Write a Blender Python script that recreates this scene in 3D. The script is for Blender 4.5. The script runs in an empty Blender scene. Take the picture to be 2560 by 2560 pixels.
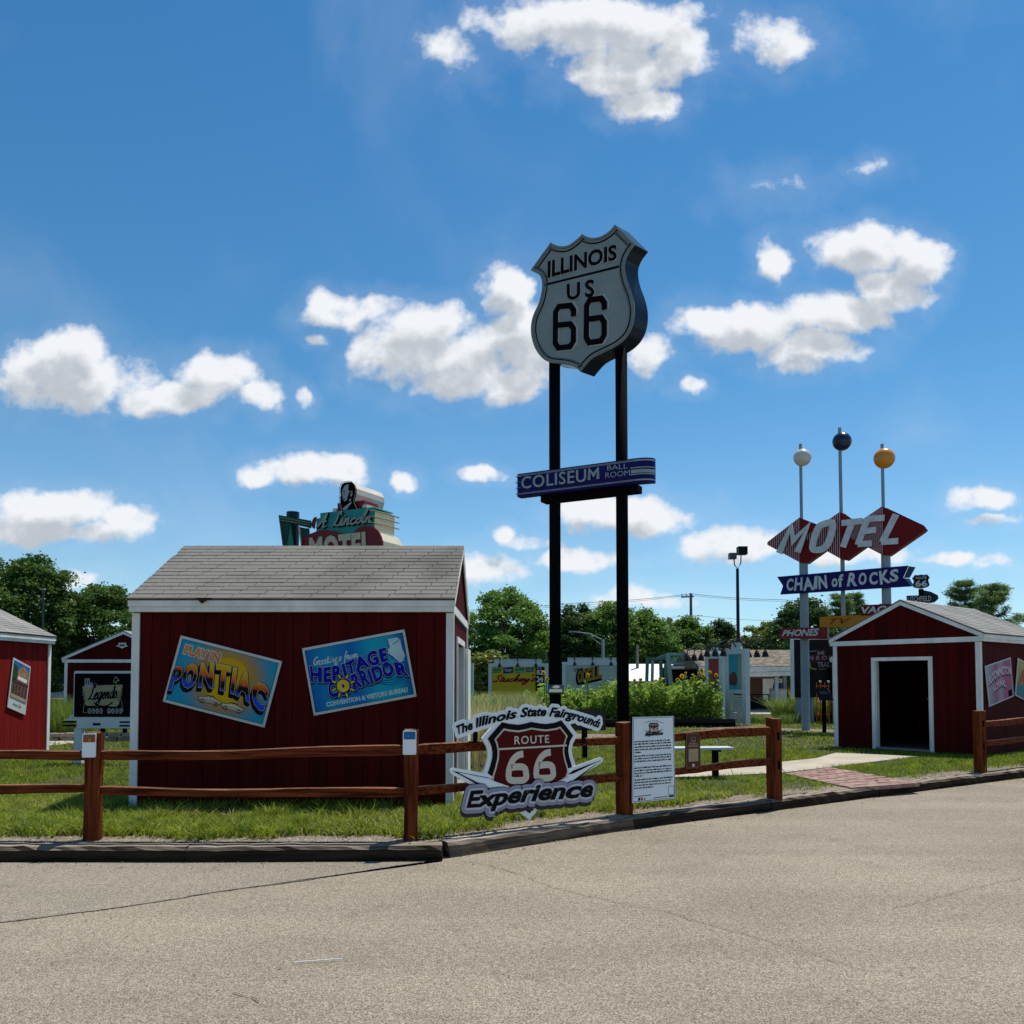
import bpy, bmesh, math, random
import numpy as np
from mathutils import Vector, Matrix

# ------------------------------------------------------------------ camera, sky, sun, exposure
SC = bpy.context.scene
COL = SC.collection
F, CX, CY = 2080.0, 1280.0, 1616.0          # focal length and principal point of a 2560 px wide picture
TH = math.atan(85.0 / F)                     # camera looks up by this angle; horizon at row 1701
EYE = 1.6
cam_d = bpy.data.cameras.new("camera")
cam = bpy.data.objects.new("camera", cam_d); COL.objects.link(cam); SC.camera = cam
cam_d.sensor_width = 36; cam_d.sensor_fit = 'HORIZONTAL'; cam_d.lens = 36 * F / 2560
cam_d.shift_y = (CY - 1280) / 2560
cam_d.clip_start = .1; cam_d.clip_end = 2000
cam.location = (0, 0, EYE); cam.rotation_euler = (math.pi / 2 + TH, 0, 0)
SC.view_settings.view_transform = 'Standard'; SC.view_settings.look = 'None'
SC.view_settings.gamma = 1; SC.view_settings.use_curve_mapping = False
SC.view_settings.exposure = 0.15

SUN_DIR = Vector((.27, .27, 1)).normalized()
SUN_EL = math.asin(SUN_DIR.z); SUN_AZ = math.atan2(SUN_DIR.x, SUN_DIR.y)
sl = bpy.data.lights.new("sun", 'SUN'); sl.energy = 4.9; sl.angle = math.radians(.53); sl.color = (1, .95, .87)
so = bpy.data.objects.new("sun", sl); COL.objects.link(so); so.location = (20, 20, 60)
so.rotation_euler = SUN_DIR.to_track_quat('Z', 'Y').to_euler()

W = bpy.data.worlds.new("World"); SC.world = W; W.use_nodes = True
nt = W.node_tree; nt.nodes.clear()
def N(t, tree=None, **k):
    n = (tree or nt).nodes.new(t)
    for a, b in k.items(): setattr(n, a, b)
    return n
def math_n(tree, op, a, b=None, c=None, clamp=False):
    n = tree.nodes.new('ShaderNodeMath'); n.operation = op; n.use_clamp = clamp
    for i, v in enumerate((a, b, c)):
        if v is None: continue
        if isinstance(v, (int, float)): n.inputs[i].default_value = v
        else: tree.links.new(v, n.inputs[i])
    return n.outputs[0]
# cloud banks: centre and radii in degrees-like tangent units, (u, v, ru, rv, strength); u to the right, v up
def cb(x, y, rx, ry, s=1.0):
    k = 2560 / 1932
    return ((x * k - CX) / F, (CY - y * k) / F + TH, rx * 1.04 * k / F, ry * 1.07 * k / F, s)
BANKS = [cb(*t) for t in [
    (1120, 10, 230, 70), (1290, 60, 75, 70), (1170, 105, 120, 60), (1210, 165, 85, 45), (990, 5, 130, 45, .8), (850, 55, 70, 50, .5), (1480, 35, 90, 55, .62),
    (115, 640, 105, 50), (150, 705, 160, 65), (50, 700, 90, 65), (400, 700, 90, 50), (310, 745, 130, 38, .85), (480, 735, 45, 35, .7), (562, 732, 26, 26, .7),
    (640, 575, 82, 42, .95), (790, 605, 110, 55), (860, 675, 180, 68), (955, 545, 60, 66), (990, 640, 90, 85), (740, 640, 80, 60), (960, 712, 90, 38), (1232, 655, 52, 45, .85), (700, 560, 50, 25, .6),
    (1480, 480, 42, 50, .85), (1650, 450, 115, 50), (1745, 480, 62, 52), (1695, 535, 80, 60), (1600, 580, 120, 50), (1400, 600, 125, 52), (1530, 650, 120, 45), (1345, 590, 65, 38),
    (550, 875, 100, 33), (640, 882, 68, 36), (490, 885, 60, 26), (765, 898, 30, 24, .85), (905, 898, 55, 18, .9),
    (100, 955, 150, 48), (40, 990, 90, 36), (235, 980, 65, 34), (130, 1000, 140, 25, .8),
    (1190, 970, 140, 44), (1100, 955, 75, 32), (955, 1003, 28, 20, .8), (1390, 1030, 120, 38), (1600, 1045, 130, 28, .75), (1090, 1055, 90, 30, .95), (910, 1075, 95, 36, .8), (150, 1090, 55, 20, .8),
    (1870, 930, 78, 27, .9), (1885, 975, 60, 16, .7), (1790, 1053, 58, 17, .75), (1870, 1062, 48, 14, .6), (1672, 292, 34, 16, .38), (1475, 330, 44, 18, .2), (1305, 720, 24, 20, .65), (1210, 1130, 120, 22, .6), (590, 635, 25, 12, .5), (1000, 1020, 60, 14, .5), (740, 1060, 60, 16, .45)]]
grp = bpy.data.node_groups.new("cloud_field", 'ShaderNodeTree')
grp.interface.new_socket("P", in_out='INPUT', socket_type='NodeSocketVector')
grp.interface.new_socket("D", in_out='OUTPUT', socket_type='NodeSocketFloat')
gi = grp.nodes.new('NodeGroupInput'); go = grp.nodes.new('NodeGroupOutput')
wn = N('ShaderNodeTexNoise', grp); wn.inputs['Scale'].default_value = 9; wn.inputs['Detail'].default_value = 4; wn.inputs['Roughness'].default_value = .6
grp.links.new(gi.outputs[0], wn.inputs['Vector'])
sb = N('ShaderNodeVectorMath', grp, operation='SUBTRACT'); sb.inputs[1].default_value = (.5, .5, .5); grp.links.new(wn.outputs['Color'], sb.inputs[0])
sm = N('ShaderNodeVectorMath', grp, operation='MULTIPLY_ADD'); sm.inputs[1].default_value = (.075, .05, 0)
grp.links.new(sb.outputs[0], sm.inputs[0]); grp.links.new(gi.outputs[0], sm.inputs[2])
acc = None
for (u, v, ru, rv, s) in BANKS:
    ma = N('ShaderNodeVectorMath', grp, operation='SUBTRACT'); ma.inputs[1].default_value = (u, v, 0); grp.links.new(sm.outputs[0], ma.inputs[0])
    mb_ = N('ShaderNodeVectorMath', grp, operation='MULTIPLY'); mb_.inputs[1].default_value = (1 / ru, 1 / rv, 0); grp.links.new(ma.outputs[0], mb_.inputs[0])
    ln = N('ShaderNodeVectorMath', grp, operation='LENGTH'); grp.links.new(mb_.outputs[0], ln.inputs[0])
    o = math_n(grp, 'MINIMUM', math_n(grp, 'MULTIPLY_ADD', ln.outputs['Value'], -1.75 * s, 1.75 * s), s * .95)
    acc = o if acc is None else math_n(grp, 'SMOOTH_MAX', acc, o, .22)
fb = N('ShaderNodeTexNoise', grp); fb.inputs['Scale'].default_value = 22; fb.inputs['Detail'].default_value = 10; fb.inputs['Roughness'].default_value = .57
grp.links.new(gi.outputs[0], fb.inputs['Vector'])
d0 = math_n(grp, 'MAXIMUM', acc, -2.0)
fz = math_n(grp, 'SUBTRACT', fb.outputs['Fac'], .5)
grp.links.new(math_n(grp, 'MULTIPLY_ADD', fz, 2.4, d0), go.inputs[0])

tc = N('ShaderNodeTexCoord'); sx = N('ShaderNodeSeparateXYZ'); nt.links.new(tc.outputs['Generated'], sx.inputs[0])
yy = math_n(nt, 'MAXIMUM', sx.outputs['Y'], .02)
u_ = math_n(nt, 'DIVIDE', sx.outputs['X'], yy); v_ = math_n(nt, 'DIVIDE', sx.outputs['Z'], yy)
cp = N('ShaderNodeCombineXYZ'); nt.links.new(u_, cp.inputs[0]); nt.links.new(v_, cp.inputs[1])
g1 = N('ShaderNodeGroup', node_tree=grp); nt.links.new(cp.outputs[0], g1.inputs[0])
of = N('ShaderNodeVectorMath', operation='ADD'); of.inputs[1].default_value = (.012, .03, 0); nt.links.new(cp.outputs[0], of.inputs[0])
g2 = N('ShaderNodeGroup', node_tree=grp); nt.links.new(of.outputs[0], g2.inputs[0])
# the rest of the sky carries the same kind of broken cumulus
zz = math_n(nt, 'MAXIMUM', math_n(nt, 'ABSOLUTE', sx.outputs['Z']), .06)
cq = N('ShaderNodeCombineXYZ'); nt.links.new(math_n(nt, 'DIVIDE', sx.outputs['X'], zz), cq.inputs[0]); nt.links.new(math_n(nt, 'DIVIDE', sx.outputs['Y'], zz), cq.inputs[1])
nb = N('ShaderNodeTexNoise'); nb.inputs['Scale'].default_value = 1.3; nb.inputs['Detail'].default_value = 7; nb.inputs['Roughness'].default_value = .55; nt.links.new(cq.outputs[0], nb.inputs['Vector'])
rest = math_n(nt, 'MULTIPLY_ADD', nb.outputs['Fac'], 3.0, -1.75)
front = N('ShaderNodeMapRange', interpolation_type='SMOOTHSTEP'); front.inputs['From Min'].default_value = .25; front.inputs['From Max'].default_value = .5; nt.links.new(sx.outputs['Y'], front.inputs['Value'])
dm = N('ShaderNodeMix', data_type='FLOAT'); nt.links.new(front.outputs[0], dm.inputs[0]); nt.links.new(rest, dm.inputs[2]); nt.links.new(g1.outputs[0], dm.inputs[3])
al = N('ShaderNodeMapRange', interpolation_type='SMOOTHSTEP'); al.inputs['From Min'].default_value = -.10; al.inputs['From Max'].default_value = .80; nt.links.new(dm.outputs[0], al.inputs['Value'])
# thin veil where the density is only just below cloud
veil = N('ShaderNodeMapRange', interpolation_type='SMOOTHSTEP'); veil.inputs['From Min'].default_value = -1.3; veil.inputs['From Max'].default_value = .35; veil.inputs['To Max'].default_value = .09; nt.links.new(dm.outputs[0], veil.inputs['Value'])
cir = N('ShaderNodeTexNoise'); cir.inputs['Scale'].default_value = 2.4; cir.inputs['Detail'].default_value = 5; cir.inputs['Distortion'].default_value = .8; nt.links.new(cp.outputs[0], cir.inputs['Vector'])
cm = N('ShaderNodeMapRange', interpolation_type='SMOOTHSTEP'); cm.inputs['From Min'].default_value = .48; cm.inputs['From Max'].default_value = .8; cm.inputs['To Max'].default_value = .17; nt.links.new(cir.outputs['Fac'], cm.inputs['Value'])
alpha = math_n(nt, 'MAXIMUM', math_n(nt, 'MAXIMUM', al.outputs[0], veil.outputs[0]), math_n(nt, 'MULTIPLY', cm.outputs[0], front.outputs[0]))
shd = N('ShaderNodeMapRange', interpolation_type='SMOOTHSTEP'); shd.inputs['From Min'].default_value = .1; shd.inputs['From Max'].default_value = 1.2; nt.links.new(g2.outputs[0], shd.inputs['Value'])
wr = N('ShaderNodeValToRGB')
wr.color_ramp.elements[0].color = (.80, .82, .85, 1); wr.color_ramp.elements[1].color = (.46, .50, .55, 1)
nt.links.new(shd.outputs[0], wr.inputs[0])
sky = N('ShaderNodeTexSky', sky_type='NISHITA'); sky.sun_disc = False; sky.sun_elevation = SUN_EL; sky.sun_rotation = SUN_AZ
sky.air_density = 1.0; sky.dust_density = .2; sky.ozone_density = 1.2
SKY_K = .112
tr_ = N('ShaderNodeValToRGB'); el_ = tr_.color_ramp.elements; nt.links.new(sx.outputs['Z'], tr_.inputs[0])
el_[0].position = 0; el_[0].color = (.72, .92, 1.15, 1); el_[1].position = .75; el_[1].color = (.25, .73, 1.0, 1)
e1 = el_.new(.12); e1.color = (.66, .90, 1.02, 1); e2 = el_.new(.35); e2.color = (.39, .81, .98, 1)
hs = N('ShaderNodeMix', data_type='RGBA', blend_type='MULTIPLY'); hs.inputs[0].default_value = 1; nt.links.new(sky.outputs[0], hs.inputs[6]); nt.links.new(tr_.outputs[0], hs.inputs[7])
cs = N('ShaderNodeVectorMath', operation='SCALE'); cs.inputs['Scale'].default_value = 1 / SKY_K; nt.links.new(wr.outputs[0], cs.inputs[0])
mx = N('ShaderNodeMix', data_type='RGBA'); nt.links.new(alpha, mx.inputs[0]); nt.links.new(hs.outputs[2], mx.inputs[6]); nt.links.new(cs.outputs[0], mx.inputs[7])
bg = N('ShaderNodeBackground'); bg.inputs['Strength'].default_value = SKY_K; nt.links.new(mx.outputs[2], bg.inputs['Color'])
wo = N('ShaderNodeOutputWorld'); nt.links.new(bg.outputs[0], wo.inputs['Surface'])
W.cycles.sampling_method = 'MANUAL'; W.cycles.sample_map_resolution = 512
SC.cycles.max_bounces = 6; SC.cycles.diffuse_bounces = 3; SC.cycles.transparent_max_bounces = 8
SC.cycles.use_adaptive_sampling = True

# ------------------------------------------------------------------ surveying: a photo point on a plane of the place
CT, ST = math.cos(TH), math.sin(TH)
G = .13                                       # level of the lawn above the road
def ray(px, py):
    x = (px - CX) / F; y = (CY - py) / F
    return Vector((x, CT - y * ST, ST + y * CT))
def onz(px, py, z=G):
    d = ray(px, py); t = (z - EYE) / d.z
    return (d.x * t, d.y * t)
def at(px, py, Y):
    d = ray(px, py); t = Y / d.y
    return Vector((d.x * t, Y, EYE + d.z * t))
class Frame:
    """vertical plane: origin on the ground, direction of its right hand; local x = right, y = back, z = up"""
    def __init__(s, ox, oy, deg, z=G, crop=None):
        s.o = Vector((ox, oy)); s.a = math.radians(deg); s.z = z
        s.d = Vector((math.cos(s.a), math.sin(s.a))); s.c = crop
    def uv(s, px, py, off=0):
        if s.c: px, py = s.c[0] + px / s.c[2], s.c[1] + py / s.c[2]
        r = ray(px, py)
        o = s.o + Vector((-s.d.y, s.d.x)) * off
        # o + s*d = t*r.xy
        det = -s.d.x * r.y + s.d.y * r.x
        t = (-s.d.x * o.y + s.d.y * o.x) / det
        q = Vector((r.x * t, r.y * t)) - o
        return (q.dot(s.d), EYE + r.z * t - s.z)
    def q(s, pts, off=0): return [s.uv(p[0], p[1], off) for p in pts]

# ------------------------------------------------------------------ materials
MATS = {}
def M(name, col, rough=.6, col2=None, scale=6., bump=0., bscale=60., metal=0., spec=.2, stretch=(1, 1, 1), detail=5, world=False, lo=.35, hi=.65, vary=0., lit_top=None):
    if name in MATS: return MATS[name]
    m = bpy.data.materials.new(name); m.use_nodes = True; t = m.node_tree; b = t.nodes['Principled BSDF']
    b.inputs['Base Color'].default_value = (*col, 1); b.inputs['Roughness'].default_value = rough
    b.inputs['Metallic'].default_value = metal; b.inputs['Specular IOR Level'].default_value = spec
    if col2 is None: col2 = tuple(c * .82 for c in col)
    if world: vec = t.nodes.new('ShaderNodeNewGeometry').outputs['Position']
    else: vec = t.nodes.new('ShaderNodeTexCoord').outputs['Object']
    mp = t.nodes.new('ShaderNodeMapping'); mp.inputs['Scale'].default_value = stretch; t.links.new(vec, mp.inputs[0])
    n = t.nodes.new('ShaderNodeTexNoise'); n.inputs['Scale'].default_value = scale; n.inputs['Detail'].default_value = detail; t.links.new(mp.outputs[0], n.inputs['Vector'])
    r = t.nodes.new('ShaderNodeValToRGB'); r.color_ramp.elements[0].position = lo; r.color_ramp.elements[1].position = hi
    r.color_ramp.elements[0].color = (*col, 1); r.color_ramp.elements[1].color = (*col2, 1)
    t.links.new(n.outputs['Fac'], r.inputs[0]); t.links.new(r.outputs[0], b.inputs['Base Color'])
    if vary:
        oi = t.nodes.new('ShaderNodeObjectInfo'); mr = t.nodes.new('ShaderNodeMapRange'); mr.inputs['To Min'].default_value = 1 - vary; mr.inputs['To Max'].default_value = 1 + vary; t.links.new(oi.outputs['Random'], mr.inputs['Value'])
        vs = t.nodes.new('ShaderNodeVectorMath'); vs.operation = 'SCALE'; t.links.new(r.outputs[0], vs.inputs[0]); t.links.new(mr.outputs[0], vs.inputs['Scale']); t.links.new(vs.outputs[0], b.inputs['Base Color'])
    if lit_top:   # sunlight painted into the upward faces; the sides keep the base colour
        r2 = t.nodes.new('ShaderNodeValToRGB'); r2.color_ramp.elements[0].position = .38; r2.color_ramp.elements[1].position = .62; r2.color_ramp.elements[0].color = (*lit_top, 1); r2.color_ramp.elements[1].color = (*(c * .5 for c in lit_top), 1); t.links.new(n.outputs['Fac'], r2.inputs[0])
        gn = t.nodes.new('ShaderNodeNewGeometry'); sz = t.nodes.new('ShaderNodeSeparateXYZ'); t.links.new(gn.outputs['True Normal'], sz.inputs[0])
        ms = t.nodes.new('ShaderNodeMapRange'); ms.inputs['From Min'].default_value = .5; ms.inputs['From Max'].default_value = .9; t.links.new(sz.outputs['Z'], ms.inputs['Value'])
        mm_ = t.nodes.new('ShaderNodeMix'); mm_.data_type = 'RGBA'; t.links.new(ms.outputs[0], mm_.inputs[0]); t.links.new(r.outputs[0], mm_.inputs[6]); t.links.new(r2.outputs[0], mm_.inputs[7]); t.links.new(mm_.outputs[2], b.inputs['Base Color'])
    if bump:
        n2 = t.nodes.new('ShaderNodeTexNoise'); n2.inputs['Scale'].default_value = bscale; n2.inputs['Detail'].default_value = 4; t.links.new(mp.outputs[0], n2.inputs['Vector'])
        bp = t.nodes.new('ShaderNodeBump'); bp.inputs['Strength'].default_value = bump; bp.inputs['Distance'].default_value = .02
        t.links.new(n2.outputs['Fac'], bp.inputs['Height']); t.links.new(bp.outputs[0], b.inputs['Normal'])
    MATS[name] = m; return m
def leaf_mat(name, c1, c2, trans=.35, scale=.6):
    if name in MATS: return MATS[name]
    m = bpy.data.materials.new(name); m.use_nodes = True; t = m.node_tree; t.nodes.clear()
    g = t.nodes.new('ShaderNodeTexCoord')
    n = t.nodes.new('ShaderNodeTexNoise'); n.inputs['Scale'].default_value = scale; n.inputs['Detail'].default_value = 6; t.links.new(g.outputs['Object'], n.inputs['Vector'])
    r = t.nodes.new('ShaderNodeValToRGB'); r.color_ramp.elements[0].position = .35; r.color_ramp.elements[1].position = .68
    r.color_ramp.elements[0].color = (*c1, 1); r.color_ramp.elements[1].color = (*c2, 1)
    t.links.new(n.outputs['Fac'], r.inputs[0])
    d = t.nodes.new('ShaderNodeBsdfPrincipled'); d.inputs['Roughness'].default_value = .5; d.inputs['Specular IOR Level'].default_value = .25; t.links.new(r.outputs[0], d.inputs['Base Color'])
    tr = t.nodes.new('ShaderNodeBsdfTranslucent'); hs = t.nodes.new('ShaderNodeHueSaturation'); hs.inputs['Value'].default_value = 1.5; hs.inputs['Hue'].default_value = .485
    t.links.new(r.outputs[0], hs.inputs['Color']); t.links.new(hs.outputs[0], tr.inputs['Color'])
    x = t.nodes.new('ShaderNodeMixShader'); x.inputs[0].default_value = trans; t.links.new(d.outputs[0], x.inputs[1]); t.links.new(tr.outputs[0], x.inputs[2])
    o = t.nodes.new('ShaderNodeOutputMaterial'); t.links.new(x.outputs[0], o.inputs[0])
    MATS[name] = m; return m
def ramp_mat(name, axis, stops, rough=.5, radial=None):
    """printed colour gradient fixed to the object (object coordinates); stops = [(pos, colour)]; radial=(x,z,r) for a round glow"""
    m = bpy.data.materials.new(name); m.use_nodes = True; t = m.node_tree; b = t.nodes['Principled BSDF']; b.inputs['Roughness'].default_value = rough; b.inputs['Specular IOR Level'].default_value = .1
    tc = t.nodes.new('ShaderNodeTexCoord'); s = t.nodes.new('ShaderNodeSeparateXYZ'); t.links.new(tc.outputs['Object'], s.inputs[0])
    if radial:
        vm = t.nodes.new('ShaderNodeVectorMath'); vm.operation = 'SUBTRACT'; vm.inputs[1].default_value = (radial[0], 0, radial[1]); t.links.new(tc.outputs['Object'], vm.inputs[0])
        v2 = t.nodes.new('ShaderNodeVectorMath'); v2.operation = 'MULTIPLY'; v2.inputs[1].default_value = (1 / radial[2], 0, 1 / radial[2]); t.links.new(vm.outputs[0], v2.inputs[0])
        ln = t.nodes.new('ShaderNodeVectorMath'); ln.operation = 'LENGTH'; t.links.new(v2.outputs[0], ln.inputs[0]); src = ln.outputs['Value']
    else:
        a0, a1 = stops[0][0], stops[-1][0]
        mr = t.nodes.new('ShaderNodeMapRange'); mr.inputs['From Min'].default_value = a0; mr.inputs['From Max'].default_value = a1
        t.links.new(s.outputs[axis], mr.inputs['Value']); src = mr.outputs[0]
        stops = [((p - a0) / (a1 - a0), c) for p, c in stops]
    r = t.nodes.new('ShaderNodeValToRGB'); els = r.color_ramp.elements
    while len(els) < len(stops): els.new(.5)
    for e, (p, c) in zip(els, stops): e.position = p
    for e, (p, c) in zip(els, stops): e.color = (*c, 1)
    t.links.new(src, r.inputs[0]); t.links.new(r.outputs[0], b.inputs['Base Color'])
    MATS[name] = m; return m

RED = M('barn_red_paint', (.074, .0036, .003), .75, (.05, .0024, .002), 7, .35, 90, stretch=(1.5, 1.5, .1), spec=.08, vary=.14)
RED_SUNLIT = M('sunlit_barn_red_paint', (.21, .010, .007), .75, (.15, .0075, .005), 7, .35, 90, stretch=(1.5, 1.5, .1), spec=.08, vary=.10)  # same barn red, brightened to paint sunlight onto the left shed's walls
REDB = M('barn_red_backing', (.018, .002, .002), .8, spec=.1)
WHT = M('white_trim_paint', (.80, .80, .76), .6, (.66, .66, .60), 5, .15, 40, stretch=(1, 1, .3))
SHI = M('grey_asphalt_shingle', (.205, .195, .17), .95, (.085, .08, .07), .9, .5, 220, spec=.1, world=True, lo=.46, hi=.80)
SHIL = M('pale_asphalt_shingle', (.30, .295, .275), .95, (.22, .215, .20), 1.3, .5, 220, spec=.1, world=True)
BLK = M('black_enamel', (.005, .005, .006), .45, spec=.15)
BLKM = M('black_matt_paint', (.006, .006, .007), .85, spec=.02)
WOOD = M('stained_rail_wood', (.25, .058, .017), .85, (.06, .012, .005), 13, 1.0, 60, stretch=(.12, 3, 3), spec=.06, lit_top=(.34, .17, .10))  # pale tops of rails and posts stand in for sunlight
WOODP = M('stained_post_wood', (.24, .055, .017), .85, (.06, .012, .005), 13, 1.0, 60, stretch=(3, 3, .12), spec=.06, lit_top=(.36, .19, .12))
WOODT = M('post_end_grain', (.38, .21, .13), .85, (.25, .12, .07), 25, .4, 70)
TIE = M('weathered_tie_wood', (.045, .033, .024), .95, (.014, .010, .008), 5, .9, 30, stretch=(.2, 4, 4), spec=.05, lit_top=(.33, .27, .205))  # shaded sides and sunlit top painted into the tie colours
CONC = M('pale_concrete', (.44, .385, .30), .9, (.35, .31, .24), 2, .3, 120, spec=.15)
SIGNW = M('sign_white_print', (.78, .82, .84), .4, (.74, .78, .80), 3)
CREAM = M('cream_print', (.58, .54, .44), .45, (.54, .5, .4), 3)
MAROON = M('maroon_print', (.085, .004, .004), .6, (.075, .0035, .0035), 2, spec=.08)
NAVY = M('navy_enamel', (.012, .007, .11), .5, (.01, .006, .09), 2, spec=.12)
STEEL = M('grey_painted_steel', (.26, .33, .36), .45, (.22, .28, .31), 2)
GREENP = M('green_truss_paint', (.11, .22, .17), .5, (.08, .17, .13), 2)

# ------------------------------------------------------------------ objects
def tag(o, label=None, cat=None, group=None, kind=None):
    if label: o['label'] = label
    if cat: o['category'] = cat
    if group: o['group'] = group
    if kind: o['kind'] = kind
    return o
def thing(name, label, cat, loc=(0, 0, 0), rot=(0, 0, 0), group=None):
    o = bpy.data.objects.new(name, None); COL.objects.link(o); o.location = loc; o.rotation_euler = rot; o.empty_display_size = .2
    return tag(o, label, cat, group)
def fthing(name, label, cat, fr, group=None, off=0):
    n = Vector((-fr.d.y, fr.d.x)) * off
    return thing(name, label, cat, (fr.o.x + n.x, fr.o.y + n.y, fr.z), (0, 0, fr.a), group)
def link_mesh(name, me, m, parent=None):
    o = bpy.data.objects.new(name, me); COL.objects.link(o)
    if m is not None and not me.materials: me.materials.append(m)
    if parent is not None: o.parent = parent
    return o
def copy_tree(o, parent=None):
    c = o.copy(); COL.objects.link(c)
    if parent is not None: c.parent = parent
    for ch in list(o.children): copy_tree(ch, c)
    return c

class MB:
    def __init__(s): s.v = []; s.f = []
    def add(s, vs, fs):
        k = len(s.v); s.v.extend([tuple(v) for v in vs]); s.f.extend([tuple(i + k for i in f) for f in fs]); return s
    def box(s, x0, x1, y0, y1, z0, z1):
        return s.add([(x0, y0, z0), (x1, y0, z0), (x1, y1, z0), (x0, y1, z0), (x0, y0, z1), (x1, y0, z1), (x1, y1, z1), (x0, y1, z1)],
                     [(0, 3, 2, 1), (4, 5, 6, 7), (0, 1, 5, 4), (1, 2, 6, 5), (2, 3, 7, 6), (3, 0, 4, 7)])
    def beam(s, a, b, w, h=None, up=(0, 0, 1)):
        h = h or w; a = Vector(a); b = Vector(b); d = (b - a).normalized(); u = Vector(up)
        if abs(d.dot(u)) > .97: u = Vector((0, 1, 0))
        r = d.cross(u).normalized() * (w / 2); u = r.cross(d).normalized() * (h / 2)
        vs = [a - r - u, a + r - u, a + r + u, a - r + u, b - r - u, b + r - u, b + r + u, b - r + u]
        return s.add(vs, [(0, 3, 2, 1), (4, 5, 6, 7), (0, 1, 5, 4), (1, 2, 6, 5), (2, 3, 7, 6), (3, 0, 4, 7)])
    def tube(s, pts, r, n=8, r2=None):
        pts = [Vector(p) for p in pts]; k0 = len(s.v); L = len(pts)
        for i, p in enumerate(pts):
            d = (pts[min(i + 1, L - 1)] - pts[max(i - 1, 0)]).normalized(); u = Vector((0, 0, 1)) if abs(d.z) < .9 else Vector((1, 0, 0))
            x = d.cross(u).normalized(); y = x.cross(d); rr = r if r2 is None else r + (r2 - r) * i / max(1, L - 1)
            for j in range(n):
                a = 2 * math.pi * j / n; s.v.append(tuple(p + x * (rr * math.cos(a)) + y * (rr * math.sin(a))))
        for i in range(L - 1):
            for j in range(n):
                a = k0 + i * n + j; b = k0 + i * n + (j + 1) % n; s.f.append((a, b, b + n, a + n))
        s.f.append(tuple(k0 + j for j in range(n))[::-1]); s.f.append(tuple(k0 + (L - 1) * n + j for j in range(n)))
        return s
    def prism(s, poly, y0, y1, dx=0, dz=0):
        """outline in x,z extruded from y0 (front) to y1 (back)"""
        n = len(poly); vs = [(x, y0, z) for x, z in poly] + [(x + dx, y1, z + dz) for x, z in poly]
        A = sum(poly[i][0] * poly[(i + 1) % n][1] - poly[(i + 1) % n][0] * poly[i][1] for i in range(n))
        f = [tuple(range(n)), tuple(range(2 * n - 1, n - 1, -1))] + [(i, i + n, (i + 1) % n + n, (i + 1) % n) for i in range(n)]
        if A < 0: f = [t[::-1] for t in f]
        return s.add(vs, f)
    def slab(s, poly, z0, z1):
        n = len(poly); vs = [(x, y, z0) for x, y in poly] + [(x, y, z1) for x, y in poly]
        A = sum(poly[i][0] * poly[(i + 1) % n][1] - poly[(i + 1) % n][0] * poly[i][1] for i in range(n))
        f = [tuple(range(n))[::-1], tuple(range(n, 2 * n))] + [(i, (i + 1) % n, (i + 1) % n + n, i + n) for i in range(n)]
        if A < 0: f = [t[::-1] for t in f]
        return s.add(vs, f)
    def sheet(s, poly, z): return s.add([(x, y, z) for x, y in poly], [tuple(range(len(poly)))])
    def ring(s, outer, inner, y0, y1=None):
        n = len(outer); y1 = y0 + .004 if y1 is None else y1
        vs = [(x, y0, z) for x, z in outer] + [(x, y0, z) for x, z in inner] + [(x, y1, z) for x, z in outer] + [(x, y1, z) for x, z in inner]
        fs = []
        for i in range(n):
            j = (i + 1) % n; fs += [(i, j, n + j, n + i), (i, 2 * n + i, 2 * n + j, j), (n + i, n + j, 3 * n + j, 3 * n + i)]
        return s.add(vs, fs)
    def ribbon(s, pts, w, y, closed=False, thick=.004):
        pts = [Vector(p) for p in pts]; L = len(pts); k = len(s.v)
        for i in range(L):
            a = pts[i - 1] if (i or closed) else pts[i]; b = pts[(i + 1) % L] if (i < L - 1 or closed) else pts[i]
            d1 = (pts[i] - a); d2 = (b - pts[i])
            d1 = d1.normalized() if d1.length > 1e-9 else d2.normalized(); d2 = d2.normalized() if d2.length > 1e-9 else d1
            t = (d1 + d2); t = t.normalized() if t.length > 1e-6 else d1
            nn = Vector((-t.y, t.x)); sc = min(1.6, 1 / max(.3, abs(nn.dot(Vector((-d1.y, d1.x))))))
            p = pts[i] + nn * (w / 2 * sc); q = pts[i] - nn * (w / 2 * sc)
            s.v += [(p.x, y, p.y), (q.x, y, q.y), (p.x, y + thick, p.y), (q.x, y + thick, q.y)]
        m = L if closed else L - 1
        for i in range(m):
            a = k + 4 * i; b = k + 4 * ((i + 1) % L); s.f += [(a, b, b + 1, a + 1), (a, a + 2, b + 2, b), (a + 1, b + 1, b + 3, a + 3)]
        return s
    def disc(s, x, z, r, y, n=14, thick=.004): return s.prism([(x + r * math.cos(2 * math.pi * i / n), z + r * math.sin(2 * math.pi * i / n)) for i in range(n)], y, y + thick)
    def xf(s, m):
        s.v = [tuple(m @ Vector(v)) for v in s.v]; return s
    def mesh(s, name, m=None, smooth=False):
        me = bpy.data.meshes.new(name); me.from_pydata(s.v, [], s.f); me.update()
        if m is not None: me.materials.append(m)
        if smooth:
            for p in me.polygons: p.use_smooth = True
        return me
    def build(s, name, m, parent=None, label=None, smooth=False, bevel=0, **k):
        o = link_mesh(name, s.mesh(name, m, smooth), m, parent)
        if bevel:
            b = o.modifiers.new('bevel', 'BEVEL'); b.width = bevel; b.segments = 2; b.limit_method = 'ANGLE'
        return tag(o, label, **k)
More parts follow.
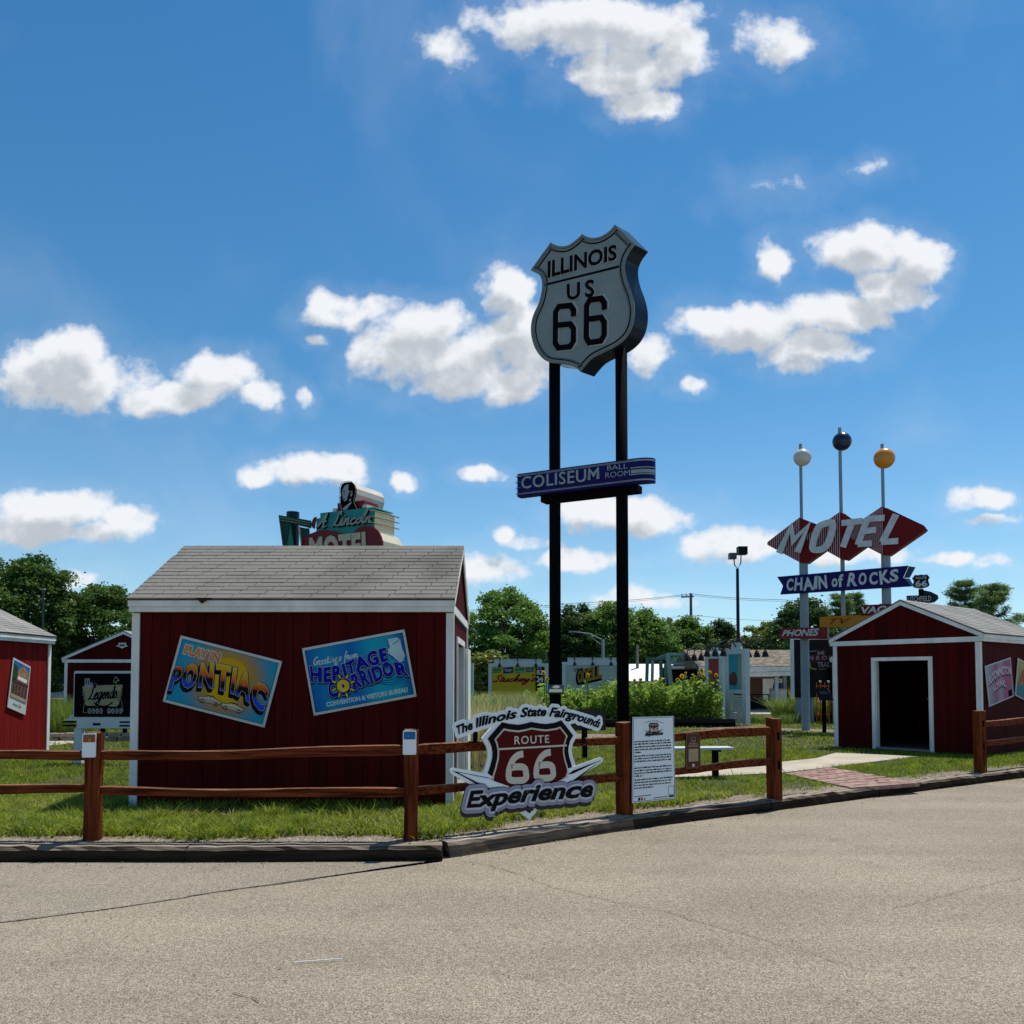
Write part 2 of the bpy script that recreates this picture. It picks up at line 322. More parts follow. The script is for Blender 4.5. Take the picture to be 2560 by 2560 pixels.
def np_mesh(name, v, nper, m, mats=None):
    """v: (n*nper,3) array, faces of nper corners each"""
    v = np.asarray(v, np.float32); n = len(v) // nper
    me = bpy.data.meshes.new(name); me.vertices.add(len(v)); me.vertices.foreach_set('co', v.ravel())
    me.loops.add(len(v)); me.loops.foreach_set('vertex_index', np.arange(len(v), dtype=np.int32))
    me.polygons.add(n); me.polygons.foreach_set('loop_start', np.arange(0, len(v), nper, dtype=np.int32)); me.polygons.foreach_set('loop_total', np.full(n, nper, np.int32))
    me.update(calc_edges=True); me.materials.append(m); return me
def inset(poly, d):
    n = len(poly); A = sum(poly[i][0] * poly[(i + 1) % n][1] - poly[(i + 1) % n][0] * poly[i][1] for i in range(n)); sg = 1 if A > 0 else -1
    out = []
    for i in range(n):
        a, b, c = Vector(poly[i - 1]), Vector(poly[i]), Vector(poly[(i + 1) % n])
        d1 = (b - a).normalized(); d2 = (c - b).normalized(); n1 = Vector((-d1.y, d1.x)); n2 = Vector((-d2.y, d2.x)); nn = (n1 + n2)
        nn = nn.normalized() if nn.length > 1e-6 else n1
        k = 1 / max(.45, nn.dot(n1)); p = b + nn * (d * k * sg); out.append((p.x, p.y))
    return out
def rrect(x0, x1, z0, z1, r, n=4):
    out = []
    for cx, cz, a0 in ((x1 - r, z1 - r, 0), (x0 + r, z1 - r, 90), (x0 + r, z0 + r, 180), (x1 - r, z0 + r, 270)):
        for i in range(n + 1):
            a = math.radians(a0 + 90 * i / n); out.append((cx + r * math.cos(a), cz + r * math.sin(a)))
    return out
def smooth(pts, k=4, closed=False):
    P = [Vector(p) for p in pts]; L = len(P); out = []
    for i in range(L if closed else L - 1):
        p0 = P[i - 1] if (i or closed) else P[0]; p1 = P[i]; p2 = P[(i + 1) % L]; p3 = P[(i + 2) % L] if (closed or i + 2 < L) else P[-1]
        for j in range(k):
            t = j / k; out.append(tuple(.5 * ((2 * p1) + (p2 - p0) * t + (2 * p0 - 5 * p1 + 4 * p2 - p3) * t * t + (3 * p1 - p0 - 3 * p2 + p3) * t ** 3)))
    if not closed: out.append(tuple(P[-1]))
    return out

# ------------------------------------------------------------------ lettering
_tc = {}
def text_raw(s, off=0., shear=0., thick=0., sp=1.):
    k = (s, off, shear, thick, sp)
    if k in _tc: return _tc[k]
    c = bpy.data.curves.new('t', 'FONT'); c.body = s; c.offset = off; c.shear = shear; c.extrude = thick / 2; c.resolution_u = 3; c.space_character = sp; c.fill_mode = 'BOTH'
    o = bpy.data.objects.new('t', c); COL.objects.link(o); bpy.context.view_layer.update()
    me = o.evaluated_get(bpy.context.evaluated_depsgraph_get()).to_mesh()
    v = [tuple(p.co) for p in me.vertices]; f = [tuple(p.vertices) for p in me.polygons]
    o.evaluated_get(bpy.context.evaluated_depsgraph_get()).to_mesh_clear(); bpy.data.objects.remove(o); bpy.data.curves.remove(c)
    _tc[k] = (v, f); return _tc[k]
def warp_quad(bl, br, tr, tl):
    bl, br, tr, tl = map(Vector, (bl, br, tr, tl))
    return lambda u, v: (bl * (1 - u) * (1 - v) + br * u * (1 - v) + tr * u * v + tl * (1 - u) * v)
def warp_box(x0, x1, z0, z1): return lambda u, v: Vector((x0 + (x1 - x0) * u, z0 + (z1 - z0) * v))
def text(mb, s, warp, y, off=0., shear=0., thick=0., halo=0., sp=1.):
    """lettering fitted to warp(u,v) -> (x,z); y = its face; thick in metres; halo adds a fat outline of that radius in metres"""
    if isinstance(warp, tuple): warp = warp_box(*warp)
    v0, _ = text_raw(s, 0., shear, 0., sp)
    x0 = min(p[0] for p in v0); x1 = max(p[0] for p in v0); z0 = min(p[1] for p in v0); z1 = max(p[1] for p in v0)
    v, f = text_raw(s, off, shear, 1.0 if thick else 0., sp)
    P = [warp((p[0] - x0) / (x1 - x0), (p[1] - z0) / (z1 - z0)) for p in v]
    if not halo:
        mb.add([(p.x, y + (thick * (.5 - q[2]) if thick else 0), p.y) for p, q in zip(P, v)], [t[::-1] for t in f] if not thick else f); return
    cnt = {}
    for t in f:
        for i in range(len(t)):
            e = tuple(sorted((t[i], t[(i + 1) % len(t)]))); cnt[e] = cnt.get(e, 0) + 1
    mb.add([(p.x, y, p.y) for p in P], f)
    j = 0
    for (a, b), c in cnt.items():
        if c != 1: continue
        j += 1; a, b = P[a], P[b]; d = b - a
        if d.length < 1e-7: continue
        n = Vector((-d.y, d.x)).normalized() * halo; yy = y + .00012 * (j % 17 + 1)
        mb.add([(q.x, yy, q.y) for q in (a - n, b - n, b + n, a + n)], [(0, 1, 2, 3)])
        mb.add([(a.x + halo * math.cos(t * math.pi / 5), yy + .00005, a.y + halo * math.sin(t * math.pi / 5)) for t in range(10)], [tuple(range(10))])
CUR = {
 'a': (1.15, [[(.9, .8), (.5, 1), (.1, .5), (.4, 0), (.8, .4), (.9, 1), (.85, .3), (1.0, 0), (1.2, .25)]]),
 'c': (.95, [[(.8, .8), (.5, 1), (.1, .5), (.4, 0), (.8, .1), (1., .3)]]),
 'd': (1.15, [[(.9, .8), (.5, 1), (.1, .5), (.4, 0), (.8, .4), (.95, 2.2), (.85, .3), (1.0, 0), (1.2, .25)]]),
 'e': (.9, [[(0, .3), (.5, .55), (.7, .85), (.45, 1), (.15, .5), (.4, 0), (.75, .1), (.95, .35)]]),
 'f': (.75, [[(.75, 2.), (.5, 2.25), (.35, 1.7), (.3, 0), (.2, -.9), (0, -.8)], [(0, .95), (.7, 1)]]),
 'g': (1.1, [[(.9, .8), (.5, 1), (.1, .5), (.4, .05), (.8, .4), (.9, 1), (.8, -.6), (.4, -1), (.1, -.7), (.6, -.1), (1.15, .25)]]),
 'i': (.65, [[(0, .2), (.25, 1), (.25, .2), (.45, 0), (.7, .25)], [(.35, 1.45), (.37, 1.6)]]),
 'k': (.95, [[(0, .2), (.4, 2.2), (.2, 2.), (.2, 0)], [(.2, .4), (.75, 1), (.35, .55), (.7, 0), (1, .25)]]),
 'l': (.6, [[(0, .2), (.45, 1.9), (.3, 2.2), (.18, 1.6), (.22, .2), (.4, 0), (.65, .25)]]),
 'm': (1.5, [[(0, .2), (.15, 1), (.15, 0)], [(.15, .4), (.45, 1), (.62, .8), (.6, 0)], [(.6, .4), (.95, 1), (1.12, .8), (1.1, .1), (1.3, 0), (1.5, .25)]]),
 'n': (1.05, [[(0, .2), (.15, 1), (.15, 0)], [(.15, .4), (.5, 1), (.68, .8), (.66, .1), (.85, 0), (1.05, .25)]]),
 'o': (1.0, [[(.5, 1), (.1, .5), (.45, 0), (.85, .5), (.5, 1), (.8, .85), (1.05, .9)]]),
 'r': (.75, [[(0, .2), (.15, 1.1), (.5, .95), (.45, .2), (.6, 0), (.8, .25)]]),
 's': (.75, [[(0, .2), (.35, 1.1), (.65, .5), (.45, .02), (.05, .1)]]),
 't': (.65, [[(.3, 1.8), (.22, .2), (.4, 0), (.65, .25)], [(0, 1.15), (.6, 1.2)]]),
 'u': (1.1, [[(0, .2), (.15, 1), (.15, .2), (.4, 0), (.72, .4), (.78, 1), (.78, .2), (.95, 0), (1.15, .25)]]),
 'y': (1.05, [[(0, .2), (.15, 1), (.2, .3), (.5, .2), (.8, 1), (.75, -.5), (.4, -1), (.1, -.7), (.6, 0), (1.1, .25)]]),
 "'": (.3, [[(.2, 2.2), (.05, 1.7)]]), '.': (.4, [[(.1, .02), (.14, .16)]]), ' ': (.7, []),
 'A': (1.6, [[(0, .1), (.35, .3), (.75, 1.2), (1.05, 2.2), (1.1, 1.1), (1.2, 0), (1.5, .2)], [(.25, .8), (1.5, .9)]]),
 'L': (1.35, [[(1.0, 1.7), (.9, 2.2), (.6, 2.), (.55, .7), (.2, .05), (.45, .2), (1.2, 0), (1.5, .4)]]),
 'S': (1.2, [[(1.15, 1.8), (.8, 2.25), (.35, 1.75), (.85, 1.), (.8, .1), (.3, 0), (0, .45)]]),
 'G': (1.3, [[(1.1, 1.8), (.8, 2.2), (.2, 1.2), (.5, 0), (1.05, .5), (1.1, 1), (.7, .95)], [(1.1, 1.), (1.15, 0)]]),
 'V': (1.0, [[(0, 2.1), (.35, 0), (1.05, 2.2)]]), 'T': (1.1, [[(0, 2.0), (1.3, 2.2)], [(.75, 2.1), (.5, 0)]])}
def cursive(mb, s, warp, w, y, shear=.25, thick=.004):
    if isinstance(warp, tuple): warp = warp_box(*warp)
    st = []; x = 0
    for ch in s:
        adv, lines = CUR[ch]
        for l in lines: st.append([(x + p[0] + shear * p[1], p[1]) for p in (smooth(l, 3) if len(l) > 2 else l)])
        x += adv
    xs = [p[0] for l in st for p in l]; zs = [p[1] for l in st for p in l]
    a, b, c, d = min(xs), max(xs), min(zs), max(zs)
    for i, l in enumerate(st):
        pts = [warp((p[0] - a) / (b - a), (p[1] - c) / (d - c)) for p in l]
        mb.ribbon([(p.x, p.y) for p in pts], w, y + .0004 * (i % 3), thick=thick)
SIX = [(1, 1.45), (1, 1.75), (.82, 2), (.18, 2), (0, 1.75), (0, .25), (.18, 0), (.82, 0), (1, .25), (1, .85), (.82, 1.1), (.05, 1.1)]
SIXS = smooth([(.98, 2.0), (.6, 1.93), (.25, 1.6), (.05, 1.05), (0, .6), (.02, .2), (.2, 0), (.5, -.02), (.8, 0), (.98, .2), (1, .5), (.98, .85), (.8, 1.02), (.5, 1.04), (.12, 1.0)], 2)
def stroke(mb, pts, warp, w, y, thick=.004, zs=2.0):
    if isinstance(warp, tuple): warp = warp_box(*warp)
    P = [warp(p[0], p[1] / zs) for p in pts]; mb.ribbon([(p.x, p.y) for p in P], w, y, thick=thick)
SHIELD_T = [(0, .76), (.16, 1.), (.27, .965), (.39, .975), (.5, 1.), (.61, .975), (.73, .965), (.84, 1.), (1, .76), (.93, .64), (.91, .52), (.95, .38), (.98, .24), (.93, .13), (.8, .06), (.64, .03), (.5, 0), (.36, .03), (.2, .06), (.07, .13), (.02, .24), (.05, .38), (.09, .52), (.07, .64)]
def shield_pts(x0, x1, z0, z1): return [(x0 + (x1 - x0) * u, z0 + (z1 - z0) * v) for u, v in SHIELD_T]
def bolt_frame(root, w, h, t, m, r=.0):  # plain panel centred on the root, front at y=0
    return MB().box(-w / 2, w / 2, 0, t, -h / 2, h / 2).build('panel', m, root)

def polyat(P, u):
    n = len(P) - 1; t = u * n; i = min(max(0, int(math.floor(t))), n - 1); f = t - i
    return Vector((P[i][0] + (P[i + 1][0] - P[i][0]) * f, P[i][1] + (P[i + 1][1] - P[i][1]) * f))
def warp_lines(bottom, top):
    b = smooth(bottom, 4); t = smooth(top, 4)
    def w(u, v): p = polyat(b, u); q = polyat(t, u); return p + (q - p) * v
    return w
# ------------------------------------------------------------------ ground, road, paths
rnd = random.Random(7)
def asphalt(name, c1, c2, c3):
    m = bpy.data.materials.new(name); m.use_nodes = True; t = m.node_tree; b = t.nodes['Principled BSDF']; b.inputs['Roughness'].default_value = .93; b.inputs['Specular IOR Level'].default_value = .15
    p = t.nodes.new('ShaderNodeNewGeometry').outputs['Position']
    vo = t.nodes.new('ShaderNodeTexVoronoi'); vo.inputs['Scale'].default_value = 165; t.links.new(p, vo.inputs['Vector'])
    r = t.nodes.new('ShaderNodeValToRGB'); e = r.color_ramp.elements; e[0].position = 0; e[0].color = (*c1, 1); e[1].position = 1; e[1].color = (*c3, 1); k = e.new(.5); k.color = (*c2, 1)
    sp = t.nodes.new('ShaderNodeSeparateColor'); t.links.new(vo.outputs['Color'], sp.inputs[0]); t.links.new(sp.outputs[0], r.inputs[0])
    n = t.nodes.new('ShaderNodeTexNoise'); n.inputs['Scale'].default_value = .45; n.inputs['Detail'].default_value = 6; t.links.new(p, n.inputs['Vector'])
    mr = t.nodes.new('ShaderNodeMapRange'); mr.inputs['From Min'].default_value = .3; mr.inputs['From Max'].default_value = .7; mr.inputs['To Min'].default_value = .86; mr.inputs['To Max'].default_value = 1.1; t.links.new(n.outputs['Fac'], mr.inputs['Value'])
    # faint sooty wheel tracks running with the kerb
    w = t.nodes.new('ShaderNodeTexNoise'); w.inputs['Scale'].default_value = 1.; w.inputs['Detail'].default_value = 3
    mp = t.nodes.new('ShaderNodeMapping'); mp.inputs['Rotation'].default_value = (0, 0, -.45); mp.inputs['Scale'].default_value = (.12, 1.4, 1); t.links.new(p, mp.inputs[0]); t.links.new(mp.outputs[0], w.inputs['Vector'])
    m2 = t.nodes.new('ShaderNodeMapRange'); m2.inputs['From Min'].default_value = .35; m2.inputs['From Max'].default_value = .7; m2.inputs['To Min'].default_value = 1.04; m2.inputs['To Max'].default_value = .88; t.links.new(w.outputs['Fac'], m2.inputs['Value'])
    f = t.nodes.new('ShaderNodeTexNoise'); f.inputs['Scale'].default_value = 30; f.inputs['Detail'].default_value = 3; t.links.new(p, f.inputs['Vector'])
    m3 = t.nodes.new('ShaderNodeMapRange'); m3.inputs['To Min'].default_value = .7; m3.inputs['To Max'].default_value = 1.3; t.links.new(f.outputs['Fac'], m3.inputs['Value'])
    st = t.nodes.new('ShaderNodeTexNoise'); st.inputs['Scale'].default_value = 1.7; st.inputs['Detail'].default_value = 7; st.inputs['Roughness'].default_value = .65; t.links.new(p, st.inputs['Vector'])
    m4 = t.nodes.new('ShaderNodeMapRange'); m4.inputs['From Min'].default_value = .56; m4.inputs['From Max'].default_value = .74; m4.inputs['To Min'].default_value = 1.0; m4.inputs['To Max'].default_value = .78; t.links.new(st.outputs['Fac'], m4.inputs['Value'])
    q = math_n(t, 'MULTIPLY', math_n(t, 'MULTIPLY', math_n(t, 'MULTIPLY', mr.outputs[0], m2.outputs[0]), m3.outputs[0]), m4.outputs[0])
    v = t.nodes.new('ShaderNodeVectorMath'); v.operation = 'SCALE'; t.links.new(r.outputs[0], v.inputs[0]); t.links.new(q, v.inputs['Scale']); t.links.new(v.outputs[0], b.inputs['Base Color'])
    bp = t.nodes.new('ShaderNodeBump'); bp.inputs['Strength'].default_value = .7; bp.inputs['Distance'].default_value = .006; t.links.new(vo.outputs['Distance'], bp.inputs['Height']); t.links.new(bp.outputs[0], b.inputs['Normal'])
    return m
ROAD = asphalt('tan_chip_asphalt', (.13, .107, .075), (.26, .22, .162), (.44, .385, .30))
APRON = asphalt('grey_chip_asphalt', (.135, .112, .08), (.242, .208, .158), (.40, .355, .285))
SOIL = M('lawn_soil', (.035, .05, .014), .95, (.06, .055, .028), 1.6, .5, 40, world=True)
DIRT = M('bare_dirt', (.22, .18, .13), .95, (.14, .11, .075), 4, .6, 60, world=True)
# kerb line on the road surface (foot of the timbers)
K = [onz(*p, 0) for p in [(-900, 2156), (465, 2157), (1106, 2154)]] + [onz(*p, 0) for p in [(1126, 2145), (1588, 2073), (1931, 2028), (2200, 1992), (2560, 1945)]]
kdx, kdy = K[7][0] - K[6][0], K[7][1] - K[6][1]
K += [(K[7][0] + kdx * 3, K[7][1] + kdy * 2.6), (K[7][0] + kdx * 12, K[7][1] + kdy * 9)]
K[0] = (-30, K[1][1] + .3)
back = [(x + (-(b[1] - a[1])) / math.dist(a, b) * .205, y + (b[0] - a[0]) / math.dist(a, b) * .205) for (x, y), a, b in ((K[i], K[max(0, i - 1)], K[min(len(K) - 1, i + 1)]) for i in range(len(K)))]
tag(MB().sheet([(-600, -600), (600, -600), (600, 900), (-600, 900)], -.02).build('ground', SOIL), kind='structure')
tag(MB().sheet([(-60, -60), (60, -60), (60, K[-1][1])] + back[::-1] + [(-60, back[0][1])], 0).build('road', ROAD), kind='structure')
tag(MB().sheet([(60, K[-1][1])] + back[::-1] + [(-60, back[0][1]), (-60, 60), (-300, 300), (300, 300), (60, 60)], G).build('lawn', SOIL), kind='structure')
seam = [onz(x / 1.68, 1800 + y / 1.68, 0) for x, y in [(-500, 910), (0, 852), (130, 838), (280, 818), (420, 800), (560, 780), (760, 750), (880, 728), (1000, 712), (1250, 680), (1400, 657), (1500, 640), (1700, 610), (1850, 588)]]
tag(MB().sheet(seam + [K[2], K[1], (-12, K[0][1])], .004).build('parking_apron', APRON), kind='structure')
CRK = M('crack_filler', (.085, .07, .05), .95, (.16, .135, .10), 9, world=True)
def crack(pts, w, name, seed, z=.008):
    r = random.Random(seed); P = []
    for (a, b) in zip(pts[:-1], pts[1:]):
        n = max(2, int((Vector(b) - Vector(a)).length / .06))
        for i in range(n): P.append((a[0] + (b[0] - a[0]) * i / n + r.gauss(0, .008), a[1] + (b[1] - a[1]) * i / n + r.gauss(0, .008)))
    mb = MB()
    for i in range(len(P) - 1):
        a, b = Vector(P[i]), Vector(P[i + 1]); n = Vector((-(b - a).y, (b - a).x)).normalized(); w0 = w * r.uniform(.4, 1.1)
        mb.add([(*(a - n * w0), z), (*(b - n * w0), z), (*(b + n * w0), z), (*(a + n * w0), z)], [(0, 1, 2, 3)])
    tag(mb.build(name, CRK), kind='structure')
crack(seam, .006, 'road_seam', 1)
crack([onz(1100 + x / 1.323, 1850 + y / 1.323, 0) for x, y in [(70, 400), (160, 415), (280, 450), (350, 480), (480, 515), (620, 545), (760, 570), (830, 595), (1080, 665), (1240, 715), (1400, 765), (1460, 772)]], .0035, 'road_crack', 2)
crack([onz(1100 + x / 1.323, 1850 + y / 1.323, 0) for x, y in [(1500, 560), (1640, 525), (1740, 495), (1932, 455)]], .0025, 'road_crack', 3)
crack([onz(x / 1.68, 1800 + y / 1.68, 0) for x, y in [(980, 1150), (1050, 1170), (1110, 1205)]], .004, 'road_crack', 4)
tag(MB().beam((*onz(735, 2411, 0), .012), (*onz(856, 2402, 0), .012), .005, .005).build('white_straw', WHT), 'thin white straw lying on the road in front of the shed', 'straw')
# loose chips, leaves and straw along the foot of the timbers and over the road
ch = MB(); r = random.Random(5)
def chip(mb, x, y, z, s, r):
    a = r.uniform(0, 6.28); c, d = math.cos(a), math.sin(a); l, w, h = s * r.uniform(.6, 1.5), s * r.uniform(.3, .8), s * r.uniform(.2, .6)
    vs = [(-l, -w, 0), (l, -w * .7, 0), (l * .8, w, 0), (-l * .9, w * .8, 0), (-l * .4, -w * .3, h), (l * .5, -w * .2, h * .8), (l * .3, w * .5, h), (-l * .4, w * .4, h)]
    mb.add([(x + u * c - v * d, y + u * d + v * c, z + q) for u, v, q in vs], [(4, 5, 6, 7), (0, 1, 5, 4), (1, 2, 6, 5), (2, 3, 7, 6), (3, 0, 4, 7)])
for i in range(8):
    a, b = K[i], K[i + 1]
    L = (Vector(b) - Vector(a)).length; n = int(min(L, 9) * 26)
    for _ in range(n):
        t = r.random() if i else .6 + .4 * r.random(); off = abs(r.gauss(0, .16)) + .01; x = a[0] + (b[0] - a[0]) * t; y = a[1] + (b[1] - a[1]) * t
        nx, ny = (b[1] - a[1]) / L, -(b[0] - a[0]) / L; chip(ch, x + nx * off, y + ny * off, .008, .009, r)
for _ in range(90): chip(ch, r.uniform(-3, 5), r.uniform(2.8, 7), .008, .008, r)
ch.build('road_litter', M('dry_litter', (.3, .24, .15), .9, (.1, .07, .04), 3, world=True), kind='stuff')
# gravel strip behind the timbers and bare patches round the sign posts
def in_poly(x, y, poly):
    c = False; j = len(poly) - 1
    for i in range(len(poly)):
        xi, yi = poly[i]; xj, yj = poly[j]
        if (yi > y) != (yj > y) and x < (xj - xi) * (y - yi) / (yj - yi) + xi: c = not c
        j = i
    return c
def inpoly_np(X, Y, poly):
    c = np.zeros(X.shape, bool); j = len(poly) - 1
    for i in range(len(poly)):
        xi, yi = poly[i]; xj, yj = poly[j]
        k = ((yi > Y) != (yj > Y)) & (X < (xj - xi) * (Y - yi) / ((yj - yi) if yj != yi else 1e-9) + xi)
        c ^= k; j = i
    return c
def offs(line, d):
    out = []
    for i, p in enumerate(line):
        a = Vector(line[max(0, i - 1)]); b = Vector(line[min(len(line) - 1, i + 1)]); n = Vector((-(b - a).y, (b - a).x)).normalized(); out.append((p[0] + n.x * d, p[1] + n.y * d))
    return out
strip = offs(K, .215) + offs(K, .52)[::-1]
tag(MB().sheet(strip, G + .004).build('gravel_bed', DIRT), kind='structure')
PATCH = [[(-6.1, 14.0), (-3.0, 14.0), (-2.6, 15.6), (-6.0, 15.7)], [(1.4, 21.2), (4.2, 21.2), (4.4, 22.6), (.8, 22.9)], [(4.9, 25.6), (9.8, 23.2), (10.6, 24.4), (7.0, 26.2)], [(5.8, 26.2), (8.3, 26.2), (8.3, 27.6), (5.8, 27.6)]]
for p in PATCH: tag(MB().sheet(p, G + .004).build('gravel_patch', DIRT), kind='structure')
gv = MB()
for i in range(8):
    a, b = K[i], K[i + 1]; L = (Vector(b) - Vector(a)).length; n = int(min(L, 7) * 330)
    for _ in range(n):
        t = r.random() if i else 1 - 7 / L * r.random(); o = r.uniform(.2, .56) if r.random() < .85 else r.uniform(.5, .8); nx, ny = -(b[1] - a[1]) / L, (b[0] - a[0]) / L
        chip(gv, a[0] + (b[0] - a[0]) * t + nx * o, a[1] + (b[1] - a[1]) * t + ny * o, G + .004, .011, r)
for p in PATCH:
    xs = [q[0] for q in p]; ys = [q[1] for q in p]
    for _ in range(900):
        x, y = r.uniform(min(xs), max(xs)), r.uniform(min(ys), max(ys))
        if in_poly(x, y, p): chip(gv, x, y, G + .004, .022, r)
gv.build('gravel', M('mixed_gravel', (.46, .40, .32), .9, (.2, .16, .12), 22, world=True), kind='stuff')

# landscape timbers along the road
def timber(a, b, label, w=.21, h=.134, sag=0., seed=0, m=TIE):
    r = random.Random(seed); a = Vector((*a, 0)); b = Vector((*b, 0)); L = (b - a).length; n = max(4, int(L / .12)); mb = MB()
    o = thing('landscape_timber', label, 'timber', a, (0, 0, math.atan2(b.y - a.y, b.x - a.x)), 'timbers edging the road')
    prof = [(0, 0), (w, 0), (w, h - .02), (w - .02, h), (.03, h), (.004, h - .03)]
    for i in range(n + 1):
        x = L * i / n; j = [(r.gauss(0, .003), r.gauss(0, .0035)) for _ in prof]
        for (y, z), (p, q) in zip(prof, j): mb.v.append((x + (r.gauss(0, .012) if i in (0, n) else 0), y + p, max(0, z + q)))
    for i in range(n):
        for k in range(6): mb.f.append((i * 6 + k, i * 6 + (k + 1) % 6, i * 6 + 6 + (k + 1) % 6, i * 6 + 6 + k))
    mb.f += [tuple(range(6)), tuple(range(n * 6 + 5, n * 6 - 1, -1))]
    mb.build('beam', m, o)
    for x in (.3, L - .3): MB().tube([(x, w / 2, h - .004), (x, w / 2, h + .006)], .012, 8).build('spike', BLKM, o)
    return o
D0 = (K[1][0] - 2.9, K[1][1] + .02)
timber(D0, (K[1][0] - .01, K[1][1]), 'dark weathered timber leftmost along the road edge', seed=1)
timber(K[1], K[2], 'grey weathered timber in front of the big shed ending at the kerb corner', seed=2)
timber(K[3], (K[4][0] - .01, K[4][1]), 'pale greyed timber in front of the large shield cutout sign', h=.138, w=.21, seed=3, m=M('pale_tie_wood', (.17, .13, .095), .95, (.05, .038, .028), 5, .9, 30, stretch=(.2, 4, 4), spec=.05, lit_top=(.42, .36, .29)))
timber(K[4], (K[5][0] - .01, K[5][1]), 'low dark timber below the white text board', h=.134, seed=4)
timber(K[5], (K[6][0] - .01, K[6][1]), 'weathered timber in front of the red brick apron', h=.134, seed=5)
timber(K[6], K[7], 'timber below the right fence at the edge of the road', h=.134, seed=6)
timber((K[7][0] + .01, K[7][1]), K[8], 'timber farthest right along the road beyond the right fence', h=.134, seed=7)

# concrete path, slab by slab, and the brick apron
pn = [onz(1100, 2003), onz(1470, 1961), onz(1700, 1947), onz(1963, 1934), onz(2215, 1903), onz(2300, 1893)]
pf = [onz(1100, 1980), onz(1462, 1950), onz(1691, 1932), onz(1945, 1908), onz(2040, 1898), onz(2090, 1884)]
def lerp(a, b, t): return (a[0] + (b[0] - a[0]) * t, a[1] + (b[1] - a[1]) * t)
path = bpy.data.objects.new('concrete_path', None); COL.objects.link(path); tag(path, kind='structure')
for i in range(5):
    n = 2
    for j in range(n):
        t0, t1 = j / n, (j + 1) / n - .006
        MB().slab([lerp(pn[i], pn[i + 1], t0), lerp(pn[i], pn[i + 1], t1), lerp(pf[i], pf[i + 1], t1), lerp(pf[i], pf[i + 1], t0)], G - .05, G + .02).build('slab', CONC, path)
lp = [onz(-60, 1868), onz(104, 1867), onz(200, 1858), onz(330, 1848)]; lq = [onz(-60, 1856), onz(104, 1854), onz(200, 1848), onz(330, 1836)]
for i in range(3): MB().slab([lp[i], lerp(lp[i], lp[i + 1], .99), lerp(lq[i], lq[i + 1], .99), lq[i]], G - .05, G + .02).build('slab', CONC, path)
BRK = [M('apron_brick_%d' % i, c, .9, tuple(k * .75 for k in c), 12, .4, 80, spec=.1) for i, c in enumerate([(.33, .21, .175), (.36, .25, .205), (.29, .175, .14)])]
q0, q1, q2, q3 = onz(1962, 1937), onz(2075, 1921), onz(2300, 1961), onz(2130, 1974)
ap = tag(MB().sheet([q0, q1, q2, q3], G + .004).build('brick_apron', DIRT), kind='structure')
eu = (Vector(q3) - Vector(q0)); ev = (Vector(q1) - Vector(q0)); nu = int(eu.length / .108); nv = max(3, int(ev.length / .21))
for i in range(nu):
    for j in range(nv + 1):
        u0, u1 = i / nu, (i + .92) / nu; sft = .5 * (i % 2); v0, v1 = max(0, (j - sft) / nv), min(1, (j + .96 - sft) / nv)
        if v1 - v0 < .05: continue
        c = [lerp(lerp(q0, q3, u), lerp(q1, q2, u), v) for u, v in ((u0, v0), (u1, v0), (u1, v1), (u0, v1))]
        h = G + .022 + rnd.uniform(-.004, .006)
        MB().slab(c, G - .03, h).build('brick', BRK[rnd.randrange(3)], ap)
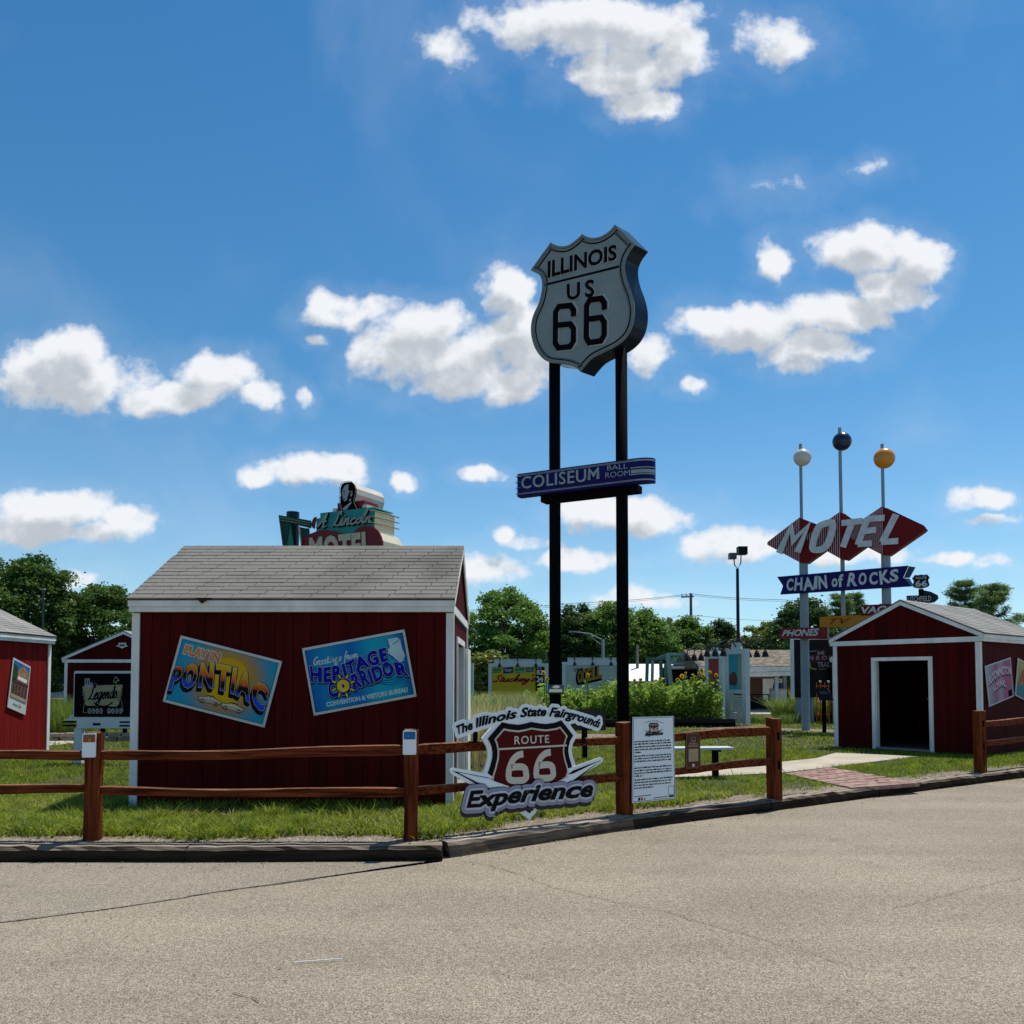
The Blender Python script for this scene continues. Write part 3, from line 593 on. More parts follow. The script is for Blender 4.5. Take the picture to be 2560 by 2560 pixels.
# stoop of the right shed
# ------------------------------------------------------------------ sheds
_sh = {}
def shingle_mesh(w, m):
    k = (round(w, 2), m.name)
    if k not in _sh: _sh[k] = MB().box(0, w, 0, .135, 0, .010).mesh('shingle', m)
    return _sh[k]
def shed(label, org, deg, L, D, Hw, rise, m_roof, walls, door=None, shingles=('front',), group='small red sheds with white trim', base=G, RED=RED):
    """local x along the ridge, y across; origin the front left corner. walls: which get separate boards"""
    o = thing('red_shed', label, 'shed', (org[0], org[1], base), (0, 0, math.radians(deg)), group)
    oh = .09; zr = Hw + rise; sl = (zr - Hw - .06) / (D / 2 + oh)
    roofz = lambda y: Hw + .06 + sl * ((y if y <= D / 2 else D - y) + oh)
    def wall(nm, P0, dx, n_out, length, gable, opening=None, sep=True):
        """P0 start corner, dx unit dir, boards stand 15 mm proud of the backing"""
        P0 = Vector(P0); dx = Vector(dx); no = Vector(n_out)
        w = MB()
        def pt(s, off, z): p = P0 + dx * s + no * off; return (p.x, p.y, z)
        top = lambda s: (roofz(s) - .03) if gable else Hw - .005
        def board(mb, s0, s1, z0, z1a, z1b, z1m=None, a=-.03, b=0):
            sm_ = [s0, s1] if z1m is None else [s0, D / 2, s1]; zt = [z1a, z1b] if z1m is None else [z1a, z1m, z1b]
            prof = [(s0, z0), (s1, z0)] + list(zip(sm_, zt))[::-1]
            n = len(prof); mb.add([pt(s, a, z) for s, z in prof] + [pt(s, b, z) for s, z in prof], [tuple(range(n)), tuple(range(2 * n - 1, n - 1, -1))] + [(i, (i + 1) % n, (i + 1) % n + n, i + n) for i in range(n)])
        if opening:
            o0, o1, oz = opening
            for s0, s1, zz0 in ((.03, o0, 0.02), (o1, length - .03, 0.02), (o0, o1, oz)):
                board(w, s0, s1, zz0, top(s0), top(s1), top(D / 2) if gable and s0 < D / 2 < s1 else None, -.05, -.012)
        else: board(w, .03, length - .03, .02, top(.03), top(length - .03), top(D / 2) if gable else None, -.05, -.012)
        wo_ = w.build(nm, REDB if sep else RED, o)
        if sep:
            n = round(length / .203); bw = length / n
            for i in range(n):
                s0, s1 = i * bw + .004, (i + 1) * bw - .004; s0 = max(s0, .012); s1 = min(s1, length - .012)
                if opening and s1 > o0 and s0 < o1:
                    parts = []
                    if s0 < o0 - .02: parts.append((s0, o0, .03))
                    if s1 > o1 + .02: parts.append((o1, s1, .03))
                    parts.append((max(s0, o0), min(s1, o1), oz))
                else: parts = [(s0, s1, .03)]
                for a_, b_, z_ in parts:
                    if b_ - a_ < .02: continue
                    bd = MB(); board(bd, a_, b_, z_, top(a_), top(b_), top(D / 2) if gable and a_ < D / 2 < b_ else None, -.012, 0)
                    bd.build('siding_board', RED, wo_)
        return wo_
    wall('front_wall', (0, 0, 0), (1, 0, 0), (0, -1, 0), L, False, sep='front' in walls)
    wall('rear_wall', (0, D, 0), (1, 0, 0), (0, 1, 0), L, False, sep=False)
    dl = door if door and door[0] == 'left' else None; dr = door if door and door[0] == 'right' else None
    wall('gable_wall', (0, 0, 0), (0, 1, 0), (-1, 0, 0), D, True, dl[1:] if dl else None, 'left' in walls)
    wall('gable_wall', (L, 0, 0), (0, 1, 0), (1, 0, 0), D, True, dr[1:] if dr else None, 'right' in walls)
    MB().slab([(0.03, 0.03), (L - .03, 0.03), (L - .03, D - .03), (.03, D - .03)], .0, .06).build('floor', M('shed_floor', (.10, .08, .06), .9), o)
    # white trim
    t = .068
    for x, y, sx, sy in ((0, 0, 1, 1), (L, 0, -1, 1), (0, D, 1, -1), (L, D, -1, -1)):
        mb = MB(); X = sorted((x - sx * .022, x + sx * t)); Y = sorted((y - sy * .022, y - sy * .002)); mb.box(*X, *Y, -.02, Hw - .11)
        X = sorted((x - sx * .022, x - sx * .002)); Y = sorted((y - sy * .001, y + sy * t)); mb.box(*X, *Y, -.02, Hw - .11); mb.build('corner_trim', WHT, o)
    for x, s in ((0, -1), (L, 1)):
        X = sorted((x + s * .002, x + s * .024)); MB().box(*X, -.02, D + .02, Hw - .105, Hw - .005).build('belt_trim', WHT, o)
    for y0, y1 in ((-oh, -.024), (D + .024, D + oh)):
        MB().box(-.03, L + .03, y0, y1, Hw - .10, Hw + .0).build('soffit', WHT, o)
    for y0, y1 in ((-oh - .02, -oh - .002), (D + oh + .002, D + oh + .02)):
        MB().box(-.035, L + .035, y0, y1, Hw - .04, Hw + .055).build('fascia', WHT, o)
    for x, s in ((0, -1), (L, 1)):
        for side in (0, 1):
            ya, yb = (-oh - .0, D / 2) if side == 0 else (D / 2, D + oh); X0, X1 = sorted((x + s * .025, x + s * .042))
            za, zb = roofz(ya) - .012, roofz(yb) - .012
            MB().add([(X0, ya, za - .085), (X1, ya, za - .085), (X1, yb, zb - .085), (X0, yb, zb - .085), (X0, ya, za), (X1, ya, za), (X1, yb, zb), (X0, yb, zb)],
                     [(0, 3, 2, 1), (4, 5, 6, 7), (0, 1, 5, 4), (1, 2, 6, 5), (2, 3, 7, 6), (3, 0, 4, 7)]).build('rake_board', WHT, o)
    # roof: deck, shingles, ridge caps
    ye = -oh - .03; ze = roofz(ye); zm = roofz(D / 2)
    rf = MB().add([(-.04, ye, ze - .012), (L + .04, ye, ze - .012), (L + .04, D / 2, zm - .012), (-.04, D / 2, zm - .012), (-.04, D - ye, ze - .012), (L + .04, D - ye, ze - .012),
                   (-.04, ye, ze), (L + .04, ye, ze), (L + .04, D / 2, zm), (-.04, D / 2, zm), (-.04, D - ye, ze), (L + .04, D - ye, ze)],
                  [(0, 3, 2, 1), (3, 4, 5, 2), (6, 7, 8, 9), (9, 8, 11, 10), (0, 1, 7, 6), (4, 10, 11, 5), (0, 6, 9, 3), (3, 9, 10, 4), (1, 2, 8, 7), (2, 5, 11, 8)]).build('roof', M('roof_deck', (.05, .05, .05), .9), o)
    ang = math.atan(sl); run = math.hypot(D / 2 - ye, zm - ze); e = .118; nc = int(run / e); e = run / nc
    for side in ('front', 'rear'):
        sep = side in shingles; mbx = MB()
        for c in range(nc):
            off = (c * .1 + .15 * (c % 2)) % .305; x = -.045 - off
            while x < L + .045:
                a, b = max(x, -.045), min(x + .297, L + .045); x += .305
                if b - a < .03: continue
                yy_ = ye + (c * e - .004) * math.cos(ang); z_ = ze + (c * e - .004) * math.sin(ang) + .003 + .006
                if sep:
                    s = bpy.data.objects.new('shingle', shingle_mesh(b - a, m_roof)); COL.objects.link(s); s.parent = rf
                    s.location = (a, yy_, z_ + rnd.uniform(0, .003)); s.rotation_euler = (ang - .05, 0, rnd.gauss(0, .003))
                else:
                    mbx.box(a, b, c * e, c * e + .135, .002 + .003 * (c % 2), .012 + .003 * (c % 2))
        if not sep:
            mat = Matrix.Translation((0, ye if side == 'front' else D - ye, ze)) @ Matrix.Rotation(ang if side == 'front' else -ang, 4, 'X')
            if side == 'rear': mbx.v = [(v[0], -v[1], v[2]) for v in mbx.v]
            mbx.xf(mat).build('shingles', m_roof, rf, kind='stuff')
    x = -.045
    while x < L + .06:
        b = min(x + .2, L + .045); k = MB()
        for s_ in (-1, 1): k.add([(x, D / 2, zm + .022), (b, D / 2, zm + .022), (b, D / 2 + s_ * .12, zm + .022 - .12 * sl), (x, D / 2 + s_ * .12, zm + .022 - .12 * sl), (x, D / 2 + s_ * .12, zm + .008 - .12 * sl), (b, D / 2 + s_ * .12, zm + .008 - .12 * sl)], [(0, 1, 2, 3), (3, 2, 5, 4)])
        k.build('ridge_cap', m_roof, rf); x += .204
    if door:
        g, d0, d1, dz = door; x = 0 if g == 'left' else L; s = -1 if g == 'left' else 1; X0, X1 = sorted((x + s * .002, x + s * .024))
        fr = MB().box(X0, X1, d0 - .075, d0, .02, dz + .075).box(X0, X1, d1, d1 + .075, .02, dz + .075).box(X0, X1, d0 + .001, d1 - .001, dz, dz + .075); fr.build('door_frame', WHT, o)
        X0, X1 = sorted((x - s * .12, x + s * .0)); MB().box(X0, X1, d0 + .001, d0 + .02, .06, dz - .001).box(X0, X1, d1 - .02, d1 - .001, .06, dz - .001).build('door_jamb', WHT, o)
        X0, X1 = sorted((x - s * .1, x + s * .05)); MB().box(X0, X1, d0, d1, .03, .065).build('sill', M('door_sill', (.25, .25, .24), .7), o)
    return o
# the big shed seen square on
Y0 = 9.77; XL = -4.44; XR = -.705
BIG = (XL, Y0)
big = shed('large red shed with grey shingle roof, two tilted postcard signs on its wall', (XL, Y0), 0, XR - XL, 3.1, 2.37, .92, SHI, ('front', 'right'), ('right', .75, 2.2, 1.95))
# white door leaf folded back on the right gable
MB().box(XR - XL + .03, XR - XL + .07, 2.3, 3.0, .08, 1.93).build('door', WHT, big)
# torn flap of bark hanging at the eave
MB().add([(.76, -.13, 2.43), (.96, -.13, 2.43), (.88, -.14, 2.39), (.84, -.14, 2.36)], [(0, 1, 2, 3)]).build('torn_shingle', TIE, big)
rs = shed('red shed at right with open dark doorway in its gable', (9.05, 16.1), 39.6, 3.66, 3.0, 2.33, .80, SHIL, ('left', 'front'), ('left', .96, 2.08, 1.88), ('front',))
ls = shed('red shed at the left edge with a tilted photo card on its sunlit wall', (-9.68 - .12, 17.4 - 3.66), 88, 3.66, 3.0, 2.33, .80, SHIL, ('front',), None, ('front',), RED=RED_SUNLIT)
bs = shed('red shed far behind the black neon park sign, gable facing us', (-10.35, 26.0), 90, 3.66, 3.6, 2.13, .88, SHIL, ('left',), None, ())
fs = shed('small shed corner just showing left of the right shed', (13.15, 27.5), 60, 2.6, 2.4, 2.2, .7, SHIL, (), None, ())
# shelf and goods inside the right shed
stock = thing('shelf_unit', 'dim shelf with small goods inside the open doorway of the right shed', 'shelf', (rs.location.x, rs.location.y, G + .06), (0, 0, math.radians(39.6)))
MB().box(2.9, 3.3, 1.0, 2.3, .95, .99).build('shelf_board', WHT, stock)
for x, y in ((2.92, 1.02), (2.92, 2.28), (3.28, 1.02), (3.28, 2.28)): MB().box(x - .02, x + .02, y - .02, y + .02, 0, .948).build('leg', BLKM, stock)
for i in range(7):
    y = 1.08 + i * .18; h = rnd.uniform(.1, .26)
    b = thing('boxed_souvenir', 'dim souvenir carton' + ', %s on the shelf inside the right shed' % ['first from the left', 'second from the left', 'third from the left', 'middle one', 'third from the right', 'second from the right', 'last at the right'][i], 'carton', (0, 0, 0), group='cartons on the shelf in the shed')
    b.matrix_world = Matrix.Translation(stock.location) @ Matrix.Rotation(math.radians(39.6), 4, 'Z') @ Matrix.Translation((2.98, y, .992))
    c = (rnd.uniform(.1, .5), rnd.uniform(.1, .5), rnd.uniform(.1, .4)); MB().box(0, .12, 0, .11, 0, h).build('carton', M('carton_%d' % i, c, .6), b, bevel=.004); MB().box(-.003, .0, .02, .09, .02, h * .6).build('print', CREAM, b)

# ------------------------------------------------------------------ split-rail fences
def rail(parent, a, b, za, zb, h=.085, w=.05, bow=0., seed=0):
    r = random.Random(seed); a = Vector((a[0], a[1], za)); b = Vector((b[0], b[1], zb)); d = (b - a); L = d.length; d.normalize(); n = Vector((-d.y, d.x, 0)).normalized(); N_ = 18
    mb = MB(); pr = [(-.5, -.5), (.1, -.54), (.5, -.42), (.52, .1), (.4, .5), (-.15, .53), (-.5, .42)]
    ph = r.uniform(0, 6)
    for i in range(N_ + 1):
        t = i / N_; ends = min(1, min(t, 1 - t) * 9 + .72); c = a.lerp(b, t) + Vector((0, 0, -bow * math.sin(math.pi * t) + .006 * math.sin(ph + t * 9)))
        hh = h * ends * (1 + .10 * math.sin(ph * 2 + t * 5)) ; ww = w * ends
        for (u, v) in pr: p = c + n * (u * ww + r.gauss(0, .0012)) + Vector((0, 0, v * hh + r.gauss(0, .0012))); mb.v.append(tuple(p))
    k = len(pr)
    for i in range(N_):
        for j in range(k): mb.f.append((i * k + j, i * k + (j + 1) % k, (i + 1) * k + (j + 1) % k, (i + 1) * k + j))
    mb.f += [tuple(range(k)), tuple(range(N_ * k + k - 1, N_ * k - 1, -1))]
    # bring into the parent's space, whose origin is the fence's start
    o = Vector(parent.location); mb.v = [(v[0] - o.x, v[1] - o.y, v[2] - o.z) for v in mb.v]
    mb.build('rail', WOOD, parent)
def post(parent, p, ang, h=1.0, w=.125, seed=0, holes=True):
    r = random.Random(seed); x, y = p[0] - parent.location.x, p[1] - parent.location.y
    m = Matrix.Translation((x, y, 0)) @ Matrix.Rotation(math.radians(ang), 4, 'Z')
    mb = MB(); k = w / 2; pr = [(-k, -k + .01), (-k + .01, -k), (k - .012, -k), (k, -k + .012), (k, k), (-k, k)]
    for i in range(9):
        z = -.1 + (h + .1) * i / 8
        for (u, v) in pr: mb.v.append((u * (1 + .03 * math.sin(i + seed)) + r.gauss(0, .0015), v + r.gauss(0, .0015), z + (r.gauss(0, .006) if i == 8 else 0)))
    n = len(pr)
    for i in range(8):
        for j in range(n): mb.f.append((i * n + j, i * n + (j + 1) % n, (i + 1) * n + (j + 1) % n, (i + 1) * n + j))
    c = len(mb.v); mb.v.append((0, 0, h + .012)); mb.f += [(8 * n + j, 8 * n + (j + 1) % n, c) for j in range(n)]
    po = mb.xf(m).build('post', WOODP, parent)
    if holes:
        for z in (.42, .78): MB().box(-.018, .018, -k - .004, -k + .004, z - .05, z + .05).xf(m).build('mortise', BLKM, po)
    return po
P1, P2, P3, P4 = (-3.86, 7.72), (-.93, 7.72), (1.235, 9.17), (3.27, 10.42)
P0 = (-6.85, 7.85)
fa = thing('split_rail_fence', 'reddish split rail fence in front of the big shed, bending back at right', 'fence', (*P0, G))
for i, (p, a, w) in enumerate(((P0, 8, .125), (P1, 14, .135), (P2, 5, .125), (P3, 33, .14), (P4, 31, .14))): post(fa, p, a, .99 + (.02 if i in (2, 3) else 0), w, i, holes=(i == 4))
def zz_(py, Y): return EYE - (py - 1701) / F * Y
rail(fa, P0, (P1[0] + .02, P1[1]), .915, .905, seed=1); rail(fa, P0, (P1[0], P1[1] + .02), .575, .60, .082, seed=2, bow=-.0)
rail(fa, P1, P2, .905, .965, .09, seed=3, bow=.012); rail(fa, P1, P2, .585, .575, .08, seed=4, bow=.015)
rail(fa, P2, P3, .965, .945, .09, seed=5, bow=-.01); rail(fa, P2, P3, .585, .545, .085, seed=6)
rail(fa, P3, P4, .95, .98, .10, seed=7); rail(fa, P3, P4, .55, .60, .085, seed=8)
P5 = (7.48, 13.35); P6 = (9.7, 14.95); P7 = (12.2, 16.6)
fb_ = thing('split_rail_fence', 'short split rail fence starting at the right shed corner and leaving the frame', 'fence', (*P5, G))
for i, (p, a) in enumerate(((P5, 20), (P6, 33), (P7, 33))): post(fb_, p, a, .98, .14, 20 + i)
rail(fb_, P5, P6, .90, .92, .095, seed=11); rail(fb_, P5, P6, .59, .60, .08, seed=12); rail(fb_, P6, P7, .92, .92, .095, seed=13); rail(fb_, P6, P7, .6, .6, .08, seed=14)
# ------------------------------------------------------------------ tall shield sign on two black poles
def crop(ox, oy, sc): return (ox, oy, sc)
fs_ = Frame(0.12, 23.0, -28.5, crop=crop(1250, 520, 2.542))
GREYF = M('weathered_white_sign_face', (.25, .29, .29), .5, (.215, .25, .255), 1.5)
DKB = M('dark_blue_sign_metal', (.008, .02, .035), .25, (.006, .014, .025), 1)
tall = fthing('tall_shield_sign', 'towering white shield sign lettered ILLINOIS US 66 on two black poles', 'sign', fs_)
OUT = [(200, 400), (265, 308), (328, 222), (350, 238), (395, 248), (440, 240), (490, 205), (527, 170), (558, 188), (600, 195), (650, 183), (700, 150), (735, 110), (800, 175), (860, 235), (822, 285), (797, 345), (797, 405), (812, 470), (838, 540), (856, 620), (855, 700), (837, 770), (800, 830), (740, 880), (660, 920), (600, 950), (560, 985), (513, 1042), (480, 1015), (430, 998), (370, 990), (320, 983), (270, 955), (225, 890), (203, 810), (203, 740), (218, 680), (250, 610), (268, 540), (272, 480), (255, 430)]
_tips = [OUT.index(t) for t in ((200, 400), (328, 222), (527, 170), (735, 110), (860, 235), (513, 1042))] + [len(OUT)]
OUT2 = []
for _a, _b in zip(_tips[:-1], _tips[1:]):
    seg = [OUT[i % len(OUT)] for i in range(_a, _b + 1)]; OUT2 += (smooth(seg, 4) if len(seg) > 3 else seg)[:-1]
so_ = fs_.q(OUT2)
MB().prism(so_, 0, .50, dx=.18).build('shield_box', DKB, tall)
rim = inset(so_, .012)
MB().prism(so_, -.02, -.002).build('shield_face', GREYF, tall)
fb2 = MB().ring(so_, inset(so_, .055), -.05, -.021); fb2.build('face_rim', M('sign_rim', (.20, .23, .22), .4), tall)
mb = MB(); mb.ring(inset(so_, .10), inset(so_, .155), -.026, -.0215); mb.build('border', BLKM, tall)
mb = MB(); pts = inset(so_, .128); mb.ribbon(pts, .012, -.065, closed=True, thick=.012); mb.build('neon_tube', M('neon_glass', (.24, .27, .27), .3), tall)
def q4(fr, a, b, c, d): return warp_quad(*fr.q([a, b, c, d]))
mb = MB(); mb.prism(fs_.q([(288, 484), (765, 365), (765, 380), (288, 497)]), -.026, -.0215)
text(mb, 'ILLINOIS', q4(fs_, (310, 445), (742, 330), (742, 238), (312, 345)), -.05, off=.025, thick=.014)
text(mb, 'US', q4(fs_, (432, 588), (600, 562), (600, 458), (432, 490)), -.05, off=.02, thick=.014, sp=1.35)
for a, b, c, d in (((355, 895), (470, 882), (472, 620), (358, 632)), ((552, 862), (665, 845), (668, 575), (555, 590))):
    stroke(mb, SIX, q4(fs_, a, b, c, d), .15, -.05, thick=.014)
mb.build('lettering', BLKM, tall)
mb = MB()
for a, b, c, d in (((355, 895), (470, 882), (472, 620), (358, 632)), ((552, 862), (665, 845), (668, 575), (555, 590))):
    w = q4(fs_, (a[0] + 7, a[1] + 5), (b[0] + 12, b[1] + 5), (c[0] + 12, c[1] - 6), (d[0] + 7, d[1] - 6)); stroke(mb, SIX, w, .165, -.034, thick=.01)
text(mb, 'ILLINOIS', q4(fs_, (316, 447), (748, 334), (748, 236), (318, 343)), -.034, off=.04)
text(mb, 'US', q4(fs_, (438, 588), (606, 562), (606, 456), (438, 488)), -.034, off=.03, sp=1.35)
mb.build('tube_outline', M('tube_pale', (.40, .43, .42), .4), tall)
zt = fs_.uv(480, 1015)[1] + .3
pl = []
for s in (1.046, 3.009):
    pl.append(MB().tube([(s, .30, -.2), (s, .30, zt + 1.)], .158, 20).build('pole', BLKM, tall, smooth=False))
    for p in pl[-1].data.polygons: p.use_smooth = len(p.vertices) == 4
# neon channel sign across the poles
fc = Frame(0.12, 23.0, -28.5, crop=crop(1270, 1120, 4.954))
coli = fthing('channel_letter_sign', 'long blue neon sign reading COLISEUM BALL ROOM fixed across the two black poles', 'sign', fc, off=.0)
def plan_sign(mb, s0, s1, z0, z1, y0=-.12, y1=.12, rx=.45, rd=.28):
    """box whose right end sweeps back in a curve"""
    pl_ = [(s0, y0)] + [(s1 - rx + rx * math.sin(t * math.pi / 16), y0 + rd - rd * math.cos(t * math.pi / 16)) for t in range(9)] + [(s1, y1 + rd * .3), (s1 - rx, y1), (s0, y1)]
    mb.slab(pl_, z0, z1)
    return pl_
tl, bl_ = fc.uv(115, 335, -.12), fc.uv(115, 625, -.12); tr, br_ = fc.uv(1820, 118, .16), fc.uv(1820, 418, .16)
zt_, zb_ = (tl[1] + tr[1]) / 2, (bl_[1] + br_[1]) / 2; s0, s1 = tl[0], tr[0]
mb = MB(); P_ = plan_sign(mb, s0, s1, zb_, zt_); mb.build('sign_box', NAVY, coli)
def band(mb, z0, z1, sa, sb, off=.004, P_=P_):
    pts = [p for p in P_[:10]]; pts = [p for p in [(sa, pts[0][1])] + [q for q in pts[1:] if q[0] > sa] if p[0] <= sb + 1e-4]
    for i in range(len(pts) - 1):
        (x0, y0), (x1, y1) = pts[i], pts[i + 1]; mb.add([(x0, y0 - off, z0), (x1 + off, y1 - off, z0), (x1 + off, y1 - off, z1), (x0, y0 - off, z1)], [(0, 1, 2, 3)])
H_ = zt_ - zb_; mb = MB(); SILV = M('silver_sign_paint', (.33, .38, .40), .4)
band(mb, zt_ - H_ * .12, zt_ - H_ * .055, s0 + .02, s1); band(mb, zb_ + H_ * .09, zb_ + H_ * .15, s0 + .02, s1); band(mb, zb_ + H_ * .40, zb_ + H_ * .54, s1 - .55, s1); band(mb, zb_ + H_ * .59, zb_ + H_ * .63, s1 - .56, s1, .03); band(mb, zb_ + H_ * .32, zb_ + H_ * .36, s1 - .56, s1, .03); band(mb, zb_ + H_ * .42, zb_ + H_ * .56, s0 + .01, s0 + .09)
mb.build('stripe', SILV, coli)
mb = MB()
for z in (zt_ - H_ * .088, zb_ + H_ * .12):
    n = 64
    for i in range(n): x = s0 + .06 + (s1 - s0 - .5) * i / n; mb.box(x, x + .022, -.134, -.126, z - .009, z + .009)
mb.build('bulb_row', BLKM, coli)
mb = MB(); text(mb, 'COLISEU', q4(fc, (198, 520), (992, 428), (992, 275), (198, 375)), -.155, off=.010, thick=.03, sp=1.08); stroke(mb, [(.08, 0), (.08, 1.75), (.5, .75), (.92, 1.75), (.92, 0)], q4(fc, (1020, 412), (1150, 396), (1150, 252), (1025, 268)), .075, -.155, .03); mb.build('letters', SILV, coli)
mb = MB()
text(mb, 'BALL', q4(fc, (1255, 292), (1508, 268), (1508, 208), (1255, 235)), -.15, off=.0); text(mb, 'ROOM', q4(fc, (1232, 388), (1535, 352), (1535, 285), (1232, 322)), -.15, off=.0); mb.build('small_letters', SILV, coli)
mb = MB()
for i in range(4):
    z = zb_ + H_ * (.12 + .25 * i); mb.tube([(s0 + .12, -.15, z), (s0 + .0, -.2, z), (s0 - .05, -.1, z), (s0 - .02, 0, z)], .009, 6)
mb.build('neon_tube', MATS['neon_glass'], coli)
MB().box(fc.uv(380, 600)[0], fc.uv(1580, 450)[0], .12, .5, zb_ - .16, zb_ + .03).build('bracket_beam', BLKM, coli)

# ------------------------------------------------------------------ motel sign group at right
fm = Frame(8.6, 24.4, -33, crop=crop(1900, 1250, 4.391))
mot = fthing('motel_sign', 'red three-diamond MOTEL sign with striped halves on grey poles topped by three balls', 'sign', fm)
LR = M('oxblood_enamel', (.17, .007, .009), .5, (.15, .006, .008), 2, spec=.12); STR = M('stripe_white', (.55, .48, .50), .5)
def ut(fr, c, x, y, off=0):
    o = fr.c; fr.c = c; r = fr.uv(x, y, off); fr.c = o; return r
C4 = crop(1800, 1000, 2.542)
poles = []
for (x0, x1, yt, w, nm) in ((510, 555, 280, .11, 'L'), (1032, 1080, 280, .11, 'R')):
    s = ut(fm, C4, (x0 + x1) / 2, 1150, .2)[0]; poles.append(s)
    zt1 = ut(fm, C4, (x0 + x1) / 2, 940, .2)[1]
    MB().tube([(s, .2, -.1), (s, .2, zt1)], .125, 16).build('pole', STEEL, mot)
    zt2 = ut(fm, C4, (x0 + x1) / 2 - 8, 278, .2)[1]
    MB().tube([(s - .04, .2, zt1 - .2), (s - .04, .2, zt2)], .045, 10).build('mast', STEEL, mot)
sm_ = ut(fm, C4, 783, 1150, .2)[0]; zt2 = ut(fm, C4, 773, 175, .2)[1]
MB().tube([(sm_, .2, -.1), (sm_, .2, ut(fm, C4, 783, 1000, .2)[1])], .05, 10).tube([(sm_ - .02, .2, 3), (sm_ - .03, .2, zt2)], .048, 10).build('mast', STEEL, mot)
for (x, y, r_, mname, col) in ((523, 366, .255, 'ball_white', (.62, .58, .52)), (775, 264, .265, 'ball_navy', (.004, .012, .045)), (1044, 371, .285, 'ball_orange', (.62, .24, .02))):
    s, z = ut(fm, C4, x, y, .2); mt = M(mname, col, .28, tuple(c * .93 for c in col), 2, spec=.5)
    for side in (0, 1):
        mb = MB(); n = 24; prof = [(1.0, 0), (.985, .2), (.9, .42), (.72, .62), (.45, .76), (.0, .84)]
        for (rr, yy_) in prof:
            for j in range(n): a = 2 * math.pi * j / n; mb.v.append((s + r_ * rr * math.cos(a), .2 + (-1 if side == 0 else 1) * (yy_ * r_ + .012), z + r_ * rr * math.sin(a)))
        for i in range(len(prof) - 1):
            for j in range(n): a = i * n + j; b = i * n + (j + 1) % n; mb.f.append((a, b, b + n, a + n))
        mb.build('ball_half', mt, mot, smooth=True)
def diamond(pts): return fm.q(pts)
dia = [fm.q([(78, 480), (432, 192), (870, 452), (515, 695), (440, 690)]), fm.q([(640, 300), (868, 136), (1310, 395), (955, 657), (880, 640), (500, 450)])]
# silhouettes: left, middle and right diamond (front faces), right halves thick
D1 = [(80, 462), (432, 192), (690, 292), (880, 430), (515, 690), (438, 686), (80, 492)]
D2 = [(500, 395), (868, 136), (930, 150), (1180, 330), (1310, 400), (955, 655), (875, 640), (500, 430)]
D3 = [(960, 330), (1333, 75), (1400, 92), (1800, 280), (1830, 318), (1800, 345), (1425, 605), (1345, 600), (960, 400)]
for k, (dd, y0) in enumerate(((D1, .0), (D2, -.012), (D3, -.024))):
    b = MB().prism(fm.q(dd), y0, .34 - k * .01).build('diamond', LR, mot)
    # pinstripes on the left half
    cx_ = (432, 880, 1348)[k]; st = MB(); P = dd; nst = 15 if k == 0 else 12; xl = min(p[0] for p in P)
    def yspan(x):
        ys = []
        for i in range(len(P)):
            (xa, ya), (xb, yb) = P[i], P[(i + 1) % len(P)]
            if (xa > x) != (xb > x): ys.append(ya + (yb - ya) * (x - xa) / (xb - xa))
        return (min(ys), max(ys)) if len(ys) >= 2 else None
    x = cx_ - 6
    while x > xl + 12:
        sp_ = yspan(x)
        if sp_ and sp_[1] - sp_[0] > 14:
            a, b2 = sp_; st.prism(fm.q([(x - 3.5, b2 - 3), (x + 3.5, b2 - 3), (x + 3.5, a + 4), (x - 3.5, a + 4)]), y0 - .004, y0 - .001)
        x -= 22
    st.build('pinstripe', STR, b)
mw = MB()
for ch, (bl, br, tr, tl) in {'M': ((215, 590), (430, 580), (555, 285), (330, 305)), 'O': ((555, 558), (745, 548), (850, 245), (650, 255)), 'T': ((868, 525), (1020, 520), (1145, 210), (905, 240)), 'E': ((1055, 508), (1235, 495), (1385, 178), (1165, 195)), 'L': ((1330, 482), (1520, 470), (1600, 160), (1455, 165))}.items():
    if ch == 'M': pts = [(0, 0), (.18, 1.9), (.5, .85), (.85, 2.0), (1, 0)]; pts = [(.02, 0), (.1, 1.95), (.5, .9), (.92, 1.95), (.95, 0)]; stroke(mw, pts, q4(fm, bl, br, tr, tl), .19, -.13, .06)
    elif ch == 'O': mw.ribbon([tuple(q4(fm, bl, br, tr, tl)(u, v)) for u, v in smooth([(.12, .1), (.4, .0), (.8, .06), (.95, .3), (.9, .75), (.75, .97), (.4, .95), (.12, .85), (.05, .5)], 3, True)], .19, -.13, True, .06)
    else:
        segs = {'T': [[(.0, 1.86), (1.0, 1.86)], [(.5, 1.8), (.32, 0)]], 'E': [[(1.0, 1.86), (.1, 1.86)], [(.12, 1.9), (.12, .06)], [(.1, .1), (.95, .1)], [(.1, 1.0), (.85, 1.05)]], 'L': [[(.3, 2.0), (.06, .08)], [(.0, .1), (1.0, .1)]]}[ch]
        for k_, sg in enumerate(segs): stroke(mw, sg, q4(fm, bl, br, tr, tl), .17, -.10 - .002 * k_, .04)
mw.build('letters', M('letter_grey_white', (.60, .64, .65), .5), mot)
chain = fthing('ribbon_sign', 'dark blue ribbon-shaped sign reading CHAIN of ROCKS below the MOTEL diamonds', 'sign', fm)
RB = [(193, 845), (1630, 722), (1572, 850), (1665, 948), (228, 1038), (258, 945)]
MB().prism(fm.q(RB), -.06, .04).build('ribbon', NAVY, chain)
MB().prism(fm.q([(1632, 724), (1703, 735), (1640, 850), (1575, 852)]), .05, .09).build('ribbon_fold', M('slate_blue_enamel', (.03, .07, .10), .4), chain)
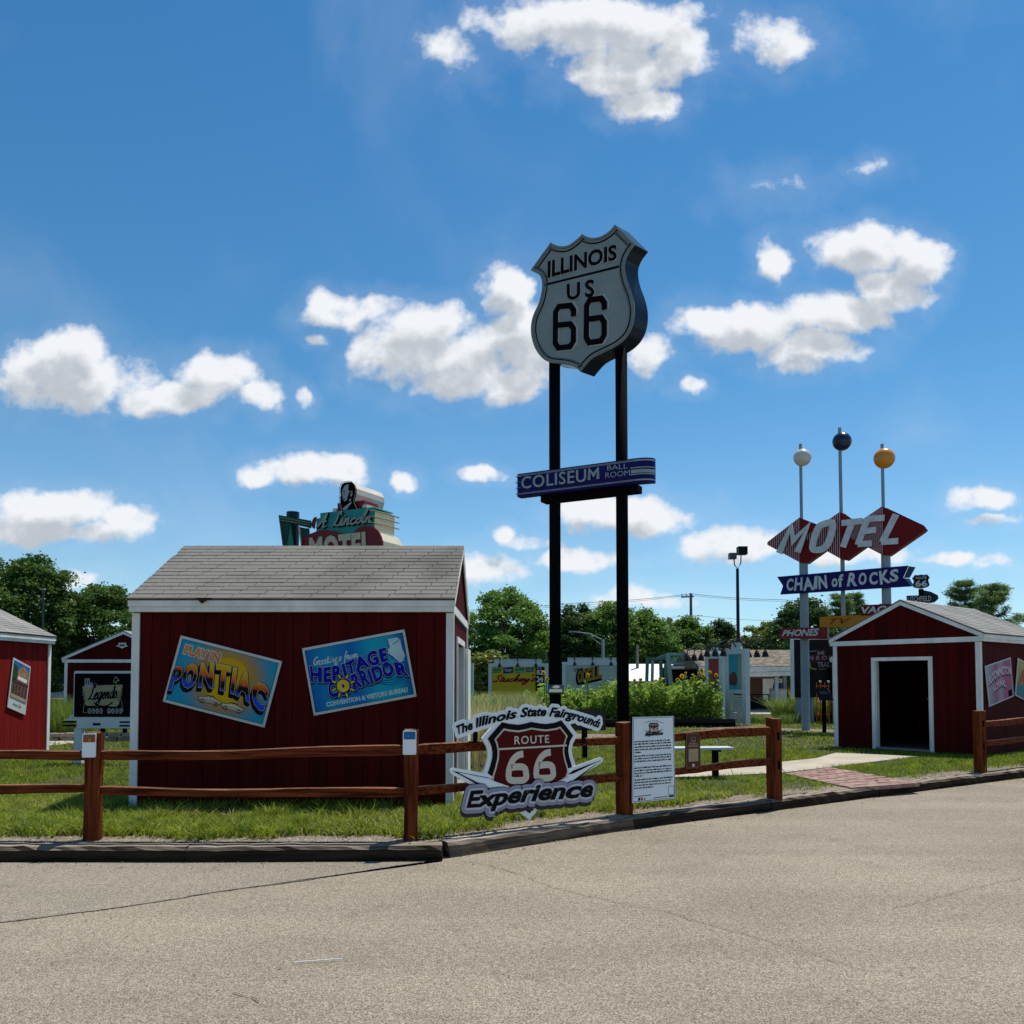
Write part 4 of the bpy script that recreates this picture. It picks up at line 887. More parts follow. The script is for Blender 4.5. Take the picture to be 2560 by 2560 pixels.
MB().prism(fm.q([(1572, 855), (1640, 860), (1690, 945), (1605, 944)]), .045, .049).build('ribbon_fold', M('light_blue_enamel', (.10, .25, .38), .4), chain)
mw = MB()
def word(mb, s, quads, y, off, thick, fr):
    for ch, qd in zip(s, quads): text(mb, ch, warp_quad(*fr.q(qd)), y, off=off, thick=thick)
word(mw, 'CHAIN', [[(300, 995), (365, 990), (372, 870), (305, 872)], [(385, 992), (465, 985), (470, 860), (400, 862)], [(490, 992), (592, 985), (560, 850), (500, 860)], [(600, 975), (625, 972), (630, 842), (612, 845)], [(655, 975), (742, 965), (728, 832), (650, 845)]], -.075, .035, .015, fm)
word(mw, 'of', [[(793, 955), (855, 950), (850, 865), (800, 868)], [(865, 955), (918, 945), (915, 820), (870, 825)]], -.075, .03, .015, fm)
word(mw, 'ROCKS', [[(965, 945), (1060, 940), (1060, 805), (990, 810)], [(1088, 932), (1170, 925), (1172, 805), (1095, 808)], [(1208, 930), (1290, 922), (1290, 795), (1210, 805)], [(1330, 925), (1425, 905), (1405, 775), (1315, 790)], [(1435, 898), (1515, 890), (1518, 762), (1440, 775)]], -.075, .035, .015, fm)
mw.build('letters', M('letter_pale', (.58, .64, .64), .5), chain)
C6 = crop(1950, 1480, 5.085)
fm6 = Frame(8.6, 24.4, -33, crop=C6)
def small_sign(name, label, c0, quad, mat, txt, tq, tm, off=.03, y=-.1, shear=.25, d=.2):
    o = fthing(name, label, 'sign', fm6); p = fm6.q(quad); MB().prism(p, y, y + d).build('panel', mat, o)
    mb = MB(); text(mb, txt, warp_quad(*fm6.q(tq)), y - .012, off=off, shear=shear, thick=.012); mb.build('letters', tm, o); return o
small_sign('motel_service_sign', 'red PHONES sign fixed low on the left grey pole of the motel sign', 0, [(15, 590), (615, 600), (612, 447), (12, 462)], M('signal_red_enamel', (.24, .012, .014), .4, (.2, .01, .012), 2), 'PHONES', [(42, 562), (498, 555), (502, 468), (50, 490)], MATS['letter_pale'])
small_sign('motel_service_sign', 'orange yellow TV sign beside the left grey pole of the motel sign', 0, [(515, 447), (1400, 455), (1400, 275), (512, 320)], M('amber_enamel', (.50, .19, .008), .4, (.46, .17, .007), 2), 'TV', [(640, 415), (915, 400), (915, 328), (640, 345)], M('dark_red_tube', (.05, .008, .006), .4), off=-.01, shear=.4)
fm6b = Frame(8.6, 24.4, -33, crop=C4)
vac = fthing('motel_service_sign', 'dark red VACANCY sign on the right grey pole partly hidden by the shed roof', 'sign', fm6b)
MB().prism(fm6b.q([(900, 1372), (1330, 1372), (1330, 1285), (898, 1306)]), -.1, .1).build('panel', MATS['oxblood_enamel'], vac)
mb = MB(); text(mb, 'VACANCY', warp_quad(*fm6b.q([(908, 1358), (1290, 1340), (1290, 1300), (905, 1318)])), -.112, off=.03, shear=.2, thick=.012); mb.build('letters', MATS['letter_pale'], vac)
# ------------------------------------------------------------------ black route post behind the shed
fl = Frame(10.4, 25.5, -20, crop=C4)
lit = fthing('route_post_sign', 'black post with small ROUTE 66 shield above a LITCHFIELD arrow board behind the right shed', 'sign', fl)
s_, _ = fl.uv(1280, 1230); MB().tube([(s_, .08, 0), (s_, .08, fl.uv(1280, 1200)[1])], .07, 8).build('post', BLKM, lit)
a = fl.uv(1222, 1200); b = fl.uv(1332, 1108); sp_ = shield_pts(a[0], b[0], a[1], b[1])
MB().prism(sp_, -.06, .06).build('shield', M('pale_rim', (.3, .33, .34), .5), lit); 
mb = MB(); mb.prism(inset(sp_, .02), -.075, -.062); mb.build('shield_face', BLKM, lit)
mb = MB(); text(mb, 'ROUTE', (a[0] + .2 * (b[0] - a[0]), a[0] + .8 * (b[0] - a[0]), a[1] + .66 * (b[1] - a[1]), a[1] + .84 * (b[1] - a[1])), -.08, off=.02); text(mb, '66', (a[0] + .18 * (b[0] - a[0]), a[0] + .82 * (b[0] - a[0]), a[1] + .14 * (b[1] - a[1]), a[1] + .55 * (b[1] - a[1])), -.08, off=.04); mb.build('lettering', MATS['letter_pale'], lit)
MB().prism(fl.q([(1185, 1290), (1345, 1290), (1345, 1240), (1185, 1245)]), -.08, .0).build('arrow_board', BLK, lit)
MB().prism(fl.q([(1295, 1290), (1365, 1285), (1390, 1262), (1385, 1240), (1340, 1218), (1295, 1208)]), .01, .12).build('arrow_head', M('dark_green_enamel', (.008, .03, .025), .4), lit)
mb = MB(); text(mb, 'LITCHFIELD', warp_quad(*fl.q([(1192, 1280), (1340, 1280), (1340, 1246), (1192, 1252)])), -.085, off=.01); mb.build('lettering', MATS['letter_pale'], lit)

# ------------------------------------------------------------------ the teal and red motel sign above the shed roof
CL = crop(690, 1190, 5.855)
fq = Frame((690 + 650 / 5.855 - 1280) / F * 25, 25, -26.5, crop=CL)
lin = fthing('vintage_motel_sign', 'teal and red vintage MOTEL sign with bearded man portrait above the big shed roof', 'sign', fq)
TEAL = M('teal_enamel', (.012, .26, .24), .4, (.01, .22, .20), 2); RE = M('motel_red_enamel', (.17, .010, .012), .35, (.15, .008, .01), 2); CRM = M('cream_enamel', (.55, .52, .38), .5, (.5, .47, .34), 2); DT = M('deep_teal_enamel', (.005, .07, .055), .4, (.004, .05, .04), 2)
TT = [(590, 850), (590, 625), (648, 615), (648, 543), (1440, 453), (1425, 600), (1425, 790), (1180, 860), (1150, 880), (1000, 880), (850, 850), (720, 840)]
MB().prism(fq.q(TT), 0, .04).build('script_panel', TEAL, lin)
MB().prism(fq.q([(648, 560), (648, 543), (1440, 453), (1440, 470)]), .042, .95).build('panel_lid', M('aqua_enamel', (.05, .36, .33), .4), lin)
RR = smooth([(400, 1060), (410, 940), (470, 870), (560, 835), (640, 805), (740, 795), (860, 805), (1000, 845), (1110, 850), (1170, 815), (1220, 760), (1330, 732), (1450, 755), (1530, 840), (1570, 960), (1560, 1070)], 2)
low = [(1560, 1400), (1500, 1500), (450, 1500), (400, 1400)]
MB().prism(fq.q(RR + low), -.06, .0 - .004).build('motel_panel', RE, lin)
MB().prism(fq.q([(1436, 500), (1428, 800), (1500, 840), (1560, 950), (1565, 1400), (1450, 1480), (500, 1480), (500, 1100), (1200, 900), (1300, 780), (1300, 520)]), .045, 1.05).build('side_case', CRM, lin)
mb = MB(); text(mb, 'MOTEL', warp_quad(*fq.q([(545, 1230), (1420, 1230), (1405, 840), (530, 930)])), -.11, off=.05, thick=.04, sp=1.12); mb.build('letters', M('letter_cream', (.55, .50, .35), .5, (.42, .38, .28), 9), lin)
mb = MB(); cursive(mb, 'A. Lincoln', warp_quad(*fq.q([(612, 778), (1420, 690), (1410, 505), (640, 560)])), .055, -.05, .35, thick=.03); mb.build('script_shadow', BLKM, lin)
mb = MB(); cursive(mb, 'A. Lincoln', warp_quad(*fq.q([(608, 770), (1415, 682), (1405, 497), (636, 552)])), .045, -.085, .35, thick=.02); mb.build('script_letters', M('script_silver', (.34, .36, .31), .4), lin)
for i, (z0, z1) in enumerate(((515, 560), (600, 650), (690, 740))):
    p, q = fq.uv(1400, z0), fq.uv(1430, z0); MB().tube([(p[0], -.09, p[1]), (q[0] + .05, -.05, q[1]), (q[0] + .12, .5, q[1]), (q[0] + .14, 1.1, q[1] - .01)], .02, 6).build('neon_tube', M('tube_amber', (.35, .3, .16), .3), lin)
MB().prism(fq.q([(855, 505), (850, 385), (1240, 340), (1250, 450)]), .16, .85).build('red_crest', RE, lin)
MB().prism(fq.q([(800, 515), (800, 468), (850, 462), (860, 508)]), .1, .6).prism(fq.q([(1235, 455), (1235, 412), (1300, 405), (1300, 450)]), .1, .8).build('crest_block', CRM, lin)
hd = [(945, 495), (950, 440), (925, 400), (918, 360), (925, 330), (915, 310), (930, 280), (925, 240), (925, 170), (945, 115), (985, 90), (1040, 80), (1085, 80), (1125, 120), (1148, 180), (1145, 260), (1120, 340), (1130, 400), (1170, 475)]
MB().prism(fq.q(hd), .06, .11).build('portrait_panel', BLKM, lin)
face = [(965, 340), (955, 300), (950, 250), (958, 200), (990, 140), (1035, 110), (1048, 135), (1035, 190), (1060, 215), (1045, 250), (1030, 300), (1020, 350), (990, 365)]
mb = MB(); mb.prism(fq.q(face), .050, .0595); mb.prism(fq.q([(960, 470), (1020, 420), (1090, 370), (1085, 395), (1010, 490), (955, 490)]), .050, .0595)
mb.prism(fq.q([(1066, 250), (1080, 210), (1100, 215), (1098, 280), (1078, 305)]), .050, .0595); mb.prism(fq.q([(1058, 330), (1085, 330), (1075, 360), (1055, 370)]), .050, .0595)
mb.build('portrait_highlight', M('portrait_grey', (.36, .38, .42), .4), lin)
mb = MB(); mb.prism(fq.q([(965, 222), (985, 212), (1000, 222), (985, 232)]), .042, .0495); mb.prism(fq.q([(972, 262), (985, 248), (990, 262), (978, 272)]), .042, .0495); mb.prism(fq.q([(955, 295), (965, 300), (975, 296), (968, 308)]), .042, .0495); mb.prism(fq.q([(962, 330), (985, 322), (1002, 332), (985, 340)]), .042, .0495); mb.prism(fq.q([(1075, 240), (1082, 225), (1090, 235), (1085, 270), (1078, 275)]), .042, .0495)
mb.build('portrait_feature', BLKM, lin)
mb = MB(); hp = fq.q(hd); cx0 = sum(p[0] for p in hp) / len(hp); cz0 = sum(p[1] for p in hp) / len(hp)
mb.ribbon([(cx0 + (p[0] - cx0) * 1.06, cz0 + (p[1] - cz0) * 1.04) for p in hp], .015, .03); mb.build('neon_tube', MATS['tube_amber'], lin)
MB().prism(fq.q([(955, 420), (945, 200), (985, 108), (1095, 92), (1140, 170), (1140, 250), (1115, 345), (1110, 420)]), .115, 1.55).build('portrait_can', M('cream_white_metal', (.62, .58, .50), .4, (.55, .5, .44), 2), lin)
# side wing with the post
fw = Frame((690 + 45 / 5.855 - 1280) / F * 25, 25, 18, crop=CL)
wing = lin
def wl(pts, y0, y1, nm, m, off=0):
    M_ = (Matrix.Translation((fq.o.x, fq.o.y, G)) @ Matrix.Rotation(fq.a, 4, 'Z')).inverted() @ (Matrix.Translation((fw.o.x, fw.o.y, G)) @ Matrix.Rotation(fw.a, 4, 'Z'))
    MB().prism(fw.q(pts), y0, y1).xf(M_).build(nm, m, lin)
wl([(40, 570), (520, 655), (520, 755), (48, 640)], 0, .16, 'wing_beam', DT)
wl([(48, 600), (495, 680), (495, 687), (48, 607)], -.012, -.002, 'wing_tube', MATS['tube_amber']); wl([(60, 645), (490, 712), (490, 719), (60, 652)], -.012, -.002, 'wing_tube', MATS['tube_amber'])
wl([(48, 640), (75, 648), (128, 1060), (105, 1060)], 0, .16, 'wing_strut', DT); wl([(70, 650), (210, 685), (232, 1060), (118, 1060)], .09, .12, 'wing_panel', DT); wl([(160, 1040), (215, 700), (262, 1030), (262, 1060)], .04, .08, 'wing_fin', M('mid_teal_enamel', (.012, .22, .14), .4)); wl([(325, 715), (345, 720), (375, 1000), (360, 1000)], .0, .05, 'wing_fin', CRM); wl([(440, 760), (490, 760), (498, 830), (400, 950), (400, 1060), (370, 1060), (350, 740)], .05, .1, 'wing_fin', DT)
wl([(520, 700), (535, 640), (560, 605), (600, 600), (580, 700), (570, 770), (530, 745)], -.03, .1, 'wing_scroll', RE)
s_ = Vector(at(690 + 250 / 5.855, 1250, 26.0)); M_ = (Matrix.Translation((fq.o.x, fq.o.y, G)) @ Matrix.Rotation(fq.a, 4, 'Z')).inverted()
zt3 = at(733, 1190 + 530 / 5.855, 26).z
MB().tube([(s_.x, 26.0, G - .1), (s_.x, 26.0, zt3)], .2, 16).xf(M_).build('post', M('teal_black_post', (.008, .02, .03), .4), lin)
MB().tube([(s_.x + 3.2, 26.4, G - .1), (s_.x + 3.2, 26.4, 5.5)], .18, 12).xf(M_).build('post', MATS['teal_black_post'], lin)

# ------------------------------------------------------------------ cut-out sign on the fence
ang = math.degrees(math.atan2(P3[1] - P2[1], P3[0] - P2[0]))
n_ = Vector((math.sin(math.radians(ang)), -math.cos(math.radians(ang))))
CE = crop(1120, 1750, 4.83)
fe = Frame(P2[0] + n_.x * .14, P2[1] + n_.y * .14, ang, crop=CE)
ex = fthing('shield_cutout_sign', 'cut-out fairgrounds sign with dark red ROUTE 66 shield and wings mounted on the fence', 'sign', fe)
def Q(*p): return fe.q(p)
arc = [(120, 395), (300, 330), (620, 235), (900, 185), (1130, 165), (1340, 180), (1560, 225), (1700, 265), (1825, 320)]
# white backing: shield halo, wings, arched lettering halo, lower point
SH = [(480, 468), (652, 268), (740, 288), (850, 300), (930, 285), (1005, 265), (1090, 280), (1180, 290), (1290, 275), (1368, 245), (1510, 428), (1475, 490), (1455, 560), (1450, 620), (1465, 700), (1490, 780), (1505, 860), (1470, 980), (1300, 1100), (1120, 1200), (985, 1368), (830, 1250), (640, 1180), (540, 1120), (470, 1000), (478, 900), (510, 800), (535, 700), (538, 630), (525, 560), (505, 510)]
wh = MB()
sh = fe.q(SH); wh.prism(inset(sh, -.05), .004, .02)
WL = [(18, 845), (60, 815), (480, 890), (640, 1000), (800, 1080), (560, 1110), (330, 1055), (35, 890)]
WR = [(1440, 830), (1530, 800), (1840, 688), (1872, 705), (1865, 745), (1640, 890), (1480, 1010), (1300, 1060), (1240, 1000)]
wh.prism(fe.q(WL), -.004, .003); wh.prism(fe.q(WR), -.004, .003)
def arcw(u, v):
    # baseline and cap line of the arched words
    base = smooth([(128, 402), (260, 352), (400, 300), (600, 248), (820, 205), (1000, 185), (1150, 182), (1300, 190), (1450, 212), (1600, 252), (1720, 290), (1815, 325)], 10)
    n = len(base) - 1; t = u * n; i = min(int(max(0, t)), n - 1); f = t - i; x = base[i][0] + (base[i + 1][0] - base[i][0]) * f; y = base[i][1] + (base[i + 1][1] - base[i][1]) * f
    dx, dy = base[i + 1][0] - base[i][0], base[i + 1][1] - base[i][1]; L = math.hypot(dx, dy); h = 130 + 10 * (1 - abs(u - .5)); vv = v - .22
    return Vector(fe.uv(x + dy / L * h * vv * .9, y - abs(dx / L) * h * vv + 14))
TXT = 'The Illinois State Fairgrounds'
text(wh, TXT, arcw, .0, off=.03, shear=.35, halo=.038)
wh.prism(fe.q([(600, 285), (800, 215), (1100, 175), (1380, 215), (1420, 300), (1000, 330), (650, 330)]), .003, .0035)
wh.build('white_backing', SIGNW, ex)
mb = MB(); text(mb, TXT, arcw, -.006, off=.035, shear=.35); mb.build('arched_lettering', BLKM, ex)
MB().prism(sh, -.0035, .002).build('shield_border', M('print_black', (.005, .004, .005), .6, spec=.08), ex)
s2 = inset(sh, .055); s3 = inset(sh, .073)
MB().prism(s2, -.006, -.004).build('shield_outline', CREAM, ex)
MB().prism(s3, -.0085, -.0065).build('shield_field', MAROON, ex)
mb = MB(); mb.prism(Q((590, 605), (1425, 558), (1425, 536), (590, 583)), -.012, -.009); mb.build('divider', CREAM, ex)
mb = MB(); text(mb, 'ROUTE', warp_quad(*Q((795, 535), (1212, 515), (1210, 422), (797, 438))), -.012, off=.016, sp=1.15)
for c4 in (((722, 972), (945, 965), (905, 650), (735, 660)), ((1055, 945), (1270, 935), (1235, 630), (1068, 640))): stroke(mb, SIXS, warp_quad(*fe.q(c4)), .067, -.012)
mb.build('numerals', CREAM, ex)
# wings
mb = MB()
for P in ([(50, 855), (480, 935), (560, 960), (700, 1010), (500, 945), (110, 872), (330, 985), (560, 1100), (470, 1090), (200, 935)],): mb.prism(fe.q(P), -.0075, -.0045)
mb.prism(fe.q([(1510, 850), (1845, 725), (1500, 890), (1440, 900)]), -.0075, -.0045); mb.prism(fe.q([(1840, 730), (1500, 1000), (1380, 1050), (1480, 985)]), -.0078, -.0048)
mb.build('wing_line', MATS['print_black'], ex)
MB().prism(fe.q([(120, 878), (480, 955), (815, 1072), (560, 1085), (420, 1020)]), -.013, -.0095).build('wing_fill', SIGNW, ex); MB().prism(fe.q([(1245, 1010), (1480, 915), (1800, 752), (1440, 1010), (1300, 1030)]), -.013, -.0095).build('wing_fill', SIGNW, ex)
# word plate
LAV = M('lavender_grey_print', (.30, .29, .38), .4, (.26, .25, .34), 2); SHD = M('plate_shadow_print', (.035, .03, .03), .5)
eq = [(225, 1290), (1735, 1155), (1745, 1040), (235, 1140)]
def ew(dx=0, dy=0):
    def w(u, v):
        b = smooth([(215, 1350), (500, 1330), (800, 1290), (1100, 1262), (1400, 1240), (1720, 1215)], 4); n = len(b) - 1; t = min(max(u, -.1), 1.1) * n; i = min(max(0, int(t)), n - 1); f = t - i
        x = b[i][0] + (b[i + 1][0] - b[i][0]) * f; y = b[i][1] + (b[i + 1][1] - b[i][1]) * f; return Vector(fe.uv(x + dx, y + dy - v * 245))
    return w
for (nm, halo, y, mt, dx, dy) in (('plate_shadow', .058, -.016, SHD, -8, 52), ('plate_outline', .066, -.021, MATS['print_black'], 0, 0), ('word_plate', .060, -.026, LAV, 0, 0), ('word_outline', .026, -.031, M('pale_print', (.56, .58, .62), .4), 0, 0)):
    mb = MB(); text(mb, 'Experience', ew(dx, dy), y, off=.02, shear=.3, halo=halo)
    if halo > .05: mb.prism(fe.q([(250 + dx, 1330 + dy), (1690 + dx, 1190 + dy), (1700 + dx, 1060 + dy), (280 + dx, 1150 + dy)]), y + .003, y + .0035)
    mb.build(nm, mt, ex)
mb = MB(); text(mb, 'Experience', ew(), -.034, off=.04, shear=.3); mb.build('word_lettering', MATS['print_black'], ex)
for x in (330, 1640):
    s_, z_ = fe.uv(x, 500, .06); t_ = fe.uv(x, 300)[1]
    MB().box(s_ - .018, s_ + .018, .05, .075, z_ - .0, t_ + .06).box(s_ - .05, s_ + .03, .03, .10, z_ - .012, z_ + .0).build('bracket', BLKM, ex)
for x, y in ((760, 560), (1300, 560), (760, 1000), (1300, 960)):
    s_, z_ = fe.uv(x, y); MB().box(s_ - .02, s_ + .02, .022, .10, z_ - .02, z_ + .02).build('spacer', BLKM, ex)

# ------------------------------------------------------------------ text board and plaque on the next fence span
ang2 = math.degrees(math.atan2(P4[1] - P3[1], P4[0] - P3[0])); n2 = Vector((math.sin(math.radians(ang2)), -math.cos(math.radians(ang2))))
CBd = crop(1570, 1780, 8.05)
fi = Frame(P3[0] + n2.x * .09, P3[1] + n2.y * .09, ang2, crop=CBd)
bd = fthing('info_board', 'tall white board of printed text standing against the fence right of the shield cutout', 'information board', fi)
MB().prism(fi.q([(70, 1845), (965, 1755), (925, 75), (85, 98)]), .004, .03).build('board_edge', BLKM, bd)
MB().prism(fi.q([(80, 1835), (955, 1745), (918, 82), (92, 106)]), -.002, .003).build('board_face', M('board_white', (.74, .80, .82), .35, (.71, .77, .79), 2), bd)
mb = MB(); a_ = fi.q([(92, 1815), (942, 1728), (908, 96), (104, 122)]); mb.ring(a_, inset(a_, .004), -.0045, -.0025)
def lines(mb, rows, h, x0, x1, r):
    """blocks of body text, too small to read: word-shaped marks"""
    for (ya, yb, frac) in rows:
        x = 0.
        while x < frac:
            w = r.uniform(.02, .10)
            if x + w > frac: break
            xa, xb = x0 + (x1 - x0) * x, x0 + (x1 - x0) * (x + w); y0_, y1_ = ya + (yb - ya) * x, ya + (yb - ya) * (x + w)
            for t in range(max(1, int(w / .014))):
                t0 = t / max(1, int(w / .014)); t1 = t0 + .72 / max(1, int(w / .014)); hh = h * r.choice([.7, .7, 1.])
                mb.prism(fi.q([(xa + (xb - xa) * t0, y0_ + (y1_ - y0_) * t0), (xa + (xb - xa) * t1, y0_ + (y1_ - y0_) * t1), (xa + (xb - xa) * t1, y0_ + (y1_ - y0_) * t1 - hh), (xa + (xb - xa) * t0, y0_ + (y1_ - y0_) * t0 - hh)]), -.0045, -.0025)
            x += w + .016
r = random.Random(3)
lines(mb, [(615, 572, 1), (665, 622, 1), (722, 678, 1), (778, 730, 1), (832, 790, .25)], 30, 128, 882, r); lines(mb, [(905, 858, 1), (960, 905, 1), (1015, 960, 1), (1070, 1020, .07)], 30, 125, 895, r)
lines(mb, [(1145, 1085, 1), (1200, 1140, 1), (1255, 1190, 1), (1308, 1250, .26)], 30, 122, 903, r); lines(mb, [(1385, 1320, 1), (1440, 1372, 1), (1495, 1428, 1), (1550, 1480, .55)], 30, 122, 908, r)
lines(mb, [(1712, 1675, 1)], 18, 122, 465, r); lines(mb, [(1738, 1705, 1)], 18, 515, 800, r)
mb.prism(fi.q([(818, 1715), (922, 1700), (920, 1665), (818, 1680)]), -.0045, -.0025); mb.prism(fi.q([(202, 1785), (240, 1780), (240, 1722), (202, 1726)]), -.0045, -.0025); mb.prism(fi.q([(318, 1740), (345, 1732), (335, 1765), (322, 1768)]), -.0045, -.0025)
mb.build('printed_text', BLKM, bd)
mb = MB(); mb.prism(fi.q([(255, 1780), (293, 1776), (293, 1718), (255, 1722)]), -.0045, -.0025); mb.build('camera_icon', M('icon_red', (.4, .08, .07), .4), bd)
mb = MB(); b4 = fi.q([(812, 1665), (925, 1650), (922, 1480), (808, 1492)]); mb.ring(b4, inset(b4, .003), -.0045, -.0025); mb.build('frame_line', BLKM, bd)
q_ = fi.q([(410, 470), (620, 455), (625, 208), (405, 222)]); x0, x1, z0, z1 = q_[0][0], q_[1][0], q_[0][1], q_[2][1] - .0
sp_ = shield_pts(x0, x1, z0, z1)
MB().prism(sp_, -.0045, -.0025).build('logo_border', BLKM, bd); MB().ring(inset(sp_, .012), inset(sp_, .016), -.0075, -.005).build('logo_outline', CREAM, bd); MB().prism(inset(sp_, .016), -.006, -.0048).build('logo_field', MAROON, bd)
mb = MB(); text(mb, '66', warp_quad(*fi.q([(445, 400), (580, 390), (580, 305), (445, 315)])), -.009, off=.03); text(mb, 'ROUTE', warp_quad(*fi.q([(468, 282), (560, 278), (560, 250), (468, 254)])), -.009, off=.01); mb.build('logo_numerals', CREAM, bd)
mb = MB(); text(mb, 'Experience', warp_quad(*fi.q([(350, 488), (690, 458), (690, 412), (350, 425)])), -.009, off=.05, shear=.3)
def arc2(u, v): return Vector(fi.uv(322 + 385 * u, 235 - 48 * math.sin(math.pi * min(1, max(0, u))) - v * 22))
text(mb, 'The Illinois State Fairgrounds', arc2, -.009, off=.02, shear=.3)
mb.prism(fi.q([(315, 360), (430, 400), (480, 430), (420, 415)]), -.008, -.006); mb.prism(fi.q([(712, 335), (620, 405), (560, 430), (615, 385)]), -.008, -.006)
mb.build('logo_lettering', BLKM, bd)
mb = MB(); text(mb, 'Experience', warp_quad(*fi.q([(350, 488), (690, 458), (690, 412), (350, 425)])), -.0055, off=.05, shear=.3, halo=.009); mb.build('logo_plate', M('logo_plate_grey', (.28, .28, .32), .4), bd)
fp = Frame(P3[0] + n2.x * .06, P3[1] + n2.y * .06, ang2, crop=CBd)
pq = thing('small_plaque', 'small brown plaque with beige panel fixed across both rails beside the text board', 'plaque', (fp.o.x, fp.o.y, G), (0, 0, fp.a))
pa, pb = fp.uv(1165, 1145), fp.uv(1448, 425); BRN = M('plaque_brown', (.085, .018, .012), .45)
MB().prism(rrect(pa[0], pb[0], pa[1], pb[1], .02), -.004, .012).build('plate', BRN, pq)
mb = MB(); n = 22
for i in range(n):
    z = pa[1] + .02 + (pb[1] - pa[1] - .04) * i / n; mb.box(pa[0] + .004, pa[0] + .009, -.0065, -.0045, z, z + .009).box(pb[0] - .009, pb[0] - .004, -.0065, -.0045, z, z + .009)
for i in range(8): x = pa[0] + .02 + (pb[0] - pa[0] - .04) * i / 8; mb.box(x, x + .01, -.0065, -.0045, pa[1] + .004, pa[1] + .009).box(x, x + .01, -.0065, -.0045, pb[1] - .009, pb[1] - .004)
w_ = pb[0] - pa[0]; h_ = pb[1] - pa[1]; TAN = M('plaque_tan', (.36, .27, .15), .5)
sp_ = shield_pts(pa[0] + w_ * .32, pa[0] + w_ * .68, pa[1] + h_ * .74, pa[1] + h_ * .9); mb.ring(sp_, inset(sp_, .005), -.0065, -.0045)
text(mb, '66', (pa[0] + w_ * .4, pa[0] + w_ * .6, pa[1] + h_ * .77, pa[1] + h_ * .83), -.0065); text(mb, 'Experience', (pa[0] + w_ * .2, pa[0] + w_ * .8, pa[1] + h_ * .69, pa[1] + h_ * .735), -.0065, off=.04, shear=.3)
for i, k in enumerate((.655, .615)): mb.box(pa[0] + w_ * .15, pa[0] + w_ * .85, -.0065, -.0045, pa[1] + h_ * k, pa[1] + h_ * (k + .018))
mb.build('border_and_logo', TAN, pq)
MB().box(pa[0] + w_ * .17, pa[0] + w_ * .84, -.0065, -.0045, pa[1] + h_ * .2, pa[1] + h_ * .56).build('beige_panel', M('plaque_beige', (.40, .31, .16), .5), pq)
MB().box(pa[0] + w_ * .42, pa[0] + w_ * .58, -.0065, -.0045, pa[1] + h_ * .05, pa[1] + h_ * .13).build('pale_patch', CREAM, pq)

# ------------------------------------------------------------------ cards on the fence posts (their code squares are left off)
def post_card(P, deg, x0, x1, y0, y1, label, top):
    n = Vector((math.sin(math.radians(deg)), -math.cos(math.radians(deg)))) * .074
    fr = Frame(P[0] + n.x, P[1] + n.y, deg); a = fr.uv(x0, y1); b = fr.uv(x1, y0)
    o = fthing('post_card', label, 'sign', fr); MB().prism(rrect(a[0], b[0], a[1], b[1], .012), -.006, .004).build('card', SIGNW, o)
    w = b[0] - a[0]; h = b[1] - a[1]; MB().box(a[0] + w * .07, b[0] - w * .07, -.0085, -.0065, a[1] + h * .63, b[1] - h * .05).build('picture', top, o)
    mb = MB(); c = a[0] + w * .5
    if P is P1: mb.box(c - .004, c, -.0105, -.0088, a[1] + h * .66, a[1] + h * .8).box(c + .006, c + .01, -.0105, -.0088, a[1] + h * .66, a[1] + h * .8)
    else: mb.disc(c - .01, a[1] + h * .77, .006, -.0105, 10, .0017)
    mb.build('picture_detail', M('picture_glow', (.6, .45, .12), .5), o)
    mb = MB().disc(a[0] + w * .12, a[1] + h * .04, .002, -.008, 8, .001).disc(b[0] - w * .12, a[1] + h * .04, .002, -.008, 8, .001); mb.build('screw', BLKM, o)
s1_ = ramp_mat('sunset_picture', 2, [(.8, (.05, .03, .05)), (.86, (.22, .05, .015)), (.93, (.3, .08, .02)), (1.0, (.12, .10, .13))])
s2_ = ramp_mat('blue_picture', 2, [(.8, (.01, .10, .22)), (.87, (.01, .22, .36)), (.95, (.02, .14, .35))])
post_card(P1, 14, 205, 241, 1833, 1894, 'white card with sunset picture screwed to the leftmost fence post', s1_)
post_card(P2, 5, 1007, 1041, 1826, 1887, 'white card with blue picture screwed to the post in front of the big shed', s2_)

# ------------------------------------------------------------------ posters: centre, size, tilt on a wall plane
def poster(label, center, deg, tilt, w, h, cat='poster', name='postcard_sign'):
    o = thing(name, label, cat, center, (0, math.radians(tilt), math.radians(deg)))
    MB().box(-w / 2, w / 2, .0, .012, -h / 2, h / 2).build('panel', WHT_S, o); return o
WHT_S = M('poster_border', (.52, .56, .53), .5, (.47, .51, .48), 3)
c = at(556, 1703.4, Y0 - .03); PW, PH = 1.23, .80
po = poster('tilted postcard sign with two line-drawn cars under big sunset coloured letters', c, 0, 14.3, PW, PH)
bg1 = ramp_mat('sun_glow_print', 0, [(0, (.66, .42, .003)), (.34, (.60, .33, .005)), (.37, (.42, .24, .03)), (.5, (.30, .20, .13)), (.62, (.09, .24, .30)), (.75, (.008, .27, .42)), (1, (.006, .25, .40))], radial=(.05, .02, .75))
MB().box(-PW / 2 + .035, PW / 2 - .035, -.004, -.001, -PH / 2 + .035, PH / 2 - .035).build('print_ground', bg1, po)
mb = MB(); a_ = [(-PW / 2 + .033, -PH / 2 + .033), (PW / 2 - .033, -PH / 2 + .033), (PW / 2 - .033, PH / 2 - .033), (-PW / 2 + .033, PH / 2 - .033)]; mb.ring(a_, inset(a_, .005), -.006, -.0045); mb.build('print_edge', BLKM, po)
